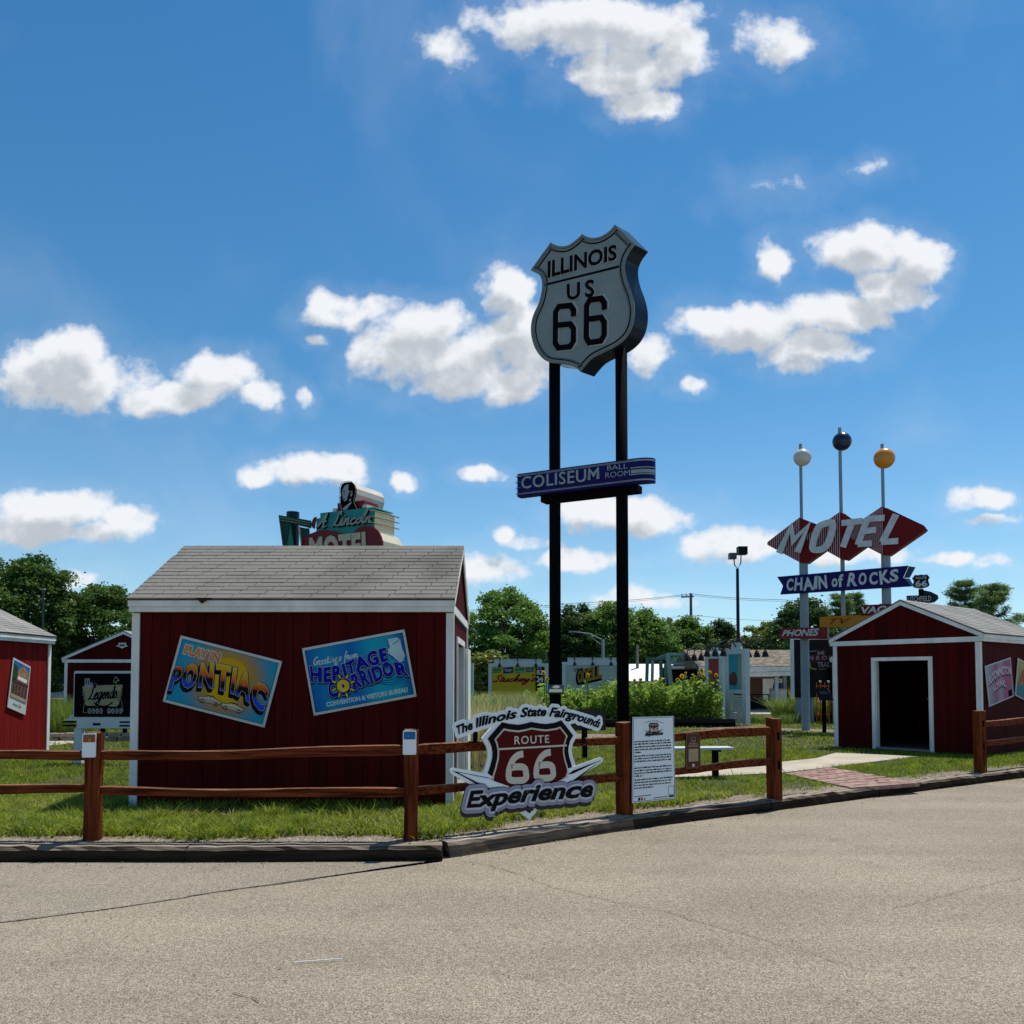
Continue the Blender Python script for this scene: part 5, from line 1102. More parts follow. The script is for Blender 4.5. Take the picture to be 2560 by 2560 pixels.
def pon(u, v):
    ar = .11 * math.sin(math.pi * min(max(u, 0), 1)); x = -.52 + 1.06 * u; zb = -.20 + ar * .9 - .0 * u; zt = .07 + ar * 1.3; s = .03 * (v - .5) * (1 - 2 * u) * 0
    ht = .30 + .03 * math.cos(2 * math.pi * u); return Vector((x + .03 * (v - .5), (-.21 + .10 * math.sin(math.pi * u)) + v * ht))
def plocal(fr, cpt, tilt):
    t = math.radians(tilt); c0 = (cpt.x - fr.o.x, cpt.z - fr.z)
    def f(x, y): s_, z_ = fr.uv(x, y); dx, dz = s_ - c0[0], z_ - c0[1]; return (dx * math.cos(t) - dz * math.sin(t), dx * math.sin(t) + dz * math.cos(t))
    return f
_f = plocal(Frame(0, Y0 - .03, 0, crop=crop(380, 1560, 5.367)), c, 14.3)
pon = warp_lines([_f(*p) for p in [(248, 872), (430, 850), (600, 832), (780, 842), (980, 885), (1150, 945), (1320, 1040), (1490, 1165)]], [_f(*p) for p in [(325, 590), (480, 560), (640, 538), (800, 535), (1010, 572), (1190, 630), (1370, 720), (1565, 880)]])
LT = ramp_mat('sunset_letter_print', 2, [(-.20, (.006, .06, .55)), (-.09, (.02, .06, .42)), (-.07, (.005, .004, .004)), (-.005, (.006, .004, .004)), (.01, (.50, .04, .004)), (.10, (.66, .27, .005)), (.22, (.62, .48, .008))])
def pon_s(dx, dz): return lambda u, v: pon(u, v) + Vector((dx, dz))
mb = MB(); text(mb, 'PONTIAC', pon_s(-.008, -.045), -.007, off=.04, halo=.014, sp=1.22); mb.build('letter_shadow', MATS['print_black'], po)
mb = MB(); text(mb, 'PONTIAC', pon, -.0105, off=.04, halo=.012, sp=1.22); mb.build('letter_outline', MATS['print_black'], po)
mb = MB(); text(mb, 'PONTIAC', pon, -.0145, off=.05, halo=.0035, sp=1.22); mb.build('letter_edge', MATS['poster_border'], po)
mb = MB(); text(mb, 'PONTIAC', pon, -.019, off=.045, sp=1.22); mb.build('letter_fill', LT, po)
mb = MB(); text(mb, 'PLAY IN', (-.52, -.10, .205, .305), -.0065, off=.06, halo=.008); mb.build('small_letter_outline', M('peach_print', (.62, .55, .38), .5), po)
mb = MB(); text(mb, 'PLAY IN', (-.52, -.10, .205, .305), -.0095, off=.03); mb.build('small_letters', M('orange_print', (.62, .18, .04), .5), po)
def car(mbw, mbk, x, z, s, flip):
    body = [(0, .0), (.02, .05), (.25, .08), (.38, .13), (.62, .14), (.75, .08), (.98, .06), (1, -.02), (.9, -.06), (.1, -.08)]
    f = lambda p: (x + (1 - p[0] if flip else p[0]) * s * 1.15, z + p[1] * s * 1.8)
    b = [f(p) for p in body]; mbw.prism(b, -.0065, -.005); mbk.ribbon(b, .006, -.0085, closed=True, thick=.0015)
    for l in ([(.05, .0), (.5, .02), (.95, .0)], [(.05, -.035), (.95, -.03)], [(.3, .085), (.42, .12), (.6, .12), (.68, .08)], [(.5, .13), (.5, .08)]): mbk.ribbon([f(p) for p in l], .005, -.009, thick=.0015)
    for cx_ in (.2, .8): mbk.ribbon([f((cx_ + .07 * math.cos(t), -.055 + .05 * math.sin(t))) for t in [k * .785 for k in range(8)]], .006, -.0095, closed=True, thick=.0015)
mw, mk = MB(), MB(); car(mw, mk, -.22, -.255, .235, False); car(mw, mk, .06, -.27, .235, True)
mw.build('car_drawing', MATS['peach_print'], po); mk.build('car_drawing_lines', MATS['print_black'], po)
mb = MB()
for x, z in ((-PW / 2 + .012, PH / 2 - .012), (PW / 2 - .012, PH / 2 - .012), (0, PH / 2 - .012), (-PW / 2 + .012, -PH / 2 + .012), (PW / 2 - .012, -PH / 2 + .012), (0, -PH / 2 + .012)): mb.disc(x, z, .005, -.002, 8, .002)
mb.build('screw', BLKM, po)
c = at(898, 1681, Y0 - .03)
po = poster('tilted blue postcard sign with white state map and smiling orange sun', c, 0, -10.6, 1.22, .80)
po['label'] = 'tilted blue postcard sign with pale state map and a yellow sun in the lettering'
bg2 = ramp_mat('aqua_print', 0, [(-.58, (.003, .11, .36)), (-.35, (.004, .24, .44)), (-.05, (.003, .13, .40)), (.2, (.006, .34, .46)), (.42, (.005, .30, .42)), (.58, (.002, .08, .28))])
MB().box(-PW / 2 + .035, PW / 2 - .035, -.004, -.001, -PH / 2 + .035, PH / 2 - .035).build('print_ground', bg2, po)
mb = MB(); mb.ring(a_, inset(a_, .005), -.006, -.0045); mb.build('print_edge', BLKM, po)
PB = M('pale_blue_print', (.45, .62, .62), .5); DB = M('deep_blue_print', (.004, .006, .24), .5, (.006, .008, .30), 4, spec=.05)
mb = MB(); cursive(mb, 'Greetings from', warp_quad((-.50, .135), (.02, .135), (.02, .27), (-.50, .27)), .013, -.0065, .3, thick=.0015); mb.build('greeting_script', PB, po)
_f = plocal(Frame(0, Y0 - .03, 0, crop=crop(730, 1560, 5.855)), c, -10.6)
def hw_(u, v): return Vector((-.54 + .86 * u, -.06 + .12 * u * u + v * (.17 + .04 * math.sin(math.pi * u)) + .0 + (.0 if u > .5 else .0) - .02 * math.sin(math.pi * u)))
def cw_(u, v): return Vector((-.38 + .93 * u, -.275 + .26 * math.sin(u * 1.9) * .9 * (1 - .25 * u) + v * (.20 - .02 * u)))
hw = warp_lines([_f(*p) for p in [(292, 840), (460, 848), (620, 826), (800, 745), (930, 700), (1110, 625), (1250, 585), (1398, 528)]], [_f(*p) for p in [(275, 625), (460, 650), (610, 625), (760, 588), (900, 525), (1050, 460), (1200, 398), (1370, 355)]])
cw = warp_lines([_f(*p) for p in [(545, 1050), (720, 1055), (900, 975), (1050, 895), (1200, 860), (1340, 790), (1480, 745), (1695, 755)]], [_f(*p) for p in [(545, 850), (690, 835), (850, 770), (985, 695), (1140, 665), (1290, 600), (1430, 560), (1650, 585)]])
for (nm, mt, y, hl, of_, dz) in (('letter_shadow', MATS['print_black'], -.007, .010, .04, -.014), ('letter_outline', PB, -.0115, .004, .055, 0.0), ('letter_fill', DB, -.0155, .0005, .05, 0.0)):
    mb = MB(); text(mb, 'HERITAGE', lambda u, v: hw(u, v) + Vector((0, dz)), y, off=of_, halo=hl, sp=1.12); text(mb, 'CORRIDOR', lambda u, v: cw(u, v) + Vector((0, dz)), y - .0022, off=of_, halo=hl, sp=1.12); mb.build(nm, mt, po)
sx_, sz_ = _f(755, 905)
mb = MB(); mb.disc(sx_, sz_, .082, -.020, 24, .001); 
for k in range(8):
    a = k * math.pi / 4 + .2; x, z = sx_ + .115 * math.cos(a), sz_ + .115 * math.sin(a); mb.prism([(x + .036 * math.cos(a) * math.cos(t) - .016 * math.sin(a) * math.sin(t), z + .036 * math.sin(a) * math.cos(t) + .016 * math.cos(a) * math.sin(t)) for t in [i * .628 for i in range(10)]], -.020, -.019)
mb.build('sun_outline', MATS['print_black'], po)
mb = MB(); mb.disc(sx_, sz_, .074, -.0225, 24, .001)
for k in range(8):
    a = k * math.pi / 4 + .2; x, z = sx_ + .115 * math.cos(a), sz_ + .115 * math.sin(a); mb.prism([(x + .03 * math.cos(a) * math.cos(t) - .011 * math.sin(a) * math.sin(t), z + .03 * math.sin(a) * math.cos(t) + .011 * math.cos(a) * math.sin(t)) for t in [i * .628 for i in range(10)]], -.0225, -.0215)
mb.build('sun_drawing', M('sun_yellow_print', (.72, .48, .03), .5), po)
mb = MB(); mb.prism([(sx_ + .013 * math.cos(t), sz_ + .026 * math.sin(t)) for t in [i * .524 for i in range(12)]], -.0245, -.0235)
for k in range(3): mb.ribbon(smooth([(.05, -.155 - .005 * k), (.2, -.14 - .015 * k), (.35, -.155 - .03 * k), (.5, -.12 - .025 * k)], 4), .007, -.007, thick=.001)
mb.build('dark_line', DB, po)
IL = [(.39, .31), (.50, .31), (.53, .27), (.535, .12), (.555, .0), (.53, -.04), (.525, -.07), (.48, -.085), (.46, -.05), (.44, -.03), (.41, .03), (.36, .09), (.37, .15), (.40, .18), (.39, .24)]
IL = [(x + .01, z * .75 + .09) for x, z in IL]
mb = MB(); mb.prism([(x - .008, z - .012) for x, z in IL], -.0065, -.005); mb.build('map_shadow', DB, po); mb = MB(); mb.prism(IL, -.009, -.0075); mb.build('state_map', PB, po)
mb = MB(); mb.ribbon([(.44, .25), (.47, .26), (.50, .27), (.53, .30)], .006, -.0105, thick=.001); mb.build('river_line', DB, po)
mb = MB(); text(mb, 'CONVENTION & VISITORS BUREAU', (-.44, .52, -.325, -.275), -.0065, off=.05); mb.build('bureau_lettering', PB, po)
mb = MB()
for x, z in ((-PW / 2 + .012, PH / 2 - .012), (PW / 2 - .012, PH / 2 - .012), (0, PH / 2 - .012), (-PW / 2 + .012, -PH / 2 + .012), (PW / 2 - .012, -PH / 2 + .012), (0, -PH / 2 + .012)): mb.disc(x, z, .005, -.002, 8, .002)
mb.build('screw', BLKM, po)
# left shed: photo card on the sunlit wall
def on_wall(org, deg, px, py):
    fr = Frame(org[0], org[1], deg); s, z = fr.uv(px, py, -.03); p = fr.o + fr.d * s + Vector((fr.d.y, -fr.d.x)) * .03; return Vector((p.x, p.y, z + G)), (s, z)
LO = (ls.location.x, ls.location.y); C7 = (0, 1480, 4.6)
def wc(org, deg, pts): return [on_wall(org, deg, *p)[1] for p in pts]
def wall_poster(org, deg, corners, label, name='postcard_sign', border=.02):
    """corners px: bl, br, tr, tl"""
    loc = on_wall(org, deg, corners[0][0], corners[0][1])[0]; q = wc(org, deg, corners); o = thing(name, label, 'poster', loc, (0, 0, math.radians(deg)))
    q = [(a - q[0][0], b - q[0][1]) for a, b in q]; MB().prism(q, 0, .012).build('panel', WHT_S, o); return o, q
cr = [(0 + x / 4.6, 1480 + y / 4.6) for x, y in ((85, 1325), (292, 1415), (355, 860), (155, 752))]
o, q = wall_poster(LO, 88, cr, 'white bordered photo card of an old shop front on the left shed wall')
w = warp_quad(*q)
def wq(u0, u1, v0, v1): return [tuple(w(u0, v0)), tuple(w(u1, v0)), tuple(w(u1, v1)), tuple(w(u0, v1))]
MB().prism(wq(.06, .95, .23, .96), -.003, -.0005).build('photo_ground', M('photo_dark', (.05, .06, .04), .5, (.16, .12, .08), 9), o)
MB().prism(wq(.06, .95, .82, .96), -.005, -.0035).build('photo_sky', M('photo_sky', (.03, .12, .32), .5), o)
MB().prism([tuple(w(*p)) for p in ((.3, .6), (.9, .6), (.9, .84), (.62, .93), (.35, .82))], -.0065, -.0055).build('photo_building', M('photo_brick', (.42, .27, .14), .5, (.2, .1, .05), 30), o)
MB().prism(wq(.35, .85, .62, .69), -.0085, -.007).build('photo_sign', WHT, o)
mb = MB(); mb.prism(wq(.1, .95, .55, .6), -.0085, -.007)
for i in range(5): mb.prism(wq(.14 + i * .17, .22 + i * .17, .32, .52), -.0085, -.007)
mb.build('photo_shopfront', M('photo_maroon', (.12, .03, .025), .5), o)
MB().prism(wq(.06, .95, .23, .3), -.0085, -.007).build('photo_street', M('photo_tan', (.4, .3, .2), .5), o)
MB().prism([tuple(w(*p)) for p in ((.06, .55), (.3, .6), (.28, .85), (.06, .9))], -.0085, -.007).build('photo_tree', M('photo_green', (.02, .06, .015), .5), o)
mb = MB(); text(mb, 'Ariston Cafe', lambda u, v: w(.25 + .45 * u, .08 + .07 * v), -.002, shear=.3); mb.build('signature', BLKM, o)
# right shed: pink and yellow-teal postcards on its side wall
RO = (rs.location.x, rs.location.y)
cr = [(2200 + x / 3.578, 1450 + y / 3.578) for x, y in ((978, 1135), (1198, 1040), (1168, 692), (940, 770))]
o, q = wall_poster(RO, 39.6, cr, 'pink postcard sign on the side wall of the right shed'); w = warp_quad(*q)
MB().prism(wq(.03, .97, .03, .97), -.003, -.0005).build('print_ground', ramp_mat('pink_print', 0, [(0., (.30, .32, .36)), (.35, (.34, .10, .19)), (.6, (.36, .25, .30)), (.8, (.33, .08, .18))]), o)
def bw(u, v): return Vector(w(.06 + .88 * u, .42 + .22 * math.sin(math.pi * (u * .6 + .15)) + v * .2 - .0))
def bw2(u, v): return Vector(w(.2 + .5 * u, .22 + .16 * math.sin(math.pi * (u * .7 + .1)) + v * .16))
mb = MB(); text(mb, 'BLOOMINGTON', lambda u, v: bw(u, v * .8 - .22), -.005, off=.02, halo=.0); text(mb, 'NORMAL', lambda u, v: bw2(u, v * .8 - .25), -.0052, off=.02); mb.build('letter_shadow', BLKM, o)
mb = MB(); text(mb, 'BLOOMINGTON', bw, -.009, off=.03); text(mb, 'NORMAL', bw2, -.0092, off=.03); mb.build('letters', M('pink_letter', (.72, .50, .60), .5), o)
mb = MB(); mb.prism(wq(.78, .93, .05, .2), -.005, -.0035); mb.build('corner_mark', BLKM, o)
cr = [(2200 + x / 3.578, 1450 + y / 3.578) for x, y in ((1210, 1032), (1440, 1150), (1470, 830), (1235, 697))]
o, q = wall_poster(RO, 39.6, cr, 'yellow and teal postcard sign cut by the right edge of the picture'); w = warp_quad(*q)
MB().prism(wq(.03, .97, .03, .97), -.003, -.0005).build('print_ground', ramp_mat('arc_print', 2, [(-.1, (.02, .16, .19)), (.2, (.02, .18, .2)), (.24, (.35, .22, .05)), (.62, (.42, .32, .1))]), o)
mb = MB(); text(mb, 'A', lambda u, v: Vector(w(.08 + .25 * u, .36 + .38 * v)), -.009, off=.03); mb.build('letters', M('brick_red_print', (.38, .05, .03), .5), o)
# 66 badge on the far gable
CB = (0, 1480, 4.6); fbk = Frame(bs.location.x, bs.location.y - .02, 0, crop=CB)
o = fthing('shield_badge', 'small white 66 badge with wings on the gable of the far red shed', 'badge', fbk)
MB().prism(fbk.q([(1335, 618), (1372, 612), (1368, 586), (1452, 584), (1450, 612), (1480, 620), (1440, 632), (1410, 650), (1375, 632)]), -.03, -.005).build('plate', WHT, o)
mb = MB(); text(mb, '66', warp_quad(*fbk.q([(1380, 625), (1438, 625), (1438, 597), (1380, 597)])), -.034, off=.05, shear=.3); mb.build('numerals', BLKM, o)

# ------------------------------------------------------------------ black and cream park sign at left
fg = Frame((190 - 1280) / F * 14.6, 14.6, 0, crop=CB)
lg = fthing('park_entrance_sign', 'black park sign with cream script emblem on white posts, left of the big shed', 'sign', fg)
WS = M('white_sign_frame', (.55, .62, .63), .45, (.5, .57, .58), 2)
x0, z1 = fg.uv(852, 908); x1 = x0 + 1.19; z0 = fg.uv(852, 1455)[1]
MB().prism(rrect(x0, x1, z0, z1, .03), .0, .12).build('frame', WS, lg)
a0, b1 = fg.uv(862, 937); a1 = x1 - .04; b0 = fg.uv(862, 1437)[1]
MB().prism(rrect(a0, a1, b0, b1, .02), -.006, -.002).build('panel', BLKM, lg)
lx0, lz1 = fg.uv(720, 1455); lz0 = fg.uv(720, 1568)[1]; lx1 = x1 + (x0 - lx0) + .0
MB().prism([(lx0, lz1 - .035), (x0 - .08, lz1), (x0 - .05, lz1 + .06), (x0 - .005, lz1 + .08), (x0 - .005, lz1), (x1 + .005, lz1), (x1 + .2, lz1 - .03), (lx1, lz1 - .04), (lx1, lz1 - .06), (x1 + .0, lz0), (fg.uv(880, 1560)[0], lz0), (fg.uv(880, 1560)[0], lz1 - .035)], .0, .12).build('base_beam', WS, lg)
mb = MB()
for i, (ya, yb) in enumerate(((1485, 1503), (1527, 1545))):
    za, zb = fg.uv(0, yb)[1], fg.uv(0, ya)[1]; mb.prism([(lx0 + .01, za), (fg.uv(880, 0)[0], za), (fg.uv(880, 0)[0], zb), (lx0 + .01, zb)], -.01, .1); mb.prism([(fg.uv(1405, 0)[0], za - .003), (x1 + .15, za - .003), (x1 + .15, zb - .003), (fg.uv(1405, 0)[0], zb - .003)], -.01, -.002)
mb.prism(rrect(*[fg.uv(1100, 0)[0], fg.uv(1187, 0)[0]], fg.uv(0, 1534)[1], fg.uv(0, 1508)[1], .015), -.01, -.002)
mb.build('black_stripe', BLKM, lg)
for xa in (880, 1500 + 120):
    s = fg.uv(xa, 0)[0]; MB().box(s, s + .14, .01, .115, -.05, lz0 - .002).build('post', WS, lg)
EMC = M('emblem_cream', (.33, .31, .17), .5); EMW = M('emblem_grey', (.30, .34, .34), .5)
mb = MB(); mb.prism(fg.q([(950, 1085), (1085, 1105), (1100, 1075), (1415, 1065), (1370, 1290), (1340, 1320), (1150, 1305), (1010, 1310), (985, 1295)]), -.010, -.0065)
for i, y in enumerate((1150, 1180, 1210, 1235)): mb.prism(fg.q([(945 + 6 * i, y + 8), (990, y + 8), (990, y), (945 + 6 * i, y)]), -.010, -.0065); mb.prism(fg.q([(1350, y + 8), (1412 - 6 * i, y + 8), (1412 - 6 * i, y), (1350, y)]), -.010, -.0065)
mb.build('emblem_plate', EMC, lg)
mb = MB(); mb.ring(fg.q([(1305, 1035), (1330, 965), (1378, 1020), (1345, 1030), (1340, 1050)]), fg.q([(1313, 1026), (1332, 980), (1364, 1015), (1340, 1020), (1334, 1038)]), -.010, -.0065)
mb.ribbon(fg.q([(975, 1270), (958, 1388), (1010, 1388)]), .008, -.0095); mb.ribbon(fg.q([(1395, 1240), (1418, 1370), (1370, 1365)]), .008, -.0095); mb.build('emblem_line', EMC, lg)
mb = MB(); text(mb, 'IL', warp_quad(*fg.q([(990, 1060), (1055, 1060), (1055, 1005), (990, 1005)])), -.0105, off=.06, halo=.01); mb.prism(fg.q([(970, 1100), (1080, 1100), (1080, 1072), (970, 1072)]), -.0095, -.007); mb.build('emblem_badge', EMW, lg)
mb = MB(); text(mb, 'IL', warp_quad(*fg.q([(990, 1060), (1055, 1060), (1055, 1005), (990, 1005)])), -.0135, off=.0); 
lw = warp_quad(*fg.q([(1010, 1320), (1350, 1285), (1345, 1060), (1050, 1060)]))
cursive(mb, 'Legends', lw, .021, -.0165, .3); mb.ribbon(smooth(fg.q([(1085, 1275), (1150, 1310), (1230, 1310), (1300, 1265)]), 3), .022, -.0165); mb.build('script', BLKM, lg)
mb = MB(); cursive(mb, 'Legends', lw, .032, -.0125, .3); mb.build('script_outline', EMW, lg)
mb = MB()
for i, ch_ in enumerate('NEON PARK'):
    if ch_ == ' ': continue
    x = 1030 + i * 45; s, z = fg.uv(x, 1368); mb.prism([(s + .031 * math.cos(t), z + .05 * math.sin(t)) for t in [k * .524 for k in range(12)]], -.010, -.0065)
mb.build('letter_oval', EMW, lg)
mb = MB()
for i, ch_ in enumerate('NEON PARK'):
    if ch_ == ' ': continue
    x = 1030 + i * 45; text(mb, ch_, warp_quad(*fg.q([(x - 12, 1385), (x + 12, 1385), (x + 12, 1350), (x - 12, 1350)])), -.0125, off=.03)
mb.build('oval_letter', M('oval_letter_green', (.05, .09, .09), .5), lg)
# ------------------------------------------------------------------ billboards across the garden
GAL = M('gooseneck_black', (.01, .01, .011), .5)
def gooseneck(parent, x, z, y0=0., reach=.55, s=1., side=-1):
    """lamp arm out of the header and bent down, hood at its end; sticks out in front"""
    o = MB().tube([(x, y0, z), (x, y0 + side * .15 * s, z + .16 * s), (x, y0 + side * .35 * s, z + .17 * s), (x, y0 + side * reach * s, z + .02), (x, y0 + side * reach * s, z - .12 * s)], .016 * s, 6).build('lamp_arm', GAL, parent)
    MB().tube([(x, y0 + side * reach * s, z - .08 * s), (x, y0 + side * reach * s, z - .14 * s), (x, y0 + side * (reach + .01) * s, z - .26 * s)], .028 * s, 12, .095 * s).build('lamp_hood', GAL, parent)
def billboard(label, px0, px1, pyt, pyh, hx0, hx1, Y, deg, mat, lamps=(), legs=(.08, .92), zb=.35):
    fr = Frame((px0 - CX) / F * Y, Y, deg); s1 = fr.uv(px1, pyt)[0]; zt = fr.uv(px0, pyt)[1]; zh = fr.uv((hx0 + hx1) / 2, pyh)[1]
    o = fthing('billboard', label, 'billboard', fr, group='small lamp-topped billboards round the garden')
    WB = M('billboard_white', (.58, .66, .66), .5, (.52, .6, .6), 2)
    h0, h1 = fr.uv(hx0, pyh)[0], fr.uv(hx1, pyh)[0]; t = .13
    MB().box(0, s1, 0, .16, zt - t, zt).box(0, t, 0, .16, zb, zt - t).box(s1 - t, s1, 0, .16, zb, zt - t).box(t, s1 - t, 0, .16, zb, zb + t).build('frame', WB, o)
    MB().box(h0, h1, .02, .14, zt + .001, zh).box(h0 - .0, h1 + .0, -.01, .17, zh, zh + .03).build('header', WB, o)
    MB().box(t, s1 - t, .03, .1, zb + t, zt - t).build('panel', mat, o)
    for l in legs: MB().box(s1 * l - .06, s1 * l + .06, .03, .13, -.1, zb).build('leg', WB, o)
    for x in lamps: gooseneck(o, fr.uv(x, pyh)[0], zh - .06, -.0, .35, .9)
    return o, fr, s1, zt
YB = 33.
o, fr, s1, zt = billboard('yellow billboard with red script and small green and blue tags, behind the tall grass', 1221, 1371, 1658.5, 1649.5, 1235, 1354, YB, 0, M('billboard_mustard', (.55, .42, .015), .5, (.5, .38, .015), 2), (1249.6, 1294, 1339.5))
C4b = crop(1050, 1400, 4.293); fr.c = C4b
MB().prism(fr.q([(1240, 1400), (1330, 1400), (1330, 1142), (1240, 1142)]), .018, .029).build('exit_panel', BLKM, o)
mb = MB(); cursive(mb, "Stuckey's", warp_quad(*fr.q([(780, 1335), (1232, 1335), (1232, 1225), (790, 1235)])), .055, .020, .35, thick=.008); mb.build('script_lettering', M('billboard_crimson', (.36, .012, .012), .5), o)
for (a, b, c, d, col, t) in ((783, 870, 1215, 1165, 'green', 'FUDGE'), (893, 1000, 1222, 1152, 'navy', 'Tasty'), (1020, 1120, 1215, 1160, 'green', 'SHAKES'), (1138, 1220, 1205, 1155, 'navy', 'DOGS')):
    m = M('tag_green', (.02, .22, .10), .5) if col == 'green' else M('tag_navy', (.02, .03, .16), .5)
    MB().prism(fr.q([(a, c), (b, c - 10), (b, d - 5), (a, d + 5)]), .02, .029).build('tag', m, o)
    mb = MB()
    if t in ('Tasty', 'DOGS'): text(mb, t, warp_quad(*fr.q([(a + 14, c - 15), (b - 14, c - 20), (b - 14, d + 12), (a + 14, d + 18)])), .016, off=.02, shear=.2)
    else: text(mb, t if t != 'FUDGE' else 'COFFEE', warp_quad(*fr.q([(a + 8, c - 8), (b - 8, c - 14), (b - 8, d + 26), (a + 8, d + 32)])), .016)
    mb.build('tag_lettering', M('tag_pale', (.5, .55, .45), .5), o)
mb = MB(); text(mb, 'EXIT', warp_quad(*fr.q([(1255, 1170), (1310, 1170), (1310, 1152), (1255, 1152)])), .012); text(mb, '82', warp_quad(*fr.q([(1252, 1230), (1318, 1230), (1318, 1180), (1252, 1180)])), .012, off=.02); text(mb, '24', warp_quad(*fr.q([(1252, 1310), (1318, 1310), (1318, 1250), (1252, 1250)])), .012, off=.02); mb.build('exit_lettering', WHT, o)
mb = MB(); text(mb, 'ELKHART   IL', warp_quad(*fr.q([(790, 1385), (1250, 1385), (1250, 1362), (790, 1362)])), -.004) if False else None
o, fr, s1, zt = billboard('pale billboard with visit script and tall amber block letters between the black poles', 1406, 1550, 1655, 1646, 1420, 1541, YB + .4, 0, M('billboard_pale', (.42, .50, .41), .5, (.38, .46, .38), 2), (1435.5, 1480, 1525.5))
fr.c = C4b
mb = MB(); cursive(mb, 'isit', warp_quad(*fr.q([(1690, 1195), (1745, 1190), (1745, 1150), (1690, 1155)])), .03, .018, .3); mb.ribbon(fr.q([(1655, 1160), (1668, 1200), (1692, 1155)]), .03, .018); mb.build('script_lettering', BLKM, o)
fr.c = crop(1450, 1450, 4.293); mb = MB(); mb2 = MB()
for i, ch_ in enumerate('ODELL'):
    x = 22 + i * 52 - 45; yb = 1100 - i * 12; yt = 980 - i * 12
    if x < -60: continue
    w_ = warp_quad(*fr.q([(x, yb), (x + 44, yb - 8), (x + 44, yt - 8), (x, yt)])); text(mb, ch_, lambda u, v, w=w_: w(u, v) + Vector((-.04, -.05)), .022, off=.08, halo=.03); text(mb2, ch_, w_, .012, off=.05)
mb.build('letter_shadow', MATS['print_black'], o); mb2.build('letters', ramp_mat('amber_letter', 2, [(.8, (.20, .10, .015)), (1.3, (.42, .27, .03)), (1.7, (.30, .16, .02))]), o)
cbx = fr.uv(308, 1100); mb = MB(); mb.disc(cbx[0], cbx[1], .18, .018, 16, .01); mb.build('round_emblem', M('emblem_blue', (.12, .2, .42), .5, (.4, .45, .5), 14), o)
o, fr, s1, zt = billboard('green billboard edge showing just right of the big shed', 1090, 1184, 1659, 1649, 1100, 1170, YB + .2, 0, M('billboard_green', (.01, .22, .15), .5), ())
fr.c = C4b; mb = MB(); mb.prism(fr.q([(300, 1275), (540, 1275), (540, 1250), (300, 1250)]), .02, .029); text(mb, 'MOTOR COURT', warp_quad(*fr.q([(330, 1345), (535, 1345), (535, 1315), (330, 1315)])), .02) if False else None; mb.build('white_band', WHT, o)
# the two angled billboards with many lamps
C5 = crop(1450, 1450, 4.293)
def angled(label, p0, p1, Y0_, deg, pyt, mat, mural, hd, lamps, lower=None, zb=.05):
    fr = Frame((p0 - CX) / F * Y0_, Y0_, deg, crop=None); s1 = fr.uv(p1, 1700)[0]; zt = fr.uv(p1, pyt)[1]
    o = fthing('billboard', label, 'billboard', fr, group='small lamp-topped billboards round the garden')
    WB = MATS['billboard_white']; t = .16
    MB().box(0, s1, 0, .2, zt - t, zt).box(0, t, 0, .2, zb, zt - t).box(s1 - t, s1, 0, .2, zb, zt - t).box(t, s1 - t, 0, .2, zt - 1.45, zt - 1.32).build('frame', WB, o)
    MB().box(.25, s1 - .25, .05, .15, zt + .001, zt + .22).build('header', WB, o)
    MB().box(t, s1 - t, .03, .1, zt - 1.32, zt - t).build('panel', mat, o)
    for side in (-1, 1):
        for k in range(lamps):
            x = s1 * (.1 + .8 * k / max(1, lamps - 1)); gooseneck(o, x, zt + .08, .1 if side > 0 else .05, .75, 1.25, side)
    MB().beam((0, .1, zt + .13), (s1, .1, zt + .13), .03).build('conduit', GAL, o)
    return o, fr, s1, zt, t
o, fr, s1, zt, t = angled('blue mural billboard on a white frame with glittering lower panel, far right of the garden', 1812, 1864, 27.6, -58, 1622, M('mural_blue', (.02, .36, .46), .45, (.015, .28, .4), 3), None, None, 3)
MB().box(s1 * .62, s1 * .82, .02, .028, zt - 1.3, zt - t - .02).build('mural_road', M('mural_tan', (.33, .33, .24), .5, (.25, .28, .2), 6), o)
mb = MB(); mb.prism([(s1 * .2, zt - 1.15), (s1 * .5, zt - 1.2), (s1 * .58, zt - 1.0), (s1 * .52, zt - .8), (s1 * .38, zt - .72), (s1 * .2, zt - .85)], .02, .028); mb.build('mural_car', M('mural_dark', (.03, .03, .03), .5, (.25, .04, .03), 7), o)
lp_ = MB(); r = random.Random(9)
for i in range(9):
    for j in range(11):
        x = t + (s1 - 2 * t) * i / 9; z = .08 + (zt - 1.47 - .1) * j / 11; w_ = (s1 - 2 * t) / 9 - .012; h_ = (zt - 1.57) / 11 - .012
        MB().box(x, x + w_, .05 + r.uniform(-.012, .012), .11, z, z + h_).build('glass_tile', M('glitter_tile_%d' % r.randrange(3), (.5, .55, .53), .25, (.85, .9, .88), 30, spec=.6), o)
o, fr, s1, zt, t = angled('dark red mural billboard on a white frame, behind the sunflowers', 1762, 1806, 28.6, -58, 1634, M('mural_red', (.38, .035, .04), .5, (.30, .05, .045), 3), None, None, 3)
mb = MB()
for i in range(5): x = s1 * (.2 + .14 * i); mb.prism([(x, zt - 1.3), (x + .1, zt - 1.3), (x + .12, zt - .8 - .05 * i), (x + .03, zt - .7 - .04 * i)], .02, .028)
mb.build('mural_figures', M('mural_rust', (.3, .12, .07), .5), o)

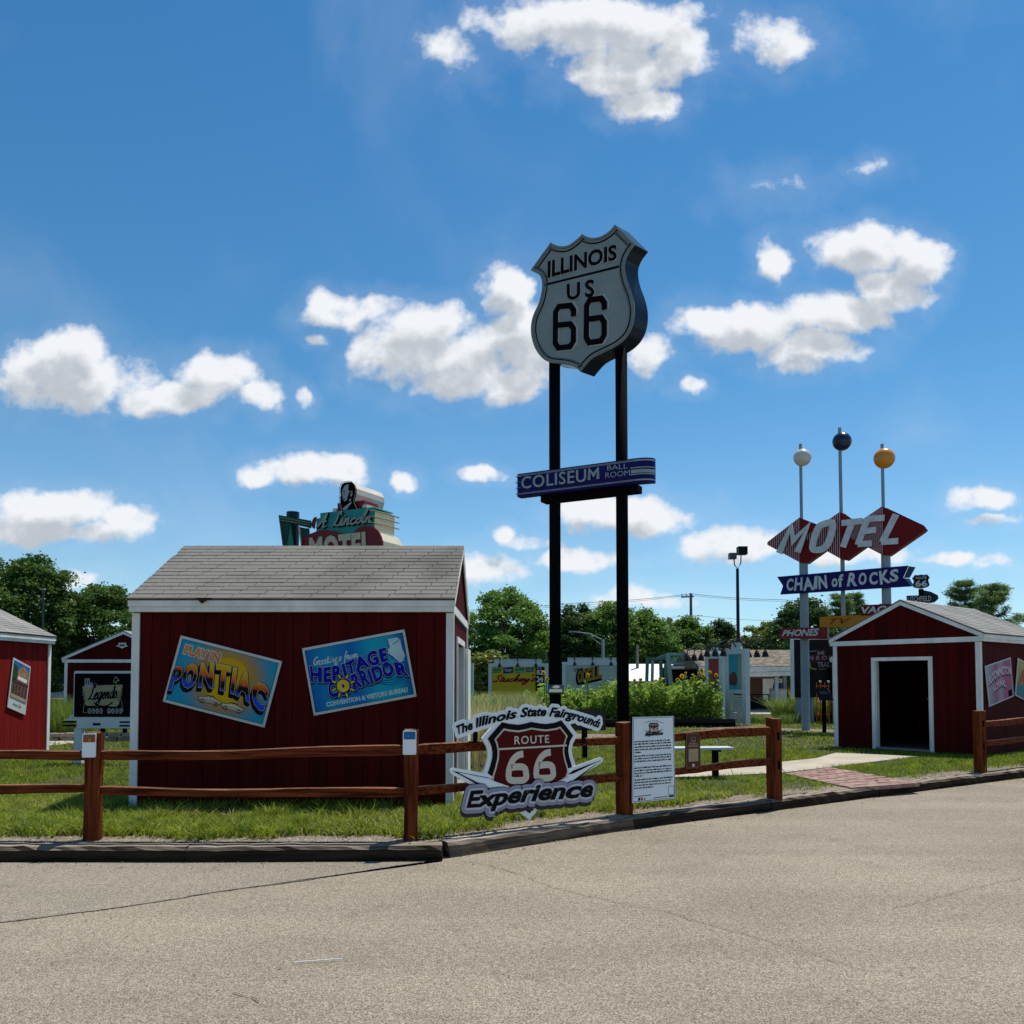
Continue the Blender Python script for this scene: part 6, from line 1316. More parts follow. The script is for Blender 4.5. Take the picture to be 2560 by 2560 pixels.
# ------------------------------------------------------------------ garden bed, its timbers and plants
BED = [(-.55, 13.6), (.0, 15.5), (.35, 19.), (1.0, 25.2), (1.2, 25.9), (7.0, 26.6), (7.0, 31.5), (-4.5, 31.5), (-2.2, 20), (-.9, 14)]
tag(MB().sheet(BED, G + .004).build('garden_soil', M('dark_mulch', (.05, .035, .022), .95, (.025, .018, .012), 8, .6, 50, world=True)), kind='structure')
ta = thing('bed_edging', 'dark stained timber edging along the front of the sunflower bed', 'garden edging', (1.5, 26.0, G))
for k in range(3):
    for lv in range(2):
        x0 = k * 1.85; MB().box(x0 + .01, x0 + 1.84, 0 + k * .13, .14 + k * .13, lv * .13 + .002, lv * .13 + .128).build('timber', BLKM if lv == 0 else M('dark_timber', (.025, .02, .017), .85), ta, bevel=.008)
def np_rand(seed): return np.random.RandomState(seed)
def leaf_cloud(rs_, C, size, up=.35, aspect=.55, curl=.0):
    """C: (n,3) centres -> (n*4,3) quads, random facing"""
    n = len(C); a = rs_.normal(size=(n, 3)); a[:, 2] *= .6; a /= np.linalg.norm(a, axis=1)[:, None] + 1e-9
    nrm = rs_.normal(size=(n, 3)); nrm[:, 2] += up * 3; b = np.cross(nrm, a); b /= np.linalg.norm(b, axis=1)[:, None] + 1e-9
    s = (size * rs_.uniform(.6, 1.3, n))[:, None]
    return np.stack([C - a * s * .5, C + b * s * aspect * .5, C + a * s * .5, C - b * s * aspect * .5], 1).reshape(-1, 3)
LF = leaf_mat('garden_leaf', (.24, .36, .05), (.09, .18, .025), .4, 2.2)
LF2 = leaf_mat('meadow_stem', (.58, .50, .22), (.30, .36, .09), .35, 1.0)
LF3 = leaf_mat('fern_leaf', (.15, .28, .04), (.28, .38, .07), .38, 1.2)
rs2 = np_rand(11)
def bushes(name, boxes, n, size, m, hfun, label, cat='plants', parent=None):
    out = []
    for (x0, x1, y0, y1) in boxes:
        k = int(n * (x1 - x0) * (y1 - y0)); X = rs2.uniform(x0, x1, k); Y = rs2.uniform(y0, y1, k); H = hfun(X, Y); Z = H * (rs2.uniform(.0, 1, k) ** .6)
        out.append(np.stack([X, Y, Z + G], 1))
    o = link_mesh(name, np_mesh(name, leaf_cloud(rs2, np.concatenate(out), size), 4, m), None); return tag(o, label, cat, kind='stuff')
lump = lambda X, Y, f, p: .5 + .25 * np.sin(X * f + p) + .25 * np.sin(Y * f * 1.3 + p * 2 + X)
bushes('garden_foliage', [(1.55, 6.7, 26.3, 29.2)], 1500, .15, LF, lambda X, Y: .72 + .75 * lump(X, Y, 4.3, 1) * lump(X, Y, 9.1, 2) + .28 * (X > 3.0) + .1 * np.sin(X * 17), 'dense leafy sunflower foliage filling the bed behind the timber edging', 'foliage')
bushes('garden_foliage', [(.35, 2.3, 25.9, 28.5)], 1500, .14, LF, lambda X, Y: .75 + .55 * lump(X, Y, 4.6, 2) + .12 * np.sin(X * 15), 'leafy green growth between the two black sign poles', 'foliage')
bushes('garden_foliage', [(-1.4, .9, 20.5, 25.5)], 900, .10, LF3, lambda X, Y: .55 + .5 * lump(X, Y, 1.8, 3), 'yellow green weedy growth left of the left black pole', 'foliage')
def blades(name, X, Y, h, w, m, lean=.25, label=None, cat=None, z0=G, seed=1, curve=True):
    r_ = np_rand(seed); n = len(X); a = r_.uniform(0, 2 * np.pi, n); hh = h * r_.uniform(.5, 1.2, n) if np.isscalar(h) else h * r_.uniform(.6, 1.15, n)
    ww = w * r_.uniform(.6, 1.3, n); dx, dy = np.cos(a), np.sin(a); l = r_.normal(0, lean, (n, 2)) * hh[:, None]
    B = np.stack([X, Y, np.full(n, z0)], 1); off = np.stack([dx * ww / 2, dy * ww / 2, np.zeros(n)], 1)
    mid = B + np.stack([l[:, 0] * .35, l[:, 1] * .35, hh * .6], 1); top = B + np.stack([l[:, 0], l[:, 1], hh], 1)
    V = np.stack([B - off, B + off, mid + off * .7, mid - off * .7, mid - off * .7, mid + off * .7, top + off * .08, top - off * .08], 1).reshape(-1, 3) if curve else np.stack([B - off, B + off, top + off * .1, top - off * .1], 1).reshape(-1, 3)
    o = link_mesh(name, np_mesh(name, V, 4, m), None); return tag(o, label, cat, kind='stuff')
k = 24000; X = rs2.uniform(-2.0, 1.2, k); Y = rs2.uniform(13.8, 26, k); ok = inpoly_np(X, Y, [(-.6, 13.8), (-.0, 15.6), (.2, 19), (.9, 25.4), (-2.2, 25.6), (-1.6, 20), (-1.0, 14.2)])
blades('meadow_grass', X[ok], Y[ok], 1.0, .014, LF2, .18, 'tall straw coloured meadow grasses right of the big shed', 'meadow grass', seed=3)
k = 2600; X = rs2.uniform(-1.0, .3, k); Y = rs2.uniform(13.8, 17, k); ok = inpoly_np(X, Y, [(-.65, 13.8), (-.28, 14.6), (-.05, 17), (-1.0, 17)])
bushes('garden_foliage', [(-.95, -.4, 14.2, 15.6), (-.9, -.25, 15.6, 17.4)], 1900, .07, leaf_mat('dark_weed_leaf', (.06, .10, .025), (.12, .15, .05), .3, 2), lambda X, Y: .5 + .4 * lump(X, Y, 3, 1), 'dark weedy clump beside the door of the big shed', 'foliage')
# sunflowers
STM = M('green_stem', (.10, .18, .03), .7); PET = leaf_mat('sunflower_petal', (.78, .55, .02), (.70, .45, .02), .4, 3); SD = M('sunflower_disc', (.09, .035, .012), .9)
def sunflower(x, y, h, seed, label):
    r = random.Random(seed); o = thing('sunflower', label, 'sunflower', (x, y, G), (0, 0, r.uniform(-.8, .8)), 'sunflowers rising from the garden bed')
    MB().tube([(0, 0, 0), (.01, .02, h * .6), (.0, 0, h)], .014, 6).build('stem', STM, o)
    hd = MB(); R_ = r.uniform(.05, .08)
    for i in range(16):
        a = i * math.pi / 8 + r.uniform(-.1, .1); w = .03; c, s = math.cos(a), math.sin(a); r0, r1 = R_ * .3, R_ * r.uniform(.9, 1.15)
        hd.add([(c * r0 - s * w * .3, -.03, s * r0 + c * w * .3), (c * r0 + s * w * .3, -.03, s * r0 - c * w * .3), (c * (r0 + r1) / 2 + s * w * .6, -.04, s * (r0 + r1) / 2 - c * w * .6), (c * r1, -.03 + r.uniform(-.02, .02), s * r1), (c * (r0 + r1) / 2 - s * w * .6, -.04, s * (r0 + r1) / 2 + c * w * .6)], [(0, 1, 2, 3, 4)])
    T_ = Matrix.Translation((0, 0, h)) @ Matrix.Rotation(r.uniform(-.5, .3), 4, 'X'); h_ = hd.xf(T_).build('flower_head', PET, o)
    d = MB(); d.prism([(R_ * .36 * math.cos(t), R_ * .36 * math.sin(t)) for t in [k * .524 for k in range(12)]], -.045, -.015); d.xf(T_).build('disc', SD, h_)
    for i in range(7):
        z = h * (.35 + .09 * i); a = r.uniform(0, 6.28); l = r.uniform(.16, .26); c, s = math.cos(a), math.sin(a)
        MB().add([(0, 0, z), (c * l * .5 - s * l * .3, s * l * .5 + c * l * .3, z + .04), (c * l, s * l, z - .05), (c * l * .5 + s * l * .3, s * l * .5 - c * l * .3, z + .04)], [(0, 1, 2, 3)]).build('leaf', LF, o)
sf = [(1468, 1688, 24.5, 'sunflower in front of the pale billboard letters'), (1360, 1683, 25.5, 'sunflower in front of the yellow billboard exit panel'), (1366, 1697, 25, 'small sunflower below the exit panel of the yellow billboard')]
xs_ = [(1586, 1702), (1602, 1700), (1638, 1702), (1650, 1698), (1644, 1712), (1706, 1690), (1712, 1683), (1744, 1697), (1747, 1683), (1755, 1677), (1758, 1690), (1738, 1694), (1730, 1710), (1774, 1680), (1790, 1688), (1629, 1712), (1602, 1715), (1695, 1700)]
for i, (px, py, Y, lb) in enumerate(sf): p = at(px, py, Y); sunflower(p.x, p.y, p.z - G, i, lb)
for i, (px, py) in enumerate(xs_):
    Y = 26.5 + (i * 7 % 5) * .3; p = at(px, py, Y); sunflower(p.x, p.y, p.z - G, 50 + i, 'yellow sunflower among the others on top of the foliage right of the right pole')

# ------------------------------------------------------------------ stands, bench, smaller furniture
b_ = thing('park_bench', 'backless white metal bench on black legs behind the fence', 'bench', (*onz(1789, 1945), G), (0, 0, math.radians(6)))
for k in range(3): MB().box(-1.5, .24, -.14 + k * .1, -.14 + k * .1 + .094, .43, .468).build('seat_plank', M('white_aluminium', (.50, .53, .50), .5, (.44, .47, .45), 2), b_, bevel=.006)
for x in (0, -1.2): MB().box(x - .04, x + .04, -.03, .05, -.1, .40).box(x - .045, x + .045, -.13, .15, .402, .429).build('leg', BLKM, b_)
def lectern(label, px, py, h, w, deg, tilt=35, top=None, name='reading_stand'):
    x, y = onz(px, py); o = thing(name, label, 'sign stand', (x, y, G), (0, 0, math.radians(deg)))
    MB().box(-.045, .045, -.03, .03, -.1, h).build('post', BLKM, o)
    T_ = Matrix.Translation((0, -.02, h + .08)) @ Matrix.Rotation(math.radians(90 - tilt), 4, 'X'); MB().box(-w / 2, w / 2, -.2, .2, -.015, .015).xf(T_).build('tilted_panel', top or BLK, o); return o, T_
o, T_ = lectern('black reading stand beside the left corner of the right shed', 2061, 1832, 1.0, .42, 12)
MB().box(-.12, .12, .0, .03, .016, .018).box(-.15, .1, .06, .08, .016, .018).xf(T_).build('faint_print', M('faint_grey', (.12, .14, .16), .5), o)
o, T_ = lectern('dark reading stand with round emblem at the foot of the left black pole', 1390, 1858, 1.18, .38, -6, 62, M('dark_glass_panel', (.02, .03, .03), .15, spec=.6))
x_ = o.location; mb = MB(); mb.box(-.15, .15, -.17, -.03, .016, .019); mb.xf(T_).build('lower_print', M('grey_green_print', (.10, .14, .13), .4), o)
mb = MB(); mb.slab([(.09 * math.cos(t), .09 + .08 * math.sin(t)) for t in [k * .524 for k in range(12)]], .016, .019); mb.xf(T_).build('round_emblem', M('grey_green_print', (.10, .14, .13), .4), o)
o, T_ = lectern('low black reading stand beyond the cutout sign near the fence', 1462, 1900, .66, .75, 3, 25)
# orange hand truck before the black trail board
hx, hy = at(2057, 1760, 27.5).x, 27.5; OR = M('safety_orange_paint', (.48, .10, .012), .4)
ht = thing('order_rack', 'orange tubular rack standing by the black neon trail board', 'rack', (hx, hy, G))
zt5 = at(2057, 1706, 27.5).z - G
for x in (-.2, -.07, .07, .2): MB().tube([(x, 0, 0), (x, 0, zt5)], .016, 6).build('upright', OR, ht)
for z in (.35, .75, zt5 - .12): MB().tube([(-.22, -.02, z), (.22, -.02, z)], .014, 6).build('crossbar', OR, ht)
for x in (-.07, .2): MB().disc(x, zt5 + .03, .035, -.04, 10, .08).build('cap', WHT, ht)
# black neon trail board
ft = Frame(at(1985, 1700, 29).x, 29, 0, crop=C6)
nb_ = fthing('trail_board', 'tall black neon trail board on pale posts behind the grey motel pole', 'sign', ft)
a0, z1 = ft.uv(175, 605); a1 = ft.uv(1050, 605)[0]; z0 = ft.uv(175, 1340)[1]
MB().box(a0, a1, 0, .3, z0, z1).build('cabinet', BLK, nb_); MB().box(a0 - .02, a1 + .02, -.02, .32, z1 + .001, z1 + .07).box(a0 - .03, a0 - .002, -.01, .31, z0, z1).build('white_edge', WHT, nb_)
for (xa, xb) in ((205, 285), (385, 415)): MB().box(ft.uv(xa, 0)[0], ft.uv(xb, 0)[0], .06, .24, -.1, z0 - .001).build('post', STEEL, nb_)
mb = MB(); text(mb, '66', warp_quad(*ft.q([(475, 795), (560, 795), (560, 750), (475, 750)])), -.012, off=.02); mb.prism(ft.q([(370, 762), (465, 752), (465, 742), (370, 752)]), -.012, -.002); text(mb, 'TRAIL', warp_quad(*ft.q([(475, 958), (640, 950), (640, 885), (475, 895)])), -.012, off=.02); mb.build('pale_lettering', M('trail_pale', (.30, .30, .34), .5), nb_)
mb = MB(); text(mb, 'NEON', warp_quad(*ft.q([(365, 862), (690, 862), (690, 812), (365, 812)])), -.012, off=.03, sp=1.6); mb.build('pink_lettering', M('trail_pink', (.36, .22, .32), .5), nb_)
MB().prism(ft.q([(370, 900), (660, 885), (660, 800), (370, 800)]), -.006, -.002).prism(ft.q([(465, 805), (580, 805), (580, 735), (465, 735)]), -.006, -.002).build('red_field', M('trail_maroon', (.08, .008, .015), .5), nb_)
mb = MB(); mb.ribbon(smooth(ft.q([(375, 890), (385, 950), (410, 975), (455, 980)]), 3), .05, -.012); mb.prism(ft.q([(445, 1000), (470, 980), (445, 960)]), -.012, -.004); text(mb, 'ROUTE 66 HERE', warp_quad(*ft.q([(480, 985), (590, 985), (590, 974), (480, 974)])), -.012) if False else mb.prism(ft.q([(485, 984), (588, 984), (588, 976), (485, 976)]), -.012, -.008); mb.build('yellow_arrow', M('trail_yellow', (.36, .24, .06), .5), nb_)

# pavilion
YP = 39.; PX = lambda px: (px - CX) / F * YP
pv = thing('picnic_shelter', 'open picnic shelter with brown shingle roof and pale posts behind the blue billboard', 'shelter', (PX(1760), YP, G)); pw = PX(2080) - PX(1760)
ROOFB = M('brown_blend_shingle', (.22, .185, .13), .95, (.12, .10, .075), 3.5, .4, 60, world=True, lo=.42, hi=.58)
ze = EYE + (1701 - 1667) / F * YP - G; zr = EYE + (1701 - 1626) / F * (YP + 3.2) - G
rf = MB().add([(-.3, -.3, ze), (pw + .3, -.3, ze), (pw + .3, 3.2, zr), (-.3, 3.2, zr), (-.3, 6.7, ze), (pw + .3, 6.7, ze), (-.3, -.3, ze - .05), (pw + .3, -.3, ze - .05), (-.3, 6.7, ze - .05), (pw + .3, 6.7, ze - .05)], [(0, 1, 2, 3), (3, 2, 5, 4), (0, 6, 7, 1), (6, 8, 9, 7), (0, 3, 4, 8, 6), (1, 7, 9, 5, 2)]).build('roof', ROOFB, pv)
sm2 = MB(); sl2 = math.atan2(zr - ze, 3.5); nr = 15
for i in range(nr):
    for j in range(int(pw / .3) + 2):
        x = -.3 + j * .3 - .15 * (i % 2); y = -.3 + 3.5 * i / nr; z = ze + (zr - ze) * i / nr + .01
        if x < -.3: continue
        sm2.box(x, x + .285, y, y + 3.5 / nr - .01, z + .0, z + .018 + .03 * 0)
sm2.v = [(x, y, z + (y + .3 - (3.5 * int((y + .3) / (3.5 / nr) + 1e-6) / nr)) * math.tan(sl2) * 1.0) for x, y, z in sm2.v]
sm2.build('shingles', ROOFB, rf, kind='stuff')
MB().box(-.32, pw + .32, -.34, -.31, ze - .2, ze - .0).box(-.2, pw + .2, -.2, -.1, ze - .42, ze - .21).build('fascia', WHT, pv)
for px, dy in ((1895.5, 2.6), (1940, 0), (1975, 1.2), (2030, 0), (1800, 0)): x = PX(px) - pv.location.x; x *= (YP + dy) / YP; MB().box(x - .075, x + .075, dy - .075, dy + .075, .0, ze - .2).build('post', M('post_grey_white', (.42, .48, .48), .5), pv)
MB().box(-.5, pw + .5, -.6, 7, -.1, .06).build('slab', CONC, pv)
pt_ = thing('picnic_table', 'black picnic table on the shelter slab beside the white barrel', 'picnic table', (PX(1925), YP + 1.4, G + .06), (0, 0, .1))
MB().box(-.9, .75, -.36, .36, .70, .74).build('table_top', BLKM, pt_)
for y in (-.75, .5): MB().box(-.95, .8, y, y + .26, .42, .46).build('bench_seat', BLKM, pt_)
for x in (-.6, .5): MB().beam((x, -.3, .69), (x, -.3, .02), .05).beam((x, .3, .69), (x, .3, .02), .05).beam((x, -.62, .41), (x, .62, .41), .05).beam((x, -.62, .41), (x, -.62, .0), .04).beam((x, .62, .41), (x, .62, .0), .04).build('leg_frame', BLKM, pt_)
br = thing('litter_barrel', 'white barrel with yellowish lid under the picnic shelter', 'barrel', (PX(1961), YP + 1.0, G + .06))
MB().tube([(0, 0, 0), (0, 0, .92)], .40, 18).build('drum', M('barrel_white', (.62, .63, .58), .5), br, smooth=False); MB().tube([(0, 0, .921), (0, 0, 1.02)], .41, 18).build('lid', M('barrel_lid', (.50, .45, .22), .5), br); MB().tube([(0, 0, 1.021), (0, 0, 1.3)], .25, 12, .2).build('blue_bag', M('barrel_bag', (.02, .04, .16), .5), br)
tag(MB().sheet([(7, 36.5), (34, 36.5), (34, 39), (7, 39)], G + .004).sheet([(10, 50), (60, 50), (60, 60), (10, 60)], G + .004).build('driveway', M('pale_drive', (.42, .39, .34), .9, (.36, .33, .28), 2, world=True)), kind='structure')
# clumps round the grey pole
def clump(label, x, y, n, h, w, m, seed, rad, lean=.5, name='grass_clump'):
    o = thing(name, label, 'plant', (x, y, G)); r_ = np_rand(seed); a = r_.uniform(0, 6.28, n); q = rad * np.sqrt(r_.uniform(0, 1, n)); X = q * np.cos(a); Y = q * np.sin(a) * .7
    k = blades('leaf_mass', X, Y, h, w, m, lean, z0=0, seed=seed); k.parent = o; return o
YG = leaf_mat('yellow_green_blade', (.42, .42, .10), (.22, .30, .05), .4, 2); DGR = leaf_mat('daylily_blade', (.10, .17, .03), (.20, .28, .06), .35, 2)
p = onz(1985, 1803); clump('dark green arching clump left of the grey motel pole', p[0] + .15, p[1], 1500, .8, .03, DGR, 5, .9, .45)
p = onz(2060, 1803); clump('yellow green feathery ornamental grass right of the grey motel pole', p[0], p[1] + .2, 2200, 1.05, .022, YG, 6, 1.0, .16)
p = onz(1882, 1808); clump('low brownish green clump right of the blue billboard', p[0] + .5, p[1], 900, .35, .022, DGR, 7, 1.1, .3)
# left garden and stone edging
bushes('garden_foliage', [(-16.5, -12.2, 20.6, 22.5)], 1300, .10, LF3, lambda X, Y: .5 + .55 * lump(X, Y, 2.1, .4), 'leafy garden growth between the left shed and the park sign', 'foliage')
k = 5200; X = rs2.uniform(-13.2, -10.6, k); Y = rs2.uniform(20.4, 22, k); blades('meadow_grass', X, Y, .95, .016, leaf_mat('tall_green_blade', (.20, .28, .05), (.10, .18, .03), .35, 1), .16, 'tall green and pale stems behind the stone edging at left', 'meadow grass', seed=8)
se = thing('stone_edging', 'low pale stone block edging between the white path and left garden', 'stone edging', (-12.6, 20.0, G)); r = random.Random(4)
for i in range(24):
    x = i * .34; y = -.0 + x * .05 + r.uniform(-.02, .02)
    for lv in range(2): MB().box(x + .01 + .1 * lv, x + .32 + .1 * lv, y, y + .22, lv * .105, lv * .105 + r.uniform(.09, .102)).build('block', M('edging_stone', (.36, .33, .27), .9, (.22, .2, .16), 3, .5, 30, world=True), se, bevel=.012)
bn = thing('fabric_banner', 'pale lavender banner stretched between posts far behind the left garden', 'banner', (at(100, 1745, 44).x, 44, G)); w_ = 5.2; LV = M('lavender_banner', (.26, .24, .36), .6, (.3, .28, .4), 2)
z0, z1 = at(100, 1762, 44).z - G, at(100, 1731, 44).z - G
MB().box(0, w_, 0, .02, z0, z1).build('fabric', LV, bn); mb = MB(); h_ = z1 - z0; mb.ring([(.35, z0 + h_ * .12), (.35 + h_ * .76, z0 + h_ * .12), (.35 + h_ * .76, z1 - h_ * .12), (.35, z1 - h_ * .12)], [(.39, z0 + h_ * .18), (.31 + h_ * .76, z0 + h_ * .18), (.31 + h_ * .76, z1 - h_ * .18), (.39, z1 - h_ * .18)], -.01, -.002); mb.ribbon([(.4, z1 - h_ * .2), (.3 + h_ * .76, z0 + h_ * .2)], .05, -.012); mb.build('square_emblem', M('banner_pale', (.4, .42, .46), .6), bn)
for x in (0, 2.1, 4.2, 5.2): MB().tube([(x, .05, -.1), (x, .05, z1 + .1)], .03, 6).build('post', BLKM, bn)
# bench feet seen behind the park sign
bb = thing('park_bench', 'small black bench behind the park sign at left', 'bench', (*onz(262, 1852), G)); MB().box(-.55, .75, -.15, .25, .42, .47).build('seat', BLKM, bb)
for x in (-.06, .48): MB().box(x - .03, x + .04, -.05, .05, 0, .42).build('leg', BLKM, bb)

# ------------------------------------------------------------------ truss bridge, white roofed barn, houses
GT = MATS['green_truss_paint'] if 'green_truss_paint' in MATS else GREENP; GTL = M('pale_green_truss', (.30, .42, .36), .5)
fbz = Frame(at(1665, 1700, 42).x, 42, 0, crop=C5)
tb = fthing('truss_bridge', 'green steel truss bridge frame behind the sunflower bed', 'bridge', fbz)
def U(x, y): return fbz.uv(x, y)
def bm(nm, a, b, y, w, m): p, q = U(*a), U(*b); MB().beam((p[0], y, p[1]), (q[0], y, q[1]), w).build(nm, m, tb)
zb0 = 1120
bm('end_post', (940, 790), (975, zb0), 0, .2, GTL); bm('end_post', (835, 820), (825, zb0), 3.2, .16, GT); bm('end_post', (865, 850), (860, zb0), 2.4, .14, GTL)
bm('upright', (905, 830), (910, zb0), 1.0, .16, GT); bm('upright', (1275, 910), (1285, zb0), 0, .15, GT); bm('upright', (1350, 800), (1350, zb0), 0, .12, GT); bm('upright', (935, 900), (940, zb0), .5, .13, GT)
bm('top_chord', (940, 795), (1560, 800), 0, .14, GTL); bm('top_chord', (835, 825), (1500, 830), 3.2, .12, GT); bm('portal_beam', (835, 845), (945, 800), .3, .14, GT)
bm('middle_chord', (955, 895), (1560, 900), 0, .11, GTL); bm('lower_chord', (970, 938), (1560, 940), 0, .12, WHT); bm('lower_chord', (970, 918), (1560, 922), 1.6, .1, GT)
for (a, b) in (((975, 895), (1070, 805)), ((1070, 805), (1190, 895)), ((1190, 895), (1310, 805)), ((1310, 805), (1430, 895))): bm('diagonal', a, b, 0, .08, GTL)
for (a, b) in (((1010, 830), (1075, 895)), ((1075, 895), (1130, 835)), ((1250, 830), (1300, 880)), ((1330, 820), (1365, 870))): bm('diagonal', a, b, 1.6, .06, GT)
MB().box(-.6, 7.5, -.1, 3.4, .1, .35).build('deck', M('dark_deck', (.03, .03, .03), .9), tb)
wb = thing('white_roof_shelter', 'long low white metal roof slanting down, behind the right black pole', 'building', (at(1555, 1700, 52).x, 52, G)); L_ = 5.6; zt_ = at(1555, 1662, 52).z - G; zb_ = at(1555, 1699, 52).z - G - .12
WR_ = M('white_metal_roof', (.78, .80, .80), .4, (.7, .72, .72), .6)
for i in range(9): x = i * .5; MB().add([(x, 0, zb_), (x + .49, 0, zb_), (x + .49, 4, zt_ + .1), (x, 4, zt_ + .1), (x, 0, zb_ + .03), (x + .49, 0, zb_ + .03), (x + .49, 4, zt_ + .13), (x, 4, zt_ + .13)], [(0, 3, 2, 1), (4, 5, 6, 7), (0, 1, 5, 4), (1, 2, 6, 5), (2, 3, 7, 6), (3, 0, 4, 7)]).build('roof_panel', WR_, wb)
MB().add([(3.3 - 0.0, -.02, zb_), (4.9, -.02, zb_), (3.6, -.02, zt_ - .35)], [(0, 1, 2)]).build('gable_fin', WR_, wb) if False else None
MB().prism([(4.5, zb_), (5.3, zb_), (4.5, zt_ - .15)], -.1, 4).build('gable_fin', WR_, wb)
MB().box(.1, 4.4, .2, 3.9, -.1, zb_ - .01).build('wall', M('barn_grey', (.3, .32, .32), .7), wb)
dkb = thing('storage_barn', 'low black open-fronted barn seen under the truss bridge', 'barn', (at(1676, 1700, 47).x, 47, G)); _a, _b = at(1676, 1698, 47), at(1800, 1671, 47)
MB().box(0, _b.x - _a.x, 0, 3, -.1, _b.z - G).build('wall', BLKM, dkb); MB().box(-.1, _b.x - _a.x + .1, -.15, 3.1, _b.z - G + .001, _b.z - G + .08).build('roof', GREENP, dkb)
def house(label, px, Y, w, d, hw, rise, wall_m, roof_m, name='house', windows=(), door=None, doorm=None):
    x = (px - CX) / F * Y; o = thing(name, label, 'house', (x, Y, G)); MB().box(0, w, 0, d, -.1, hw).build('wall', wall_m, o)
    MB().prism([(0, 0), (d, 0), (d / 2, rise)], 0, w).xf(Matrix.Translation((0, 0, hw)) @ Matrix(((0, 1, 0, 0), (1, 0, 0, 0), (0, 0, 1, 0), (0, 0, 0, 1)))).build('gable', wall_m, o)
    s = rise / (d / 2); e = .35
    for sgn, y0 in ((1, -e), (-1, d + e)): MB().add([(-.3, y0, hw - e * s), (w + .3, y0, hw - e * s), (w + .3, d / 2, hw + rise), (-.3, d / 2, hw + rise), (-.3, y0, hw - e * s + .1), (w + .3, y0, hw - e * s + .1), (w + .3, d / 2, hw + rise + .1), (-.3, d / 2, hw + rise + .1)], [(0, 3, 2, 1), (4, 5, 6, 7), (0, 1, 5, 4), (1, 2, 6, 5), (2, 3, 7, 6), (3, 0, 4, 7)]).build('roof', roof_m, o)
    for (a, b) in windows:
        f_ = MB().box(a - .08, a + .88, -.04, -.001, b - .08, b + 1.08).build('window', WHT, o); MB().box(a, a + .8, -.06, -.041, b, b + 1).build('pane', M('window_dark', (.02, .025, .03), .1, spec=.6), f_)
    if door: MB().box(door[0], door[0] + door[1], -.06, -.001, 0, door[2]).build('door', doorm or WHT, o)
    return o
GR = M('grey_house_roof', (.26, .26, .25), .9); house('blue sided house seen through the picnic shelter', 1780, 66, 6.0, 6, 2.3, .9, M('blue_siding', (.035, .07, .10), .7), M('dark_house_roof', (.05, .05, .055), .9), windows=((1.2, .9), (4.0, .9)))
house('brown garage with white door seen through the picnic shelter', 1868, 60, 4.6, 5, 1.8, .9, M('brown_siding', (.10, .05, .03), .8), GR, name='garage', door=(1.1, 1.4, 1.6))
house('low grey roofed garage right of the white doored one, seen through the shelter', 1930, 62, 7.5, 6, 2.0, 1.1, M('dark_tan_siding', (.09, .085, .07), .8), GR, name='garage', windows=((3.2, .6),))
house('dark house low under the trees at the far left', 120, 70, 5, 6, 2.4, 1.2, M('grey_green_siding', (.09, .10, .08), .8), M('tan_house_roof', (.30, .26, .2), .9), windows=((2.6, .9),))
house('tiny far house with brown roof right of the shelter', 2150, 75, 8, 6, 2.4, 1.4, M('grey_green_siding', (.09, .10, .08), .8), GR, windows=((2.6, .9),))
mm = thing('utility_shed', 'low dark red shed far behind the left garden', 'shed', (at(108, 1760, 40).x, 40, G)); MB().box(0, 3.0, 0, 2, 0, .5).build('wall', M('faded_red', (.16, .04, .03), .8), mm); MB().box(-.1, 3.1, -.1, 2.1, .501, .58).build('roof', M('pale_rust', (.3, .2, .16), .8), mm)

# ------------------------------------------------------------------ poles and wires
GALV = M('galvanised_pole', (.30, .32, .32), .5); WP = M('grey_wood_pole', (.20, .18, .14), .9, (.14, .13, .1), 2)
fl_ = at(1843, 1372, 31); fp_ = thing('floodlight_pole', 'slender dark pole with two floodlights rising behind the blue billboard', 'lamp post', (fl_.x, 31, G)); h = fl_.z - G
MB().tube([(0, 0, -.1), (0, 0, h - .75)], .075, 10, .055).build('pole', M('bronze_pole', (.012, .010, .02), .4), fp_)
MB().tube([(-.13, 0, h - .3), (-.11, 0, h - .6), (0, 0, h - .75), (.13, 0, h - .55), (.14, 0, h - .25)], .022, 6).build('yoke', BLKM, fp_)
MB().box(-.3, -.04, -.08, .18, h - .38, h - .16).build('floodlight', M('lamp_grey', (.08, .09, .1), .4), fp_); MB().xf(Matrix()).box(.02, .36, -.12, .2, h - .22, h + .08).build('floodlight', BLK, fp_)
u = at(1727, 1483, 75); up = thing('utility_pole', 'grey wooden utility pole rising above the trees right of the black poles', 'utility pole', (u.x, 75, G)); h = u.z - G
MB().tube([(0, 0, 0), (0, 0, h)], .17, 8, .12).build('pole', WP, up); MB().beam((-.85, 0, h - .35), (.25, 0, h - .3), .12).build('crossarm', WP, up)
for x in (-.8, -.4, .1): MB().tube([(x, 0, h - .28), (x, 0, h - .05)], .04, 6).build('insulator', GALV, up)
MB().tube([(.3, 0, h - 6.0), (.3, 0, h - 5.0)], .22, 10).build('transformer', GALV, up) if False else None
def wire(label, pts, r_=.018):
    P = [at(px, py, Y) for px, py, Y in pts]; tag(MB().tube(smooth3(P), r_, 4).build('overhead_wire', BLKM), label, 'wire', 'overhead wires beyond the garden')
def smooth3(P):
    out = []
    for i in range(len(P) - 1):
        for j in range(6): t = j / 6; p = P[i].lerp(P[i + 1], t); out.append((p.x, p.y, p.z - .12 * math.sin(math.pi * t)))
    out.append(tuple(P[-1])); return out
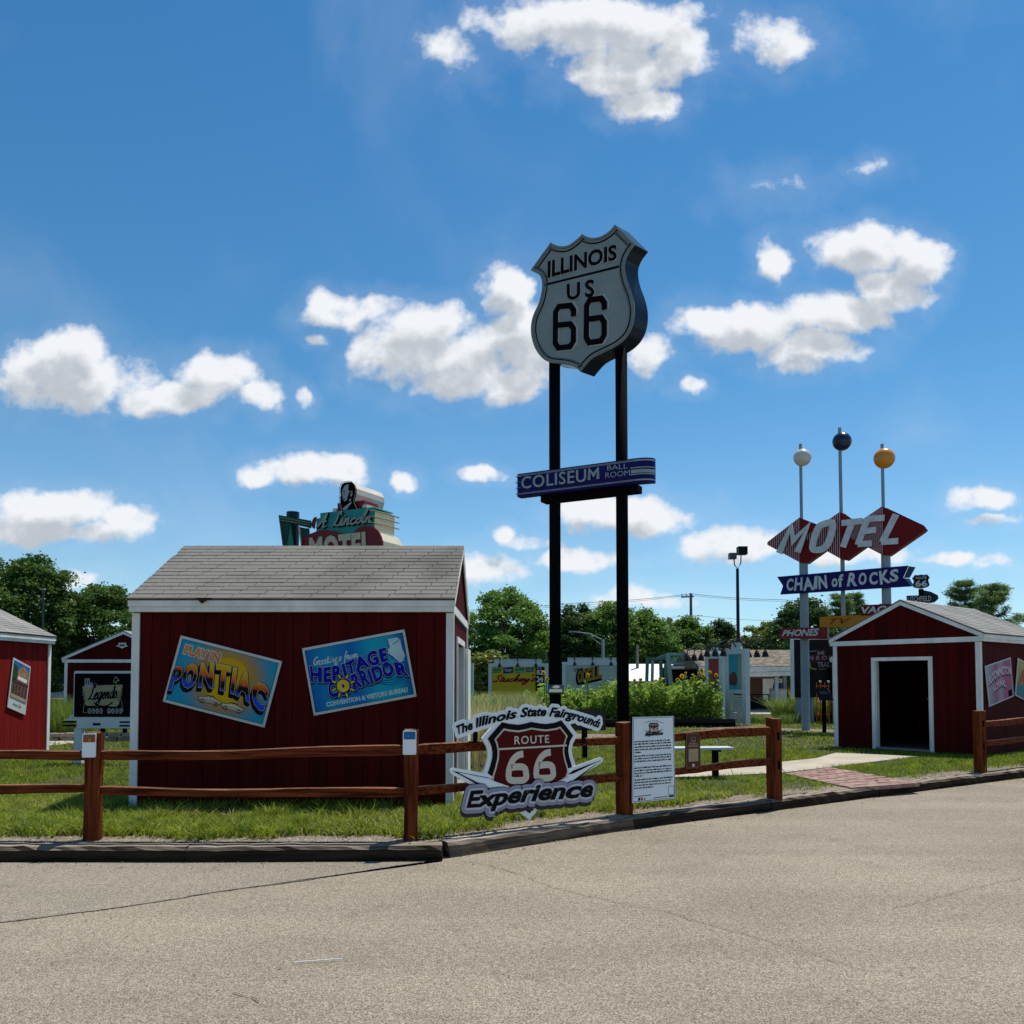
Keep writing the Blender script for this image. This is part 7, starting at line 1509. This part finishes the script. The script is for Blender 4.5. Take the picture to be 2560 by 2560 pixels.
wire('upper overhead wire running left from the utility pole behind the black poles', [(1100, 1528, 75), (1450, 1507, 75), (1725, 1485, 75)]); wire('upper overhead wire running right from the utility pole past the motel sign', [(1725, 1484, 75), (1950, 1499, 75), (2700, 1540, 75)])
wire('thin second wire left of the utility pole', [(1100, 1532, 75), (1450, 1512, 75), (1722, 1488, 75)], .013); wire('thin second wire right of the utility pole', [(1729, 1488, 75), (1950, 1503, 75), (2700, 1548, 75)], .013)
wire('lower overhead wire crossing the utility pole above the trees', [(1560, 1552, 75), (1727, 1537, 75), (1950, 1552, 75)], .013)
wire('low wire in front of the dark trees between the black poles', [(1170, 1602, 58), (1507, 1614, 58), (1700, 1634, 58)], .015); wire('lowest wire in front of the dark trees', [(1170, 1612, 58), (1507, 1624, 58), (1800, 1640, 58)], .012)
c_ = at(1507, 1598, 56); cl_ = thing('street_lamp', 'grey cobra head street lamp reaching left between the two black poles', 'street lamp', (c_.x, 56, G)); h = c_.z - G
a1_ = at(1440, 1580, 56)
MB().tube([(0, 0, 0), (0, 0, h)], .13, 8, .1).build('pole', GALV, cl_); MB().tube([(0, 0, h - .05), ((a1_.x - c_.x) * .5, 0, h + (a1_.z - c_.z) * .8), (a1_.x - c_.x, 0, a1_.z - G)], .04, 6).tube([(0, 0, h - .45), ((a1_.x - c_.x) * .45, 0, h + (a1_.z - c_.z) * .35), ((a1_.x - c_.x) * .8, 0, a1_.z - G - .02)], .03, 6).build('arm', GALV, cl_); MB().box(a1_.x - c_.x - .5, a1_.x - c_.x + .1, -.1, .1, a1_.z - G - .03, a1_.z - G + .07).build('lamp_head', GALV, cl_)
for (px, py, Y, lb) in ((1593, 1612, 55, 'thin dark utility pole right of the right black pole'), (1280, 1605, 60, 'short grey pole with transformer above the yellow billboard'), (1366, 1600, 64, 'slim grey pole just left of the left black pole'), (1475 + 110, 1655, 70, 'faint pole behind the white roof')):
    q = at(px, py, Y); o = thing('utility_pole', lb, 'utility pole', (q.x, Y, G)); MB().tube([(0, 0, 0), (0, 0, q.z - G)], .12, 7, .09).build('pole', WP, o)
    if px == 1280: MB().tube([(.7, 0, q.z - G - 1.2), (.7, 0, q.z - G - .5)], .2, 8).build('transformer', GALV, o); MB().beam((0, 0, q.z - G - .9), (.7, 0, q.z - G - .9), .05).build('arm', GALV, o)
q = at(109, 1475, 30); o = thing('flagpole', 'thin dark green pole rising behind the corner of the left shed', 'pole', (q.x, 30, G)); MB().tube([(0, 0, 0), (0, 0, q.z - G)], .035, 6).build('pole', M('dark_green_pole', (.02, .05, .045), .4), o); MB().box(-.12, .05, -.05, .05, q.z - G, q.z - G + .06).build('cap', GALV, o)

# ------------------------------------------------------------------ trees
BARK = M('grey_brown_bark', (.10, .08, .06), .95, (.05, .04, .03), 4, .7, 25)
def tree(label, px, pytop, Y, width, mat, seed, n=16000, leaf=.26, kind='round', base=.18, group='broadleaf trees beyond the garden', open_=.0, name='leafy_tree'):
    top = at(px, pytop, Y); H = top.z - G; R = width / F * Y / 2; r_ = np_rand(seed)
    o = thing(name, label, 'tree', (top.x, Y, G), (0, 0, 0), group)
    # limbs
    tr = MB(); tr.tube([(0, 0, -.2), (r_.uniform(-.1, .1), 0, H * .2), (r_.uniform(-.3, .3), .1, H * .45), (r_.uniform(-.4, .4), 0, H * .72)], H * .028, 9, H * .008)
    K_ = 26; cen = []
    for i in range(K_):
        z0 = H * r_.uniform(.15, .55); a = r_.uniform(0, 6.28); zz = H * r_.uniform(base + .1, .93); rr = R * np.sqrt(max(.05, 1 - ((zz / H - .52) / .5) ** 2)) * r_.uniform(.45, .85)
        e_ = (rr * math.cos(a), rr * math.sin(a), zz); tr.tube([(0, 0, z0), (e_[0] * .5, e_[1] * .5, (z0 + zz) / 2 + .1), e_], H * .010, 6, H * .003); cen.append(e_)
    tr.build('trunk', BARK, o)
    NC = 300; c = []
    while len(c) < NC:
        u = r_.normal(size=3); u /= np.linalg.norm(u); q = r_.uniform(.45, 1.0) ** .6; zz = (.5 * (1 + u[2] * q)) * (1 - base) + base
        prof = 1 - .25 * max(0, (zz - .6) / .4)
        bump = 1 + .16 * math.sin(3 * math.atan2(u[1], u[0]) + seed) + .10 * math.sin(7 * zz + seed * 2)
        c.append((u[0] * q * R * .92 * prof * bump, u[1] * q * R * .92 * prof * bump, zz * H * .95 + .02 * H))
    c = np.array(c); rad = H * r_.uniform(.026, .075, NC); w = rad ** 2; n = int(n * 1.5); idx = r_.choice(NC, n, p=w / w.sum())
    d = r_.normal(size=(n, 3)); d /= np.linalg.norm(d, axis=1)[:, None]; d *= (r_.uniform(0, 1, n) ** .45)[:, None]; d[:, 2] *= .62
    far_ = np.where(r_.uniform(size=n) < .10, r_.uniform(1.2, 2.0, n), 1.0)[:, None]; P = c[idx] + d * rad[idx][:, None] * 1.2 * far_
    P = P[P[:, 2] > base * H * .6]
    link_mesh('crown', np_mesh('crown', leaf_cloud(r_, P, leaf * .8, .3, .65), 4, mat), None, o)
    return o
T1 = leaf_mat('maple_leaf_dark', (.045, .105, .018), (.085, .16, .030), .3, .5)
T2 = leaf_mat('leaf_mid_green', (.08, .17, .026), (.13, .22, .04), .35, .5)
T3 = leaf_mat('leaf_bright_green', (.12, .24, .035), (.07, .15, .025), .35, .5)
T4 = leaf_mat('leaf_olive', (.17, .21, .035), (.11, .15, .03), .3, .5)
T5 = leaf_mat('leaf_deep_green', (.035, .085, .022), (.065, .125, .03), .25, .5)
tree('large dark maple rising highest at the far left edge', 70, 1372, 45, 285, T1, 1, 30000, .24, base=.1)
tree('broad dark green tree between the left edge tree and the big shed', 262, 1446, 48, 240, T1, 2, 26000, .24, base=.08)
tree('mid green tree standing behind the left of the big shed', 420, 1480, 60, 240, T2, 3, 12000, .3, base=.1)
tree('dark tree low at the far left behind the shed roof', -70, 1420, 50, 260, T5, 4, 12000, .26, base=.08)
tree('bright green rounded tree immediately right of the big shed', 1262, 1462, 58, 265, T3, 5, 30000, .25, base=.12, open_=.45)
tree('dark tree rising directly behind the left black pole', 1440, 1504, 66, 190, T5, 6, 22000, .27, base=.08)
tree('tall dark tree between the two black poles', 1530, 1498, 64, 170, T2, 7, 20000, .27, base=.08)
tree('tree sloping down right of the right black pole', 1612, 1518, 66, 150, T3, 8, 18000, .27, base=.08)
tree('rounded pale green tree behind the utility pole', 1722, 1536, 70, 150, T2, 9, 20000, .26, base=.08, open_=.5)
tree('small dark tree behind the floodlight pole', 1806, 1542, 74, 100, T5, 10, 14000, .28, base=.06, open_=.4)
tree('yellowish green tree above the picnic shelter roof', 1915, 1550, 68, 185, T4, 11, 20000, .27, base=.06)
tree('large dark green tree behind the left grey motel pole', 2010, 1485, 56, 215, T5, 12, 28000, .25, base=.08)
tree('olive bush tree low beside the green billboard', 1222, 1618, 42, 150, T4, 13, 12000, .2, base=.02)
tree('dark tree filling the gap behind the yellow billboard', 1340, 1590, 76, 200, T5, 14, 12000, .32, base=.02)
tree('dark low tree filling the gap behind the white roof', 1640, 1598, 80, 260, T5, 15, 14000, .32, base=.02)
tree('low dark tree behind the truss bridge', 1800, 1605, 82, 260, T5, 16, 12000, .32, base=.02)
tree('low tree far behind the right shed', 2330, 1600, 80, 420, T2, 17, 12000, .34, base=.02)
tree('pale leafed small tree above the vacancy sign', 2195, 1510, 60, 90, T3, 18, 5000, .25, base=.15, open_=.6)
tree('tree at the far right edge beyond the shed roof', 2640, 1520, 62, 180, T2, 19, 12000, .28, base=.1)
tree('low dark tree far behind the back red shed', 170, 1560, 70, 260, T5, 20, 12000, .3, base=.02)
NEED = leaf_mat('pine_needle_tuft', (.09, .17, .045), (.15, .23, .06), .3, .8)
def pine(label, px, pytop, Y, width, seed, lean=0):
    top = at(px, pytop, Y); H = top.z - G; R = width / F * Y / 2; r_ = np_rand(seed); o = thing('pine_tree', label, 'tree', (top.x, Y, G), (0, 0, 0), 'pines above the right shed roof')
    tr = MB(); tr.tube([(0, 0, 0), (lean * .5, 0, H * .5), (lean * .2, 0, H * .97)], H * .022, 8, .03); pts = []
    nl = 13
    for i in range(nl):
        z = H * (.22 + .74 * i / (nl - 1)); L = R * (1.05 - .80 * (i / (nl - 1)) ** 1.2)
        for k in range(r_.randint(5, 8)):
            a = r_.uniform(0, 6.28); l = L * r_.uniform(.5, 1.35); e_ = (l * math.cos(a), l * math.sin(a), z + l * r_.uniform(.15, .6)); tr.tube([(0, 0, z), (e_[0] * .5, e_[1] * .5, z + (e_[2] - z) * .3), e_], .035, 5, .012)
            m = 95
            for t in (.45, .65, .85, 1.0): q = r_.normal(size=(m, 3)) * np.array([.17, .17, .10]) * (H / 9); pts.append(q + np.array([e_[0] * t, e_[1] * t, z + (e_[2] - z) * t * t + .05]))
    tr.build('trunk', BARK, o); P = np.concatenate(pts); link_mesh('needles', np_mesh('needles', leaf_cloud(r_, P, .24, .2, .16), 4, NEED), None, o)
pine('dark pine with upswept branches, left of the two above the right shed roof', 2412, 1452, 52, 150, 31); pine('lighter ragged pine, right of the two above the right shed roof', 2483, 1462, 50, 165, 32, -.5)
pine('dense conifer above the amber service sign', 2105, 1488, 56, 120, 33); pine('conifer just left of the right grey motel pole', 2140, 1484, 58, 100, 34)
# far wood closing the horizon
k = 60000; X = rs2.uniform(-140, 140, k); Y = rs2.uniform(95, 125, k); H = 5.2 + 2.6 * np.sin(X * .11) * np.sin(X * .037 + 1) + 1.2 * np.sin(X * .43); Z = H * rs2.uniform(0, 1, k) ** .7
tag(link_mesh('distant_wood', np_mesh('distant_wood', leaf_cloud(rs2, np.stack([X, Y, Z + G], 1), 1.1, .3, .8), 4, T5), None), 'dark distant belt of trees closing the horizon', 'wood', kind='stuff')

# ------------------------------------------------------------------ lawn grass
GRS = leaf_mat('lawn_blade', (.25, .32, .026), (.06, .11, .010), .42, 5.0)
GRS2 = leaf_mat('lawn_blade_dry', (.36, .33, .10), (.2, .24, .04), .4, .9)
front = offs(K, .31)
AVOID = [[(XL - .0, Y0), (XR, Y0), (XR, Y0 + 3.1), (XL, Y0 + 3.1)], pn + pf[::-1], [q0, q1, q2, q3], BED] + PATCH[:3]
rr_ = (rs.location.x, rs.location.y); cA, sA = math.cos(math.radians(39.6)), math.sin(math.radians(39.6)); AVOID.append([rr_, (rr_[0] + 3.66 * cA, rr_[1] + 3.66 * sA), (rr_[0] + 3.66 * cA - 3 * sA, rr_[1] + 3.66 * sA + 3 * cA), (rr_[0] - 3 * sA, rr_[1] + 3 * cA)])
AVOID.append([lp[0], lp[3], lq[3], lq[0]])
def lawn(n, y0, y1, x0, x1, h, w, seed, mat=GRS, clumpy=True):
    r_ = np_rand(seed); X = r_.uniform(x0, x1, n); Y = r_.uniform(y0, y1, n)
    if clumpy: # tufts: pull blades toward nearby tuft centres and thin the gaps
        tx = np.round(X / .11) * .11 + .035 * np.sin(Y * 47 + X * 31); ty = np.round(Y / .11) * .11 + .035 * np.cos(X * 53); X = X * .32 + tx * .68; Y = Y * .32 + ty * .68
    fy = np.interp(X, [p[0] for p in front], [p[1] for p in front]); edge = fy + .10 * np.sin(X * 2.7) + .06 * np.sin(X * 9.1) + .05
    ok = (Y > edge + np.abs(r_.normal(0, .09, n))) & (np.abs(X) < Y * .68 + .6)
    bare = np.sin(X * 1.9 + 1.3) + np.sin(Y * 3.1 + X * .8) + .6 * np.sin(X * 5.3 - Y * 2.2); ok &= ~((bare > 1.45) & (r_.uniform(size=n) < .8))
    # worn earth right under the eaves of the big shed
    ok &= ~((X > XL) & (X < XR) & (Y > Y0 - .5 + .12 * np.sin(X * 6)) & (Y < Y0) & (r_.uniform(size=n) < .9)) & ~((X > -2.4) & (X < -1.55) & (Y > 8.75) & (Y < 9.4) & (r_.uniform(size=n) < .75))
    for P in AVOID: ok &= ~inpoly_np(X, Y, P)
    X, Y = X[ok], Y[ok]; hs_ = h * (.75 + .5 * lump(X, Y, 3.1, seed))
    return X, Y, hs_
X, Y, H = lawn(120000, 7.4, 10.6, -7.5, 7.5, .10, .008, 21); blades('lawn_grass', X, Y, H, .0125, GRS, .75, 'thick green lawn grass along the fence', 'grass', seed=22)
X, Y, H = lawn(30000, 7.4, 10.6, -7.5, 7.5, .09, .008, 25); blades('lawn_grass', X, Y, H, .010, GRS2, .9, 'pale dry blades scattered through the lawn by the fence', 'grass', seed=26)
X, Y, H = lawn(170000, 10.6, 17.5, -11, 13, .055, .012, 23); blades('lawn_grass', X, Y, H, .013, GRS, .5, 'mown lawn grass between the sheds', 'grass', seed=24, curve=False)
X, Y, H = lawn(110000, 17.5, 34, -23, 23, .05, .03, 27, clumpy=False); blades('lawn_grass', X, Y, H, .035, GRS, .5, 'mown lawn further back round the signs', 'grass', seed=28, curve=False)

# longer unmown tufts against the posts, the shed foot and the timbers
r_ = np_rand(77); TX, TY = [], []
for (cx_, cy_, n_, sd) in [(P1[0], P1[1] + .16, 60, .10), (P2[0], P2[1] + .16, 60, .10), (P3[0] - .08, P3[1] + .16, 60, .10), (P4[0] - .08, P4[1] + .16, 60, .10), (P5[0] - .05, P5[1] + .1, 80, .12), (-1.9, 9.05, 90, .12), (-2.5, 8.75, 120, .09)]:
    TX.append(r_.normal(cx_, sd, n_)); TY.append(r_.normal(cy_, sd * .7, n_))
for i in range(46):
    x = r_.uniform(-6.5, -.3); TX.append(r_.normal(x, .05, 26)); TY.append(r_.normal(r_.uniform(7.85, 9.0), .04, 26))
TX, TY = np.concatenate(TX), np.concatenate(TY); blades('weed_tufts', TX, TY, .17, .011, GRS, .5, 'longer grass tufts round the fence posts and before the big shed', 'weeds', seed=78)
k = 700; TX = r_.uniform(XL + .2, XR - .2, k); blades('shed_foot_weeds', TX, np.full(k, Y0 - .06) + r_.normal(0, .02, k), .10, .010, GRS, .4, 'thin weeds along the foot of the big shed', 'weeds', seed=79)
